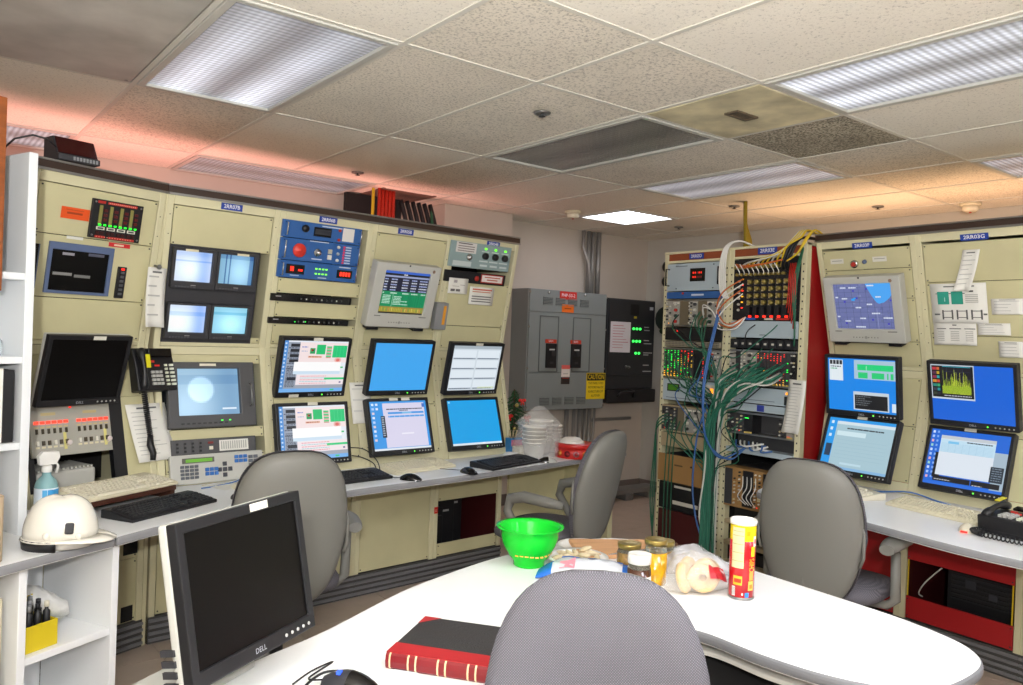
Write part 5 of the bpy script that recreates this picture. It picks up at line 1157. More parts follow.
for i in range(18):
    x, y = .08+.38*g_.random(), [1.05, 1.0, 1.68, 1.42, 1.2, 1.35][i % 6]
    cable('thin loose cable strung across the left rack to the centre bundle', [rp(0, x, y, .015), rp(0, x+.02, y-.06-.05*g_.random(), .06+.03*g_.random()), rp(0, .30+.12*g_.random(), y-.16-.1*g_.random(), .09), rp(0, .48+.05*g_.random(), y-.30-.1*g_.random(), .09), rp(0, .50+.05*g_.random(), .3+.3*g_.random(), .1), rp(0, .50+.06*g_.random(), .02, .12)], .0034, ['cable_teal', 'cable_green', 'cable_green', 'cable_blue', 'cable_black', 'cable_teal'][(i*5+i//6) % 6], 'loose thin cables of the left rack')
for i in range(10):
    x, y = .06+.38*g_.random(), [1.30, 1.05, 1.62, 1.0, 1.48][i % 5]
    cable('thin loose cable strung across the right rack to the centre bundle', [rp(1, x, y, .015), rp(1, x-.02, y-.05, .07), rp(1, .12+.1*g_.random(), y-.14-.08*g_.random(), .09), rp(1, .0+.05*g_.random(), y-.28, .09), rp(1, -.02+.05*g_.random(), .5, .1), rp(1, -.01+.05*g_.random(), .02, .12)], .0034, ['cable_green', 'cable_teal', 'cable_black'][i % 3], 'loose thin cables of the right rack')
# ================================================================ desks
def slab(mb, poly, z0, z1):
    n = len(poly); vs = [(p[0], p[1], z0) for p in poly]+[(p[0], p[1], z1) for p in poly]
    mb.add(vs, [tuple(range(n))[::-1], tuple(range(n, 2*n))], 0); mb.add(vs, [(i, (i+1) % n, (i+1) % n+n, i+n) for i in range(n)], 1); return mb
def slab_obj(name, poly, z0, z1, mats, parent, bev=.012):
    n = len(poly); vs = [(p[0], p[1], z0) for p in poly]+[(p[0], p[1], z1) for p in poly]; m = MB()
    m.v = vs; m.f = [list(range(n))[::-1], list(range(n, 2*n))]+[[i, (i+1) % n, (i+1) % n+n, i+n] for i in range(n)]; m.m = [0, 0]+[1]*n; m.c = [(1,)*4]*(n+2); m.s = [False]*(n+2)
    return m.build(name, mats, parent, bev=bev, seg=3)
def smooth_poly(pts, keep=()):
    """Catmull-Rom through an open list of points"""
    P = [Vector(p) for p in pts]; out = []
    for i in range(len(P)-1):
        a, b, c, d = P[max(i-1, 0)], P[i], P[i+1], P[min(i+2, len(P)-1)]
        for k in range(6):
            t_ = k/6; q = .5*((2*b)+(c-a)*t_+(2*a-5*b+4*c-d)*t_*t_+(3*b-a-3*c+d)*t_**3); out.append((q.x, q.y))
    return out+[tuple(P[-1])]
DZ = .745
front = smooth_poly([(.628, 3.0), (.80, 3.10), (.97, 3.18), (1.3, 3.29), (1.64, 3.365), (2.04, 3.42), (2.44, 3.465), (3.2, 3.585), (3.92, 3.71)])
e4 = T0+uL*(4*S)
back = [(3.92, 4.3), (3.25, 4.22), (e4.x+.012, e4.y-.004), (T0.x, T0.y-.006), (.405, 3.592), (.335, 3.56)]
t = thing('left_desk', 'long white curved desk in front of left console, grey rounded edge', 'desk', None, None, (0, 0, 0)); t.name = 'console_desk'
slab_obj('desk_top', front+back, DZ-.036, DZ, ['white_laminate', 'desk_edge'], t)
B(3.80, 3.84, 3.75, 4.25, 0, DZ-.037).build('leg', 'cream', t); B(3.30, 3.82, 4.2, 4.22, .1, DZ-.037).build('back_panel', 'cream_panel', t)
nf = smooth_poly([(-.7, 2.2), (-.3, 2.48), (.05, 2.69), (.27, 2.81), (.44, 2.905), (.626, 2.998)])
t = thing('shelf_desk', 'near white desk section at far left with open shelves underneath', 'desk', None, None, (0, 0, 0))
slab_obj('desk_top', nf+[(.332, 3.555), (-.9, 3.05)], DZ-.036, DZ, ['white_laminate', 'desk_edge'], t)
MN = fmat((.27, 2.85, 0), (math.cos(R(28)), math.sin(R(28)), 0), (0, 0, 1))
def nb(x0, x1, y0, y1, z0, z1, n, m='white_laminate'): return B(x0, x1, y0, y1, z0, z1).build(n, m, t, MN, bev=.003)
nb(.40, .428, 0, .708, -.36, .0, 'side_panel'); nb(.062, .09, 0, .708, -.36, .0, 'divider'); nb(.09, .40, .39, .416, -.36, -.004, 'shelf'); nb(.09, .40, 0, .708, -.375, -.36, 'back_panel'); nb(.09, .40, .03, .055, -.36, -.004, 'bottom_shelf'); nb(-.45, -.42, 0, .708, -.36, 0, 'side_panel'); nb(-.42, .062, 0, .708, -.375, -.36, 'back_panel')
# computer case in the left bay
t = thing('desktop_computer', 'beige computer case standing on the floor under the near desk at left edge', 'computer', MN @ Matrix.Translation((-.06, 0, -.2)))
B(-.1, .1, .0, .62, -.15, .16).build('case', 'beige_plastic', t, bev=.006); MB().rect(-.09, .5, .09, .503, .1606, '#8a8470').rect(-.09, .38, .09, .383, .1606, '#8a8470').rect(-.09, .25, .09, .253, .1606, '#8a8470').box(.04, .07, .56, .58, .16, .164, 0, '#b0a890').build('print', 'print', t)
MB().box(-.08, .1, .622, .66, -.1, .12).build('dark_box', 'hat_brown', t)
# yellow box of markers and a plastic bag
mat('yellow_card', '#d8c01c', .6); mat('bag_film', '#e8e8ec', .25, trans=.55, ior=1.1, bump=.5, bscale=30); mat('bag_white', '#dcdcd8', .4, bump=.6, bscale=35)
yb = thing('marker_box', 'yellow open box full of dark bottles on the shelf under the near desk', 'box', MN @ Matrix.Translation((.155, .417, -.10)))
fr = MB().frame(-.065, .065, -.07, .07, -.061, .061, -.066, .066, 0, .085); fr.build('box', 'yellow_card', yb, Matrix.Rotation(-math.pi/2, 4, 'X')); 
MB().box(-.06, .06, 0, .004, -.065, .065).build('bottom', 'yellow_card', yb)
MB().quad([(.045, .085, -.07), (.065, .085, -.07), (.065, .145, -.06), (.05, .14, -.065)]).build('flap', 'yellow_card', yb, solid=.003)
for i in range(4):
    for j in range(3):
        b_ = thing('small_bottle', f'small dark bottle in the yellow box, {ORD[i]} from the left in the {["back", "middle", "front"][j]} row', 'bottle', MN @ Matrix.Translation((.108+.031*i, .422, -.145+.042*j)), 'bottles in the yellow box')
        MB().lathe([(.012, 0), (.012, .105), (.006, .112), (.006, .125)], 10, axis='y').build('bottle', 'black_plastic', b_, Matrix()); MB().lathe([(.0135, .02), (.0135, .05)], 10, axis='y', cap=False).build('label', 'paper', b_)
        MB().lathe([(.008, .12), (.008, .138), (0, .14)], 8, axis='y').build('cap', ['grey_plastic', 'black_plastic', 'key_beige'][(i+j) % 3], b_)
def crumple(mb, x, y, z, rx, ry, rz, n=16, k=10, jit=.14, pinch=None):
    rows = []
    for i in range(k+1):
        t_ = math.pi*i/k; row = []
        for j in range(n):
            a = 2*math.pi*j/n; f_ = 1+jit*rnd.uniform(-1, 1); row.append((x+rx*math.sin(t_)*math.cos(a)*f_, y+ry*math.sin(t_)*math.sin(a)*f_, z-rz*math.cos(t_)*(1+jit*.4*rnd.uniform(-1, 1))))
        rows.append(row)
    return mb.grid(rows, 0, None, True, True)
m = MB(); rows = []
for i in range(10):
    s_ = i/9; c_ = Vector((.02+.17*s_, .09-.075*s_, -.25+.06*s_)); r0 = .035+.03*math.sin(math.pi*s_)
    rows.append([tuple(c_+Vector((0, math.cos(a)*r0*(1+.25*rnd.uniform(-1, 1))*.8, math.sin(a)*r0*(1+.25*rnd.uniform(-1, 1))))) for a in [2*math.pi*q/12 for q in range(12)]])
tag(m.grid(rows, 0, None, True, True).build('plastic_bag', 'bag_white', None, MN @ Matrix.Translation((.155, .46, .02))), 'crumpled white plastic bag behind the yellow box', 'bag')
# hutch standing on the near desk
HM = fmat((.405, 3.20, DZ), (math.cos(R(20)), math.sin(R(20)), 0), (0, 0, 1))
t = thing('shelf_hutch', 'tall white shelf unit standing on the near desk at left edge', 'shelf', HM)
mat('hutch_white', '#dfe3e6', .45)
def hb(x0, x1, y0, y1, z0, z1, n): return B(x0, x1, y0, y1, z0, z1).build(n, 'hutch_white', t, bev=.002)
hb(-.060, -.030, 0, 1.325, -.25, 0, 'side_panel'); hb(-.95, -.92, 0, 1.325, -.25, 0, 'side_panel'); hb(-.95, -.032, 0.32, 1.325, -.262, -.25, 'back_panel')
for y in (.895, .607, .31): hb(-.92, -.06, y-.012, y+.012, -.25, -.004, 'shelf')
t = thing('ring_binder', 'white box file with red text and dark spine on the lowest shelf at left edge', 'binder', HM @ Matrix.Translation((-.125, .323, -.02)))
B(-.11, .014, 0, .255, -.2, .0).build('cover', 'paper', t, bev=.002); B(.014, .05, 0, .25, -.2, .0).build('spine', 'black_plastic', t, bev=.002)
MB().rect(-.03, .10, -.02, .17, .001, '#c85048').rect(-.01, .09, -.004, .16, .001, '#d89088').rect(-.055, .05, -.05, .2, .001, '#b0b0a8').build('print', 'print', t)
mat('clear_glass', '#dfe8ea', .08, trans=.9, ior=1.3)
t = thing('glass_jar', 'small clear glass jar on the middle shelf of shelf unit', 'jar', HM @ Matrix.Translation((-.125, .62, -.08))); MB().lathe([(.028, 0), (.032, .01), (.032, .05), (.02, .065), (.02, .075)], 16, axis='y').build('jar', 'clear_glass', t); MB().lathe([(.022, .075), (.022, .09), (0, .092)], 14, axis='y').build('lid', 'chrome', t)
t = thing('spiral_notebook', 'black spiral notebook leaning under the shelf unit at left edge', 'notebook', HM @ Matrix.Translation((-.11, 0, -.12)))
B(-.02, .0, 0, .20, -.1, .02).build('cover', 'black_plastic', t); m = MB()
for i in range(9): m.tube([(.0, .015+i*.02, .02), (.008, .015+i*.02, .028), (.012, .015+i*.02, .02), (.0, .015+i*.02, .012)], .002, 5)
tag(m.build('spiral', 'cable_white', t), kind='stuff')
mat('orange_wood', '#8a4a1e', .4, var=.2, scale=8, stretch=(1, 6, 1))
t = thing('wood_framed_board', 'wood framed board hung on the shelf unit front at upper left edge', 'board', HM @ Matrix.Translation((-.483, 1.16, .03)))
MB().frame(-.33, .33, -.32, .32, -.30, .30, -.29, .29, -.03, .01).build('frame', 'orange_wood', t, bev=.003); B(-.30, .30, -.29, .29, -.03, -.005).build('panel', 'hat_brown', t)
# hard hat
mat('hat_white', '#f0ece0', .18, coat=.5)
HH = Matrix.Translation((.452, 2.985, DZ)) @ Matrix.Rotation(R(-22), 4, 'Z')
t = thing('hard_hat', 'white hard hat resting on the near desk, peak to the right', 'hard hat', HH)
rows = []
nA = 28
for i in range(11):
    t_ = math.pi/2*i/10; row = []
    for j in range(nA):
        a = 2*math.pi*j/nA; r_ = math.cos(t_)**.75; x = .112*r_*math.cos(a); y = .095*r_*math.sin(a); z = .035+.128*math.sin(t_)**.95
        if abs(y) < .018 and i < 10: z += .006*math.sin(t_)
        row.append((x, y, z))
    rows.append(row)
MB().grid(rows, 0, None, True, True).build('shell', 'hat_white', t, solid=.003)
br = []
for j in range(nA+1):
    a = 2*math.pi*j/nA; e = max(0, math.cos(a))**2; k0 = 1.0; ext = .008+.05*e; x, y = .112*math.cos(a), .095*math.sin(a); n_ = Vector((x, y, 0)).normalized()
    br.append([(x*.99, y*.99, .036), (x+n_.x*ext*.5, y+n_.y*ext*.5, .034-.002*e), (x+n_.x*ext, y+n_.y*ext, .028-.008*e)])
MB().grid(br).build('peak', 'hat_white', t, solid=.003)
B(-.013, .013, -.006, .004, -.018, .018).build('slot_cap', 'charcoal', t, Matrix.Translation((.045, -.089, .075)) @ Matrix.Rotation(R(-14), 4, 'X') @ Matrix.Rotation(R(22), 4, 'Z'), bev=.006, seg=3)
MB().ball(-.02, -.093, .052, .012, .008, .014).ball(.07, -.076, .045, .01, .008, .012).build('lug', 'hat_white', t); t.children[-1]['kind'] = 'stuff'
bd = []
for j in range(13):
    a = math.pi*(.72+.80*j/12); bd.append([(.112*math.cos(a), .095*math.sin(a), 0), (.116*math.cos(a), .099*math.sin(a), .034)])
MB().grid(bd).build('headband', 'black_plastic', t, solid=.006)
bd = []
for j in range(25):
    a = math.pi*(1.52+1.2*j/24); bd.append([(.098*math.cos(a), .080*math.sin(a), 0.002), (.102*math.cos(a), .084*math.sin(a), .03)])
MB().grid(bd).build('inner_band', 'paper', t, solid=.003)
# cardboard tube at the left edge
mat('card_tan', '#c9b294', .7)
t = thing('cardboard_roll', 'tan cardboard roll standing on the near desk at the left edge', 'roll', None, None, (.222, 2.885, DZ))
MB().lathe([(.056, 0), (.056, .20), (.050, .20), (.050, .02)], 28).build('tube', 'card_tan', t)
# spray bottle
mat('aqua_plastic', '#a9d8dc', .2, trans=.35, ior=1.3); mat('white_plastic', '#eceae4', .3)
t = thing('spray_bottle', 'spray bottle with pale aqua liquid and blue label behind the hard hat', 'bottle', None, None, (.465, 3.43, DZ), R(20))
MB().lathe([(.036, 0), (.040, .006), (.040, .12), (.034, .14), (.016, .16), (.014, .18)], 22).build('body', 'aqua_plastic', t)
lb = MB(); lb.lathe([(.0406, .02), (.0406, .115)], 22, cap=False, c='#e4f0f8'); lb.build('label', 'print', t)
pp = MB()
for a0, a1, z0, z1, c in ((250, 330, .085, .11, '#3a9ad8'), (255, 290, .03, .075, '#4aa8e0'), (300, 335, .04, .08, '#68b8e8'), (225, 248, .03, .11, '#58b0e4')):
    for q in range(6):
        b0, b1 = R(a0+(a1-a0)*q/6), R(a0+(a1-a0)*(q+1)/6); pp.quad([(.0412*math.cos(b0), .0412*math.sin(b0), z0), (.0412*math.cos(b1), .0412*math.sin(b1), z0), (.0412*math.cos(b1), .0412*math.sin(b1), z1), (.0412*math.cos(b0), .0412*math.sin(b0), z1)], 0, c)
pp.build('print', 'print', t)
MB().lathe([(.018, .172), (.018, .195), (.012, .2)], 18).prism([(-.03, .2), (.03, .2), (.045, .225), (.04, .248), (-.02, .252), (-.035, .235)], -.011, .011, 'y').build('spray_head', 'white_plastic', t, bev=.003)
MB().tube([(.03, 0, .21), (.042, 0, .19), (.036, 0, .165)], .005, 6).build('trigger', 'white_plastic', t)
# ---------------------------------------------------------------- keyboards, mice, papers
def keyboard(label, x, y, yaw, w, d, mbody, mkey, z=DZ, tilt=5, seg=None):
    M = Matrix.Translation((x, y, z)) @ Matrix.Rotation(R(yaw), 4, 'Z')
    t = thing('keyboard', label, 'keyboard', M, 'keyboards on the desks')
    a, b = w/2, d/2
    MB().prism([(-b, 0), (b, 0), (b, .034), (b*.62, .034), (-b, .014)], -a, a, 'x').build('base', mbody, t, bev=.004)
    K = MB(); nr = 6; slope = math.atan2(.02, b*1.62)
    K.T = Matrix.Translation((0, -b, .014)) @ Matrix.Rotation(slope, 4, 'X'); L_ = math.hypot(.02, b*1.62)
    def kk(x0, x1, y0, y1): 
        K.add([(x0, y0, 0), (x1, y0, 0), (x1, y1, 0), (x0, y1, 0), (x0+.0025, y0+.002, .009), (x1-.0025, y0+.002, .009), (x1-.0025, y1-.003, .009), (x0+.0025, y1-.003, .009)], [(4,5,6,7),(0,1,5,4),(1,2,6,5),(2,3,7,6),(3,0,4,7)])
    u = (w-.03)/22.5; h_ = (L_-.012)/6.3
    for r_ in range(6):
        y0 = .008+r_*h_+(.3*h_ if r_ == 5 else 0); x = -a+.014
        if r_ == 0: cols = [1.3, 1, 1.3, 6.2, 1.3, 1, 1.3, 1.4]
        else: cols = [1+.25*(4-r_ if 0 < r_ < 5 else 0)]+[1]*12+[0]; cols[-1] = 15-sum(cols)
        for c_ in cols: kk(x+.0008, x+c_*u-.0008, y0, y0+h_-.0015); x += c_*u
        x = -a+.014+15.4*u
        if r_ in (0, 3, 4, 5):
            for q in range(3): kk(x+q*u+.0008, x+(q+1)*u-.0008, y0, y0+h_-.0015)
        elif r_ == 1: kk(x+u, x+2*u-.001, y0, y0+h_-.0015)
        x = -a+.014+18.6*u
        if r_ < 5:
            for q in range(4): kk(x+q*u*.95+.0008, x+(q+1)*u*.95-.0008, y0, y0+h_-.0015)
    tag(K.build('key', mkey, t), kind='stuff')
    return t
mat('key_black', '#232326', .5)
t = thing('keyboard_riser', 'dark brown wooden riser under the beige keyboard', 'riser', Matrix.Translation((.735, 3.545, DZ)) @ Matrix.Rotation(R(30), 4, 'Z'))
mat('riser_wood', '#4a2a1e', .45); B(-.22, .22, -.10, .09, .035, .055).build('board', 'riser_wood', t, bev=.003); B(-.22, -.20, -.09, .09, 0, .034).build('leg', 'riser_wood', t); B(.20, .22, -.09, .09, 0, .034).build('leg', 'riser_wood', t); B(-.2, .2, .07, .09, 0, .034).build('back_board', 'black_matte', t)
keyboard('beige keyboard raised on a dark wooden riser at left', .735, 3.545, 30, .46, .20, 'beige_plastic', 'key_beige', DZ+.0555)
keyboard('black keyboard in front of the beige keyboard and riser', .865, 3.36, 30, .44, .165, 'black_plastic', 'key_black')
keyboard('black keyboard below the green and pink status monitors', 1.80, 3.60, 8, .44, .17, 'black_plastic', 'key_black')
keyboard('black keyboard at right end of left desk beside the two tone mouse', 2.83, 3.635, 14, .455, .175, 'black_plastic', 'key_black')
t = keyboard('flat beige keyboard seen from behind below the lavender window monitor', 2.285, 3.745, 12, .44, .19, 'beige_plastic', 'beige_plastic')
keyboard('beige keyboard on the right desk beside black telephone', 3.86, 1.655, -100, .45, .17, 'beige_plastic', 'beige_plastic')
keyboard('pale keyboard half hidden behind grey chair at right desk', 3.93, 2.17, -112, .42, .17, 'key_beige', 'key_beige')
def mouse(label, x, y, yaw, m1='black_gloss', m2=None, cordto=None, z=DZ, s=1.0):
    t = thing('computer_mouse', label, 'mouse', Matrix.Translation((x, y, z)) @ Matrix.Rotation(R(yaw), 4, 'Z'), 'mice on the desks')
    rows = []
    for i in range(9):
        t_ = i/8; yy = -.055+.11*t_; wd = .030*math.sin(math.pi*(.08+.84*t_))**.5*(1.06-.12*t_); hh = .034*math.sin(math.pi*(.07+.80*t_))**.8
        rows.append([(wd*s*math.cos(a), yy*s, max(0, hh*s*math.sin(a))) for a in [math.pi*q/10 for q in range(11)]])
    mats = [m1, m2 or m1]; mb = MB()
    mb.grid(rows[:5], 0).grid(rows[4:], 1)
    for rr, k in ((rows[0], 0), (rows[-1], 1)): mb.quad(rr, k)
    mb.build('shell', mats, t)
    MB().cyl(0, 0, -.003, .003, .006, 10, axis='x').build('wheel', 'grey_plastic', t, Matrix.Translation((0, .03*s, .024*s)))
    if cordto:
        P = [Vector((0, .055*s, .01)), Vector((0.004, .09*s, .005))]; inv = t.matrix_world.inverted()
        for q in cordto: P.append(inv @ Vector((q[0], q[1], z+.004)))
        out = []
        for i in range(len(P)-1):
            a, b, c, d = P[max(i-1, 0)], P[i], P[i+1], P[min(i+2, len(P)-1)]
            for k in range(6): t_ = k/6; out.append(tuple(.5*((2*b)+(c-a)*t_+(2*a-5*b+4*c-d)*t_*t_+(3*b-a-3*c+d)*t_**3)))
        MB().tube(out+[tuple(P[-1])], .002, 5).build('cord', 'black_plastic' if m1 != 'key_beige' else 'key_beige', t)
    return t
mouse('black mouse left of the flat beige keyboard', 2.09, 3.47, 40, cordto=[(2.04, 3.6), (2.0, 3.75)])
mouse('black mouse in front of the cyan monitor on left desk', 2.47, 3.50, 10, cordto=[(2.44, 3.62), (2.36, 3.72), (2.3, 3.87)])
mouse('black and silver mouse at right end of left desk', 3.12, 3.60, 60, 'silver_plastic', 'black_gloss')
mouse('beige mouse partly hidden behind left chair, beside loose papers', 1.28, 3.62, 30, 'key_beige', cordto=[(1.2, 3.72), (1.14, 3.76), (1.2, 3.8)])
mouse('dark mouse beside the left grey chair', 1.20, 3.40, 20, 'charcoal')
rm = mouse('pale mouse with red glow in front of right desk keyboard', 3.60, 1.43, -80, 'key_beige', cordto=[(3.75, 1.44), (3.9, 1.47)])
lab(MB().box(-.013, .013, -.058, -.050, .001, .009, 0, '#ff2018').build('lamp', 'led', rm), 'red glowing light at the rear of the mouse')
# loose papers by the keypad
for k, (x, y, a, l) in enumerate(((1.27, 3.72, 20, 'loose white paper lying under the pale keypad panel'), (1.38, 3.66, -12, 'second loose white paper overlapping the first below the keypad'))):
    o = MB().quad([(-.1, -.07, 0), (.1, -.07, .001), (.1, .07, .006), (-.1, .07, .001)]).build('loose_paper', 'paper', None, Matrix.Translation((x, y, DZ+.002+.003*k)) @ Matrix.Rotation(R(a), 4, 'Z'), solid=.0008); tag(o, l, 'paper')
cable('blue cable looping on left desk beside keypad', [(1.12, 3.70, DZ+.004), (1.2, 3.73, DZ+.004), (1.32, 3.76, DZ+.02), (1.42, 3.80, DZ+.09), (1.5, 3.84, DZ+.06)], .003, 'cable_blue', None)
cable('black cable curving from the left monitor pair to the desk', [(1.93, 3.82, .83), (1.98, 3.80, .82), (2.03, 3.76, .79), (2.02, 3.70, .752)], .003, 'cable_black', None)
cable('second black cable curving from the left monitor pair to the desk', [(1.93, 3.84, .87), (2.0, 3.81, .86), (2.06, 3.78, .80), (2.05, 3.72, .752)], .003, 'cable_black', None)
cable('blue cable running behind the beige keyboards on right desk', [(4.02, 2.06, DZ+.02), (3.96, 1.98, DZ+.035), (4.0, 1.86, DZ+.05), (4.06, 1.76, DZ+.02), (4.09, 1.7, DZ+.004)], .004, 'cable_blue', None)
# silver label printer in the recess
t = thing('label_printer', 'silver flat box in the black recess behind the beige keyboard', 'printer', bA.matrix_world @ Matrix.Translation((.19, .0, .0)))
B(-.13, .12, .022, .22, .80, .875).build('housing', 'silver_plastic', t, bev=.01); m = MB()
for i in range(14): m.box(-.12+i*.017, -.112+i*.017, .03, .2, .876, .884)
tag(m.build('fin', 'silver_plastic', t), kind='stuff')
t['label'] = 'silver flat box with ribbed top in the black recess behind the beige keyboard'
# telephone on right desk
ph = telephone('black desk telephone on right desk at the photo edge', Matrix.Translation((3.70, 1.285, DZ+.035)) @ Matrix.Rotation(R(-97), 4, 'Z') @ Matrix.Rotation(R(9), 4, 'X'))
MB().prism([(-.09, -.02), (.1, -.05), (.1, 0), (-.09, 0)], -.09, .09, 'x').build('foot', 'black_plastic', ph)
m = MB().tube(coil([(-.07, -.10, .0), (-.10, -.14, .0), (-.05, -.17, .005), (.05, -.17, .005), (.15, -.16, .005)], .010, 24), .003, 5); m.build('cord', 'black_plastic', ph)
# ---------------------------------------------------------------- clutter at the end of left desk
mat('fir', '#1f4a26', .8); mat('bow_red', '#c02018', .5); mat('trunk', '#4a3020', .8)
t = thing('christmas_tree', 'small artificial christmas tree with red bows at the end of left desk', 'christmas tree', None, None, (3.255, 4.12, DZ))
MB().lathe([(.045, 0), (.05, .05), (.0, .05)], 16).build('pot', 'bow_red', t); MB().tube([(0, 0, .04), (0, 0, .4)], [.012, .004], 8).build('trunk', 'trunk', t)
nd = MB()
for lev in range(12):
    z = .07+lev*.028; rr_ = .16*(1-lev/13)
    for j in range(17-lev):
        a = 2*math.pi*(j+rnd.random()*.6)/(17-lev); tip = Vector((rr_*math.cos(a), rr_*math.sin(a), z-.02)); base = Vector((0, 0, z+.015))
        for q in range(7):
            p0 = base.lerp(tip, q/7); sp = Vector((rnd.uniform(-1, 1), rnd.uniform(-1, 1), rnd.uniform(-.4, .8)))*.028
            d_ = (tip-base).normalized()*.03; side = d_.cross(sp).normalized()*.004
            nd.quad([tuple(p0-side), tuple(p0+d_+sp), tuple(p0+side)])
        nd.quad([tuple(base+Vector((0, 0, .004))), tuple(tip), tuple(base-Vector((0, 0, .004)))])
tag(nd.build('needles', 'fir', t), kind='stuff')
for x, y, z in ((.02, -.06, .33), (-.085, -.06, .23), (.05, -.08, .22), (.0, -.1, .13), (.09, -.04, .10)):
    m = MB().ball(x-.016, y, z, .017, .01, .012, 8, 5).ball(x+.016, y, z, .017, .01, .012, 8, 5).ball(x, y-.004, z, .008, .008, .008, 8, 5).tube([(x, y, z), (x-.012, y-.004, z-.03)], .005).tube([(x, y, z), (x+.012, y-.004, z-.03)], .005); m.build('bow', 'bow_red', t)
for x, y, z in ((-.04, -.08, .30), (.06, -.06, .16), (-.06, -.09, .15)): MB().ball(x, y, z, .013).build('bauble', 'brass', t)
mat('cup_white', '#e6e2da', .4); mat('tin_red', '#c0201c', .3); mat('film', '#f4f2ee', .18, alpha=.28, bump=.8, bscale=25)
def cupstack(label, x, y, n, r0, r1, h, step):
    for k in range(n):
        t = tag(MB().lathe([(r0, 0), (r1, h), (r1+.004, h), (r1+.004, h+.006), (r1-.004, h+.004), (r0-.003, .004), (0, .004)], 22).build('foam_cup', 'cup_white', None, Matrix.Translation((x, y, DZ+.001+k*step)) if n > 0 else None), label if k == n-1 else label.replace('topmost', 'lower'), 'cup', 'white foam cups at the end of left desk')
cupstack('topmost foam cup of the wide bagged stack', 3.175, 3.80, 5, .056, .076, .09, .024)
cupstack('topmost foam cup of the second bagged stack, nearer the wall', 3.31, 3.90, 6, .056, .076, .09, .024)
cupstack('topmost foam cup of the narrow stack beside the red tin', 3.43, 3.90, 5, .036, .048, .085, .022)
m = MB(); rows = []
for i in range(13):
    s_ = i/12; rr_ = (.105+.012*math.sin(9*s_)) if s_ < .62 else .118*(1-(s_-.62)/.45)
    rows.append([(3.24+rr_*1.45*math.cos(a)*(1+.07*rnd.uniform(-1, 1)), 3.845+rr_*1.25*math.sin(a)*(1+.07*rnd.uniform(-1, 1)), DZ+.004+.31*s_*(1+.02*rnd.uniform(-1, 1))) for a in [2*math.pi*q/18 for q in range(18)]])
tag(m.grid(rows, 0, None, True, True).build('plastic_bag', 'film'), 'clear plastic bag around the wide stack of foam cups', 'bag')
t = thing('cookie_tin', 'round red tin with coloured dots at the end of left desk', 'tin', None, None, (3.43, 3.70, DZ))
MB().lathe([(.125, 0), (.127, .004), (.127, .075), (.0, .075)], 40).build('body', 'tin_red', t); MB().lathe([(.130, .06), (.130, .085), (.126, .089), (.0, .09)], 40).build('lid', 'tin_red', t)
dots = MB()
for k in range(14):
    a = 2*math.pi*k/14; M_ = Matrix.Rotation(a, 4, 'Z') @ Matrix.Translation((.128, 0, .031)) @ Matrix.Rotation(math.pi/2, 4, 'Y'); dots.T = M_; c1, c2 = (('#e8a0a8', '#c03030'), ('#e07828', '#f0b060'), ('#7a1420', '#b83038'))[k % 3]
    dots.lathe([(.019, .0005), (0, .001)], 14, c=c1); dots.lathe([(.011, .0015), (0, .002)], 12, c=c2)
tag(dots.build('dot', 'print', t), kind='stuff')
t = thing('plate_stack', 'white foam bowl upside down on the red tin', 'bowl', None, None, (3.41, 3.71, DZ+.0905)); MB().lathe([(.085, 0), (.07, .014), (.05, .03), (.03, .034), (0, .035)], 28).build('bowl', 'cup_white', t); t.name = 'foam_bowl'
t = thing('blue_tin', 'small blue tin holding wooden sticks beside the christmas tree', 'tin', None, None, (3.155, 3.98, DZ)); mat('tin_blue', '#2a7ab8', .35)
B(-.05, .05, -.03, .03, 0, .10).build('tin', 'tin_blue', t, bev=.004); MB().box(-.045, .045, -.031, -.03, .05, .09, 0, '#c87890').build('print', 'print', t)
for k in range(5): tag(MB().tube([(3.13+.012*k, 3.98, DZ+.08), (3.11+.03*k, 3.97, DZ+.15)], .006, 6).build('wooden_stick', 'tan_metal'), 'wooden stick standing in the small blue tin', 'stick', 'sticks in the blue tin')
t = thing('cardboard_box', 'small beige carton in front of the blue tin', 'box', None, None, (3.17, 3.90, DZ)); B(-.06, .06, -.04, .04, 0, .055).build('carton', 'key_beige', t, bev=.003); MB().box(-.06, .0, -.045, -.04, .052, .056).build('flap', 'key_beige', t)
t = thing('white_bowl', 'small white paper bowl upside down behind the right black keyboard', 'bowl', None, None, (3.02, 3.83, DZ)); MB().lathe([(.06, 0), (.055, .02), (.04, .032), (0, .034)], 22).build('bowl', 'cup_white', t)
# device on top of the console, left
t = thing('tilted_box', 'small dark box with red glossy front and slotted foot on top of left console', 'box', Mz(.41, 3.60, thA) @ Matrix.Translation((.085, .0, 2.137)) @ Matrix.Rotation(R(-6), 4, 'Z') @ Matrix.Diagonal((.8, .8, .8, 1))); mat('dark_red_gloss', '#3a100e', .15)
MB().prism([(-.03, .0), (-.03, .03), (-.005, .035), (.045, .125), (.14, .125), (.14, 0)], 0, .205, 'x').build('housing', 'charcoal', t, bev=.003)
MB().prism([(-.006, .038), (.041, .122), (.039, .124), (-.008, .040)], .008, .197, 'x').build('glossy_front', 'dark_red_gloss', t)
m = MB()
for i in range(8): m.box(.07+i*.016, .08+i*.016, -.033, -.029, .006, .024)
tag(m.build('slot', 'grey_plastic', t), kind='stuff')
MB().tube([(-.0, .0, .06), (-.04, .0, .09), (-.10, .02, .10), (-.17, .05, .07), (-.22, .08, .0)], .005).build('cord', 'black_plastic', t)
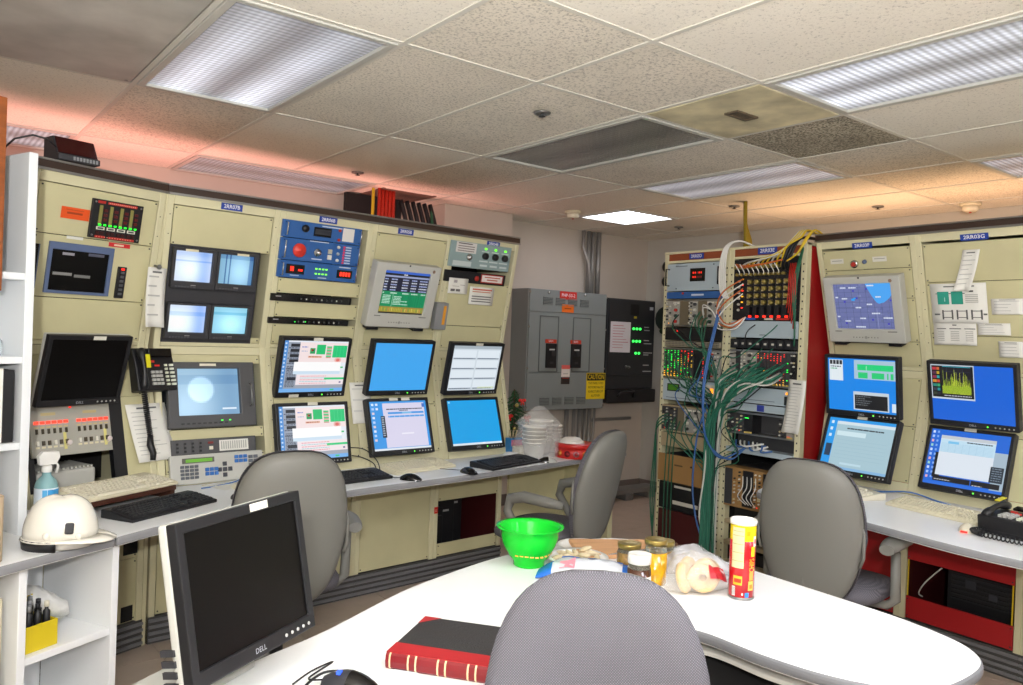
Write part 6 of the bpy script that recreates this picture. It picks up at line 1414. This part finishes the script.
# ---------------------------------------------------------------- computers in the open base of right end cabinet
for k, (x, w2, h2, z0, l) in enumerate(((.10, .13, .20, .215, 'small black computer in the open base at the right end of left console'), (.235, .12, .30, .215, 'taller black computer in the middle of open base of left console'), (.35, .10, .33, .215, 'darkest black tower in open base of left console'))):
    t = thing('black_computer', l, 'computer', bE.matrix_world @ Matrix.Translation((x, .2+.05*k, .031)), 'black computers in the open base')
    hh = z0+h2-.05
    B(-w2/2, w2/2, 0, .4, 0, hh).build('case', 'black_plastic', t, bev=.006); MB().rect(-.03, hh-.10, .02, hh-.09, 0, '#000000').build('panel_line', 'print', t); MB().box(-w2*.35, w2*.1, -.003, 0, hh-.14, hh-.128, 0, '#a8a8a8').box(-w2*.4, w2*.4, -.003, 0, hh-.05, hh-.045, 0, '#3a3a3e').build('badge', 'print', t)
tag(MB().rect(-.014, -.02, .014, .02, .002, '#d02a20').rect(-.009, .0, .009, .004, .0024, '#e8a090').rect(-.009, -.008, .009, -.005, .0024, '#e8a090').build('red_tag', 'print', None, BE @ Matrix.Translation((.012, .42, 0))), 'small red tag on the post beside the open base of left console', 'label')
# computer in the open base of right console
t = thing('black_computer', 'black computer inside the open red base of right console', 'computer', bR1.matrix_world @ Matrix.Translation((.32, .12, .031)), 'black computers in the open base')
B(-.14, .18, 0, .4, 0, .37).build('case', 'black_plastic', t, bev=.006); m = MB()
for i in range(6): m.box(-.12, .16, -.004, 0, .23+i*.022, .24+i*.022, 0, '#26262a')
m.box(-.05, .0, -.006, 0, .30, .34, 0, '#3a3a40').box(.06, .1, -.006, 0, .27, .30, 0, '#44444a'); m.build('vent', 'print', t); t.children[-1]['kind'] = 'stuff'
cable('pale cable hanging in the open red base of right console', [tuple(BR1 @ Vector((.19, .42, -.04))), tuple(BR1 @ Vector((.12, .33, -.02))), tuple(BR1 @ Vector((.09, .27, -.02))), tuple(BR1 @ Vector((.10, .25, -.04)))], .004, 'cable_pale', None)
# right desk
rf = [(3.62, 2.46), (3.53, 2.42), (3.48, 2.34), (3.42, 2.05), (3.37, 1.80), (3.31, 1.5), (3.28, 1.3), (3.28, 1.05), (3.3, .7)]
rf = smooth_poly(rf); bk = []
pR = lambda x, y: (TR.x+uR.x*x - y*math.sin(thR)*1.0, TR.y+uR.y*x + y*math.cos(thR))
t = thing('console_desk', 'white desk in front of right console, grey rounded edge', 'desk', None, None, (0, 0, 0))
slab_obj('desk_top', rf+[pR(1.7, .09), pR(0, .09), pR(0, -.01), (4.06, 2.46)], DZ-.036, DZ, ['white_laminate', 'desk_edge'], t)
for k in range(3): B(-.02, .02, -.45, .02, .65, DZ-.037).build('bracket', 'cream', t, Matrix.Translation((*pR(.03+.56*k, .0), 0)) @ Matrix.Rotation(thR, 4, 'Z'))
t['label'] = 'white desk in front of right console with grey rounded edge'

for x0, x1, y0, y1 in ((.49, .56, .44, .51), (.488, .545, .135, .205)):
    p = MB(); p.T = bA.matrix_world.inverted() @ BA; p.box(x0, x1, y0, y1, -.006, -.002); p.build('vent_opening', 'black_matte', bA)
# ================================================================ centre table
TZ = .742
mat('table_edge', '#747578', .4)
outer = [(.36, 1.25), (.38, 1.5), (.47, 1.65), (.65, 1.75), (.87, 1.84), (1.18, 2.0), (1.42, 2.085), (1.65, 2.145), (1.96, 2.18), (2.16, 2.14), (2.28, 2.02), (2.315, 1.85), (2.305, 1.6), (2.285, 1.2), (2.265, 1.02), (2.22, .88), (2.14, .80), (2.02, .775), (1.87, .79), (1.77, .87), (1.715, .98), (1.69, 1.13), (1.685, 1.31), (1.62, 1.42), (1.48, 1.46), (1.30, 1.38), (1.12, 1.24), (.98, 1.10), (.8, .98), (.6, .95), (.44, 1.05)]
poly = smooth_poly(outer+[outer[0]])[:-1]
t = thing('meeting_table', 'white curved meeting table with grey rounded edge in the middle of room', 'table', None, None, (0, 0, 0))
slab_obj('table_top', poly[::-1], TZ-.034, TZ, ['table_white', 'table_edge'], t, bev=.013)
inner = smooth_poly([(1.78, 1.02), (1.755, 1.15), (1.75, 1.33), (1.66, 1.47), (1.48, 1.52), (1.28, 1.44), (1.08, 1.28)])
inner2 = smooth_poly([(1.95, .95), (1.93, 1.15), (1.9, 1.4), (1.74, 1.6), (1.48, 1.66), (1.2, 1.56), (1.0, 1.4)])
mp = [(p[0], p[1]) for p in inner2]; m = MB(); m.grid([[(p[0], p[1], .655) for p in mp], [(p[0], p[1], .12) for p in mp]]); m.build('under_table_shade', 'black_matte', t, solid=.012)  # black sheet put in for the dark shade beneath the table top
lab(slab_obj('under_shelf', (inner+inner2[::-1]), .655, .668, ['paper', 'paper'], t, bev=.003), 'thin white shelf under the table top')
for x, y in ((2.0, 1.0), (2.1, 1.9), (1.2, 1.75), (.62, 1.35)): MB().lathe([(.03, .03), (.03, TZ-.035)], 16, (x, y, 0)).lathe([(.14, 0), (.14, .02), (.03, .035)], 20, (x, y, 0)).build('leg', 'black_plastic', t)
# big monitor, back of the table
MF = pose((.585, 1.584, .980), 31.5, -10.9)
fm = lcd('large switched off monitor standing on the near left end of white table', MF, .376, .306, None, [(.045, .144)], depth=.06, group=None, case='silver', bez=.02, chin=.032)
st = Vector(MF @ Vector((0, -.06, -.08)))
inv = MF.inverted()
bp = Vector((st.x-.03, st.y+.05, TZ))
m = MB(); m.T = inv; m.T = inv @ Matrix.Translation(bp) @ Matrix.Rotation(R(31.7), 4, 'Z')
m.prism([(-.12, -.05), (.12, -.05), (.15, .02), (.12, .10), (-.12, .10), (-.15, .02)], 0, .016); m.build('stand_base', 'silver_plastic', fm, bev=.005)
m = MB(); m.T = inv; m.tube([tuple(bp+Vector((0, 0, .01))), tuple(bp+Vector((0, .01, .1))), tuple(st+Vector((0, 0, .03)))], [.03, .026, .022], 10); m.build('stand_neck', 'black_plastic', fm)
m = MB()
for i in range(4): m.box(-.192, -.186, -.145+i*.02, -.133+i*.02, -.062, -.03)
tag(m.build('port', 'charcoal', fm), kind='stuff')
tmouse = mouse('black mouse with a blue light on the white table beside the large monitor', .775, 1.50, 35, 'black_gloss', 'charcoal', z=TZ, s=1.15, cordto=[(.80, 1.64), (.74, 1.62), (.68, 1.58)])
lab(MB().box(-.006, .006, -.004, .004, .034, .040, 0, '#3060ff').build('lamp', 'led', tmouse, Matrix.Translation((-.012, .022, 0))), 'blue lamp')
cable('thin dark cable lying on the white table beside the large monitor', [(.66, 1.50, TZ+.003), (.70, 1.56, TZ+.003), (.76, 1.60, TZ+.003), (.80, 1.585, TZ+.003)], .003, 'cable_black', None)
# record book
mat('pale_sheet', '#dbe8f0', .3)
mat('book_cloth', '#2c2a2a', .8, bump=.4, bscale=250); mat('book_leather', '#a81f24', .5); mat('book_spine', '#7d141c', .4); mat('gilt', '#e6d6a8', .35, .3); mat('page_edge', '#e2dccb', .8)
bw = Vector((1.040, 1.352))-Vector((.889, 1.553)); ba = math.atan2(bw.y, bw.x); BL = .33
t = thing('record_book', 'thick black record book with red leather spine on white table', 'book', Matrix.Translation((.889, 1.553, TZ)) @ Matrix.Rotation(ba, 4, 'Z'))
D_ = .235; Hb = .038
B(.004, BL-.004, .012, D_-.004, .004, Hb-.004).build('pages', 'page_edge', t); B(0, BL, .0, D_, 0, .004).build('back_cover', 'book_cloth', t, bev=.001); B(0, BL, .0, D_, Hb-.004, Hb).build('front_cover', 'book_cloth', t, bev=.001)
MB().box(-.0005, BL+.0005, -.001, .055, Hb-.0035, Hb+.0008).build('leather_strip', 'book_leather', t); MB().prism([(0, 0), (-.006, .006), (-.008, Hb/2), (-.006, Hb-.006), (0, Hb), (.01, Hb), (.01, 0)], 0, BL, 'x').build('spine', 'book_spine', t)
m = MB()
for x in (.008, .052, .07, .122, .14, .192, .21, .262, .28, .32): m.prism([(0, 0), (-.0065, .006), (-.0086, Hb/2), (-.0065, Hb-.006), (0, Hb)], x, x+.004, 'x')
tag(m.build('gilt_band', 'gilt', t), kind='stuff')
MB().quad([(0, D_+.0004, Hb+.0008), (.045, D_+.0004, Hb+.0008), (0, D_-.05, Hb+.0008)][::-1]).build('corner', 'book_leather', t); MB().quad([(BL, D_+.0004, Hb+.0008), (BL, D_-.05, Hb+.0008), (BL-.045, D_+.0004, Hb+.0008)][::-1]).build('corner', 'book_leather', t)
tag(MB().box(-.07, .07, -.045, .045, 0, .0008).build('clear_sheet', 'pale_sheet', None, Matrix.Translation((.862, 1.50, TZ+.001)) @ Matrix.Rotation(R(-20), 4, 'Z')), 'pale clear sheet lying between the mouse and record book', 'sheet')
# green bowl
mat('green_plastic', '#1fdc3a', .15, trans=.25, ior=1.3); mat('corn', '#e8a038', .6)
t = thing('green_bowl', 'bright green plastic bowl on the far edge of white table', 'bowl', None, None, (1.675, 2.01, TZ))
MB().lathe([(.048, 0), (.052, .004), (.053, .018), (.068, .034), (.088, .07), (.096, .10), (.098, .122), (.112, .128), (.113, .132), (.100, .130), (.093, .120), (.088, .08), (.06, .036), (0, .03)], 44).build('bowl', 'green_plastic', t)
m = MB()
for k in range(13):
    a = R(200+k*13); M_ = Matrix.Rotation(a, 4, 'Z') @ Matrix.Translation((.0755, 0, .046+.002*math.sin(k))) @ Matrix.Rotation(R(62), 4, 'Y'); m.T = M_; m.rect(-.003, -.008, .003, .004, .0, '#d8a838')
tag(m.build('print', 'print', t), kind='stuff')
# cutting board and knife
mat('board_wood', '#c8986a', .55, var=.12, scale=6, stretch=(1, 7, 1)); mat('knife_wood', '#5a3620', .45)
t = thing('cutting_board', 'light wooden cutting board at the far edge of white table', 'cutting board', Matrix.Translation((2.07, 1.975, TZ)) @ Matrix.Rotation(R(-32), 4, 'Z')); B(-.17, .17, -.105, .105, 0, .016).build('board', 'board_wood', t, bev=.004)
t = thing('kitchen_knife', 'kitchen knife with brown handle lying on cutting board', 'knife', Matrix.Translation((2.11, 1.885, TZ+.0165)) @ Matrix.Rotation(R(-12), 4, 'Z')); MB().prism([(-.16, 0), (.02, -.012), (.02, .016), (-.08, .016)], 0, .002).build('blade', 'chrome', t); MB().tube([(.015, 0, .006), (.07, .003, .010), (.13, -.002, .009)], [.010, .012, .010], 8).build('handle', 'knife_wood', t)
# plates with snack pieces
mat('plate_white', '#e9e8e2', .35); mat('snack', '#c9b897', .7, var=.2, scale=40)
t = thing('paper_plate', 'white paper plate holding pale snack pieces', 'plate', None, None, (1.845, 1.96, TZ)); MB().lathe([(.0, .004), (.075, .004), (.088, .014), (.108, .018), (.108, .016), (.088, .010), (.07, 0), (0, 0)], 36).build('plate', 'plate_white', t)
for k in range(11):
    a = 2.4*k; r_ = .012*math.sqrt(k)*1.9; x, y = 1.845+r_*math.cos(a), 1.96+r_*math.sin(a)
    M_ = Matrix.Translation((x, y, TZ+.012+.006*(k % 3))) @ Matrix.Rotation(rnd.uniform(0, 6), 4, 'Z') @ Matrix.Rotation(rnd.uniform(-.5, .5), 4, 'Y')
    tag(MB().ball(0, 0, .004, .026, .010, .009, 9, 6, jit=.18).build('snack_piece', 'snack', None, M_), 'pale snack piece heaped on the white paper plate', 'snack', 'snack pieces on the plate')
t = thing('paper_plate', 'empty white paper plate under the cutting board edge', 'plate', None, None, (1.98, 2.08, TZ)); MB().lathe([(.0, .004), (.06, .004), (.075, .010), (.088, .012), (.088, .010), (.075, .006), (.06, 0), (0, 0)], 32).build('plate', 'plate_white', t)
# jars
mat('jar_glass', '#e6e0c8', .05, trans=.85, ior=1.4); mat('gold_lid', '#b09a58', .3, .8); mat('honey', '#cf9a1c', .12, var=.35, scale=45, coat=.6); mat('olive_fill', '#86683a', .15, var=.5, scale=60, coat=.6); mat('cocoa', '#4a2a1c', .15, coat=.6)
def jar(label, x, y, r, h, fill, lid, lidh, rot=0, lab_=None, labm='paper'):
    t = thing('food_jar', label, 'jar', None, 'food jars on the table', (x, y, TZ), rot)
    MB().lathe([(r*.92, 0), (r, .006), (r, h*.80)], 26).build('filled_glass', fill, t); MB().lathe([(r, h*.80), (r*.88, h*.92), (r*.88, h)], 26).build('glass_neck', 'jar_glass', t)
    MB().lathe([(r*.97, h-.002), (r*.99, h+lidh*.8), (r*.95, h+lidh), (r*.8, h+lidh-.002), (0, h+lidh-.002)], 28).build('lid', lid, t)
    if lab_: MB().lathe([(r*1.012, h*lab_[0]), (r*1.012, h*lab_[1])], 26, cap=False).build('label', labm, t)
    return t
jar('wide jar with gold lid behind the white lidded jar', 1.93, 1.80, .040, .075, 'olive_fill', 'gold_lid', .014)
jar('jar with white lid and dark spread on white table', 1.80, 1.635, .036, .085, 'cocoa', 'white_plastic', .026, 0, (.05, .55))
jar('tall jar of yellow pickles with gold lid', 1.895, 1.655, .036, .125, 'honey', 'gold_lid', .014)
jar('small jar with gold lid behind the pickle jar', 2.03, 1.735, .033, .085, 'olive_fill', 'gold_lid', .014)
# blue bread bag
mat('bread_film', '#dfe4ec', .2, alpha=.72, bump=.5, bscale=40); mat('blue_film', '#2a6cc8', .25)
t = thing('bread_bag', 'clear food bag with blue printed ends lying before the green bowl', 'bag', Matrix.Translation((1.735, 1.79, TZ)) @ Matrix.Rotation(R(-48), 4, 'Z'))
rows = []; n_ = 14
for i in range(n_+1):
    s_ = i/n_; x = -.16+.34*s_; hh = .026*(1-abs(2*s_-1)**3)+.006; wd = .06-.012*abs(2*s_-1)
    rows.append([(x, wd*math.cos(a)*(1+.08*rnd.uniform(-1, 1)), max(.0015, hh*(1+math.sin(a))*(1+.10*rnd.uniform(-1, 1)))) for a in [2*math.pi*q/14 for q in range(14)]])
MB().grid(rows[2:12], 0, None, True, True).build('bag', 'bread_film', t); MB().grid(rows[:3], 0, None, True, True).build('blue_end', 'blue_film', t); MB().grid(rows[11:], 0, None, True, True).build('blue_end', 'blue_film', t)
up = MB()
def bp_(i, a, c, wd=1):
    pass
for i in range(3, 11): q0, q1 = Vector(rows[i][2]), Vector(rows[i+1][2]); o_ = Vector((0, .002, .003)); q2, q3 = Vector(rows[i+1][1]), Vector(rows[i][1]); up.quad([tuple(q0+o_), tuple(q1+o_), tuple(q2+o_), tuple(q3+o_)], 0, '#3a78cc')
for i in (3, 4): q0, q1, q2, q3 = (Vector(rows[i][4]), Vector(rows[i+1][4]), Vector(rows[i+1][6]), Vector(rows[i][6])); o_ = Vector((0, 0, .004)); up.quad([tuple(q0+o_), tuple(q1+o_), tuple(q2+o_), tuple(q3+o_)], 0, '#d88898')
up.quad([tuple(Vector(rows[8][9])+Vector((0, -.004, .003))), tuple(Vector(rows[9][9])+Vector((0, -.004, .003))), tuple(Vector(rows[9][8])+Vector((0, -.004, .004))), tuple(Vector(rows[8][8])+Vector((0, -.004, .004)))], 0, '#e8a838')
up.build('print', 'print', t)
# bagel bag
mat('bagel', '#dcbc8c', .6, var=.22, scale=25); mat('clear_film', '#f6f4f0', .12, alpha=.24, bump=.8, bscale=28)
def torus(mb, M_, R0, r0, n=18, k=9):
    mb.T = M_; rows = []
    for i in range(n+1): a = 2*math.pi*i/n; rows.append([((R0+r0*math.cos(b))*math.cos(a), (R0+r0*math.cos(b))*math.sin(a), r0*.85*math.sin(b)) for b in [2*math.pi*q/k for q in range(k)]])
    mb.grid(rows, 0, None, True, True); mb.T = None; return mb
bc = Vector((1.945, 1.545))
for k, (dx, dy, rz_, tl) in enumerate(((-.045, .0, 70, 75), (.0, -.035, -5, 48), (.02, .03, 60, 70), (.05, -.01, 5, 80))):
    M_ = Matrix.Translation((bc.x+dx, bc.y+dy, TZ+.046)) @ Matrix.Rotation(R(rz_-45), 4, 'Z') @ Matrix.Rotation(R(tl), 4, 'X')
    o = torus(MB(), M_, .029, .018).build('bagel', 'bagel'); tag(o, ['leftmost bagel in the clear bag, facing the jars', 'front bagel in the clear bag on white table', 'rear bagel in the clear bag', 'rightmost bagel in the clear bag, under the red label'][k], 'bagel', 'bagels in the clear bag')
t = thing('bagel_bag', 'clear plastic bag of bagels with red label on white table', 'bag', None, None, (bc.x, bc.y, TZ), R(-25))
rows = []
for i in range(15):
    s_ = i/14; x = -.10+.26*s_; sc_ = (1-abs(2*min(s_, .8)/.8-1)**2.6)*.85+.15 if s_ < .8 else .15+.35*(s_-.8)/.2
    rows.append([(x, .085*sc_*math.cos(a)*(1+.08*rnd.uniform(-1, 1)), max(.001, .056*sc_*(1+math.sin(a))*(1+.07*rnd.uniform(-1, 1)))) for a in [2*math.pi*q/18 for q in range(18)]])
MB().grid(rows, 0, None, True, True).build('film', 'clear_film', t)
lb_ = MB()
for i in range(6, 10):
    for q in (7, 8): o_ = Vector((0, -.004, .004)); lb_.quad([tuple(Vector(rows[i][q])+o_), tuple(Vector(rows[i+1][q])+o_), tuple(Vector(rows[i+1][q+1])+o_), tuple(Vector(rows[i][q+1])+o_)], 0, '#b01c26')
lb_.quad([tuple(Vector(rows[8][8])+Vector((0, -.006, .006))), tuple(Vector(rows[9][8])+Vector((0, -.006, .006))), tuple(Vector(rows[9][8])*.5+Vector(rows[9][7])*.5+Vector((0, -.006, .006))), tuple(Vector(rows[8][8])*.5+Vector(rows[8][7])*.5+Vector((0, -.006, .006)))], 0, '#e8c8c8')
lb_.build('label', 'print', t)
MB().quad([(.13, -.03, .004), (.17, -.045, .03), (.175, -.02, .035), (.165, .0, .01)]).build('tag', 'bow_red', t, solid=.001)
# crumpled foil wrap
mat('foil_film', '#e2e2e4', .12, alpha=.45, bump=.9, bscale=22)
m = MB(); rows = []
for i in range(13):
    s_ = i/12; c_ = Vector((1.99+.20*s_, 1.735-.16*s_, TZ)); sc_ = .30+.85*math.sin(math.pi*min(1, s_*.9+.1)); up_ = .04*sc_
    nn_ = Vector((.62, .78, 0)); rows.append([tuple(c_+nn_*(.085*sc_*math.cos(a)*(1+.1*rnd.uniform(-1, 1)))+Vector((0, 0, max(.001, up_*(1+math.sin(a))*(1+.14*rnd.uniform(-1, 1)))))) for a in [2*math.pi*q/14 for q in range(14)]])
tag(m.grid(rows, 0, None, False, True).build('plastic_wrap', 'foil_film', sub=1, smooth_all=True), 'crumpled shiny plastic wrap behind the bagel bag', 'wrap')
# chips can
mat('can_red', '#c8141c', .25, coat=.4)
t = thing('chips_can', 'tall red and yellow chips can standing on white table', 'can', None, None, (2.02, 1.425, TZ), R(10))
r_ = .0375; Hc = .235
def band(z0, z1, a0, a1, c, mb, rr=.0003, n=16):
    for q in range(n):
        b0, b1 = R(a0+(a1-a0)*q/n), R(a0+(a1-a0)*(q+1)/n); R_ = r_+rr
        mb.quad([(R_*math.cos(b0), R_*math.sin(b0), z0), (R_*math.cos(b1), R_*math.sin(b1), z0), (R_*math.cos(b1), R_*math.sin(b1), z1), (R_*math.cos(b0), R_*math.sin(b0), z1)], 0, c)
MB().lathe([(r_, .004), (r_, Hc-.012)], 32).build('body', 'can_red', t); MB().lathe([(r_*.97, 0), (r_+.001, .002), (r_+.001, .006), (r_, .008)], 32).build('bottom_rim', 'steel', t)
MB().lathe([(r_+.0015, Hc-.014), (r_+.0025, Hc-.004), (r_+.001, Hc), (r_-.003, Hc), (r_-.004, Hc-.006), (0, Hc-.006)], 32).build('lid', 'white_plastic', t)
p = MB(); band(.175, Hc-.014, 0, 360, '#e8c81c', p, .0003, 32); band(.095, .215, 155, 212, '#d6cd9e', p, .0008); 
for z in (.203, .19, .165, .14, .115): band(z, z+.002, 158, 209, '#a8a070', p, .0011)
band(.045, .072, 168, 208, '#e8b828', p, .0008); band(.052, .064, 172, 204, '#c83a1c', p, .0011); band(.012, .04, 162, 178, '#ece8e4', p, .0008)
for q in range(4): band(.014, .038, 163+q*4, 164.5+q*4, '#2a2a2a', p, .0011, 2)
band(.13, .16, 246, 268, '#f0d020', p, .0008); band(.06, .085, 240, 262, '#e8a040', p, .0008); band(.03, .058, 236, 264, '#f0b850', p, .0008); band(.036, .048, 242, 258, '#d88028', p, .0011); band(.01, .024, 222, 240, '#3a86d8', p, .0008); band(.016, .022, 208, 214, '#f0e8e8', p, .0008)
band(.16, .19, 258, 276, '#f0ece4', p, .0009); band(.168, .182, 262, 272, '#c01c20', p, .0012); band(.192, .206, 222, 238, '#c8a818', p, .0009)
tag(p.build('print', 'gloss_print', t), kind='stuff')
text('CHIPS', t, 0, 0, 0, .02, 'ink_yellow', Matrix.Rotation(R(252), 4, 'Z') @ Matrix.Translation((r_+.0016, 0, .105)) @ Matrix.Rotation(math.pi/2, 4, 'Z') @ Matrix.Rotation(math.pi/2, 4, 'X') @ Matrix.Rotation(math.pi/2, 4, 'Z'), wide=.04)

# ================================================================ office chairs
def chair_proto(fabric, label, M, loop=False, lean=.06):
    t = thing('office_chair', label, 'chair', M, 'grey office chairs')
    Wd = .225
    def outline(s, inset=0, side=1):
        # s 0..1 around: superellipse-like back, wide shoulders, narrower foot
        pts = []
        n = 40
        for i in range(n):
            a = 2*math.pi*i/n; ca, sa = math.cos(a), math.sin(a); e = 2/3.0
            x = math.copysign(abs(ca)**e, ca); z = math.copysign(abs(sa)**e, sa); k = 1-.20*max(0, -z)-.06*max(0, z)
            pts.append((x*(Wd-inset)*k, z*(.31-inset)))
        return pts
    zc = .71
    def lay(inset, yoff):
        return [(x, yoff-lean*((z+.31)/.62)-.045*(abs(x)/Wd)**2*-1*.8+.03*math.cos((z)/.31*1.2)*0, zc+z) for x, z in outline(0, inset)]
    # shell: stacked rings from the front lip round to the back
    rings = [lay(.012, -.205), lay(0, -.215), lay(0, -.235), lay(.012, -.252), lay(.035, -.262), lay(.08, -.268), lay(.14, -.2705), lay(.20, -.271)]
    m = MB(); m.grid(rings, 0, None, True, True)
    last = lay(.20, -.271); c_ = tuple(sum((Vector(q) for q in last), Vector())/len(last)); o_ = len(m.v); m.add(last+[c_], [(i, (i+1) % 40, 40) for i in range(40)], 0, None, True)
    m.build('back_shell', 'chair_shell', t)
    rings = [lay(-.003, -.218), lay(-.004, -.198), lay(.018, -.178), lay(.06, -.168), lay(.13, -.162)]
    m = MB(); m.grid(rings, 0, None, True, True); last = lay(.13, -.162); c_ = tuple(sum((Vector(q) for q in last), Vector())/len(last)); m.add(last+[c_], [((i+1) % 40, i, 40) for i in range(40)], 0, None, True)
    m.build('backrest', fabric, t)
    # seat
    def so(inset, z):
        pts = []
        for i in range(32):
            a = 2*math.pi*i/32; ca, sa = math.cos(a), math.sin(a); e = 2/3.4; pts.append((math.copysign(abs(ca)**e, ca)*(.245-inset), .055+math.copysign(abs(sa)**e, sa)*(.235-inset), z-.012*max(0, sa)))
        return pts
    m = MB(); m.grid([so(.03, .405), so(.0, .425), so(-.004, .45), so(.012, .475), so(.07, .487), so(.16, .486)], 0, None, True, True); l2 = so(.16, .486); m.add(l2+[(0, .055, .486)], [(i, (i+1) % 32, 32) for i in range(32)], 0, None, True); m.build('seat', fabric, t)
    m = MB(); m.grid([so(.03, .405), so(.09, .392)], 0, None, True, True); l2 = so(.09, .392); m.add(l2, [tuple(range(32))[::-1]], 0); m.build('seat_pan', 'charcoal', t)
    # back upright, lever slot
    MB().tube([(0, -.02, .385), (0, -.17, .39), (0, -.255, .45), (0, -.262, .60)], [.03, .03, .026, .022], 8).build('back_upright', 'chair_shell', t)
    for s_ in (-1, 1):
        MB().tube([(s_*.212, -.226, .60), (s_*.226, -.228, .64), (s_*.226, -.23, .74), (s_*.214, -.232, .77)], .007, 6).build('back_lever', 'chair_shell', t)
        if loop:   # a ring shaped arm, pad and post in one piece
            m = MB().tube([(s_*.15, .0, .395), (s_*.26, .0, .40), (s_*.285, .03, .45), (s_*.285, .12, .58), (s_*.285, .10, .645), (s_*.285, .02, .665), (s_*.285, -.12, .655), (s_*.265, -.20, .645)], [.018, .02, .022, .024, .03, .03, .028, .02], 10); arm = m.build('arm_loop', 'chair_shell', t); continue
        a = MB().tube([(s_*.15, .02, .395), (s_*.25, .02, .40), (s_*.285, .02, .43), (s_*.285, .0, .64)], [.018, .02, .022, .02], 8); arm = a.build('arm_post', 'chair_shell', t)
        rows = []
        for i in range(9):
            q = i/8; y = -.13+.29*q; wd = .05*math.sin(math.pi*(.12+.76*q))**.5; rows.append([(s_*.285+wd*math.cos(b), y, .67+.022*math.sin(b)+.01*math.sin(math.pi*q)) for b in [2*math.pi*k/12 for k in range(12)]])
        m = MB(); m.grid(rows, 0, None, True, True); m.quad(rows[0][::-1]); m.quad(rows[-1]); m.build('arm_pad', 'chair_shell', arm)
    MB().lathe([(.05, .37), (.05, .395), (.09, .40)], 16).box(-.09, .09, -.08, .08, .385, .405).build('mechanism', 'black_plastic', t)
    MB().lathe([(.028, .10), (.028, .25), (.018, .25), (.018, .38)], 16).build('gas_lift', 'black_plastic', t)
    for k in range(5):
        a = 2*math.pi*k/5+.3; c, s = math.cos(a), math.sin(a)
        m = MB().tube([(0, 0, .11), (.14*c, .14*s, .10), (.29*c, .29*s, .075)], [.034, .026, .018], 8); leg_ = m.build('base_leg', 'chair_shell', t)
        m = MB(); m.T = Matrix.Translation((.29*c, .29*s, .028)) @ Matrix.Rotation(a+.7, 4, 'Z'); m.lathe([(.012, -.022), (.027, -.02), (.028, -.006), (.028, .006), (.027, .02), (.012, .022)], 14, axis='y'); m.build('caster', 'black_plastic', leg_)
    return t
def fab(name, c1, c2):
    m = bpy.data.materials.new(name); m.use_nodes = True; nt = m.node_tree; b = nt.nodes['Principled BSDF']; b.inputs['Roughness'].default_value = .9; b.inputs['Specular IOR Level'].default_value = .2
    tc = nt.nodes.new('ShaderNodeTexCoord'); mp = nt.nodes.new('ShaderNodeMapping'); mp.inputs['Rotation'].default_value = (0, R(40), 0); nt.links.new(tc.outputs['Object'], mp.inputs[0])
    wv = []
    for ax in ('X', 'Z'):
        w_ = nt.nodes.new('ShaderNodeTexWave'); w_.wave_type = 'BANDS'; w_.bands_direction = ax; w_.inputs['Scale'].default_value = 84; nt.links.new(mp.outputs[0], w_.inputs['Vector']); wv.append(w_)
    mu = nt.nodes.new('ShaderNodeMath'); mu.operation = 'MULTIPLY'; nt.links.new(wv[0].outputs['Fac'], mu.inputs[0]); nt.links.new(wv[1].outputs['Fac'], mu.inputs[1])
    mx = nt.nodes.new('ShaderNodeMix'); mx.data_type = 'RGBA'; mx.inputs['A'].default_value = lin(c1); mx.inputs['B'].default_value = lin(c2); nt.links.new(mu.outputs[0], mx.inputs['Factor']); nt.links.new(mx.outputs['Result'], b.inputs['Base Color'])
    bp = nt.nodes.new('ShaderNodeBump'); bp.inputs['Strength'].default_value = .4; bp.inputs['Distance'].default_value = .002; nt.links.new(mu.outputs[0], bp.inputs['Height']); nt.links.new(bp.outputs[0], b.inputs['Normal'])
    MATS[name] = m
fab('woven_grey', '#58565c', '#85838a')
def CM(bx, by, face_deg):
    """chair whose backrest stands at (bx, by), facing face_deg"""
    a = R(face_deg); f_ = Vector((math.cos(a), math.sin(a))); o = Vector((bx, by))+f_*.235
    return Matrix.Translation((o.x, o.y, 0)) @ Matrix.Rotation(a-math.pi/2, 4, 'Z')
c0 = chair_proto('woven_grey', 'grey chair in the foreground with woven fabric backrest facing the camera', CM(1.128, 1.125, 225))
dup(c0, CM(3.10, 1.86, 10), 'grey office chair at right desk with its right armrest showing')
chair_proto('woven_grey', 'grey office chair with looped arms seen from the side at the end of left desk', CM(2.95, 3.03, 110), True, .13)
dup(c0, CM(1.24, 2.95, 78), 'grey office chair at left desk, half hidden by the large monitor')
# ---------------------------------------------------------------- last: lettering, and joined bits too small to pick apart
flush_texts()
SMALL = {'screw', 'base_screw', 'key', 'print', 'button', 'switch', 'jack', 'indicator', 'red_lamp', 'green_lamp', 'lamp', 'toggle', 'knob', 'red_legend', 'red_button', 'red_digit', 'lettering', 'tape_strip', 'foot', 'screen', 'lamp_row', 'connector', 'mounting_strip', 'slot', 'grille', 'tape_label', 'head', 'yellow_label', 'notice', 'display_window', 'kick_rib', 'breaker_handle', 'switch_row'}
def comps(me):
    p = list(range(len(me.vertices)))
    def f(i):
        while p[i] != i: p[i] = p[p[i]]; i = p[i]
        return i
    for e in me.edges: a, b = f(e.vertices[0]), f(e.vertices[1]); p[a] = b
    return len({f(i) for i in range(len(p))})
for o in list(bpy.data.objects):
    if o.type == 'MESH' and o.parent and 'kind' not in o and o.name.split('.')[0] in SMALL and comps(o.data) > 1: o['kind'] = 'stuff'
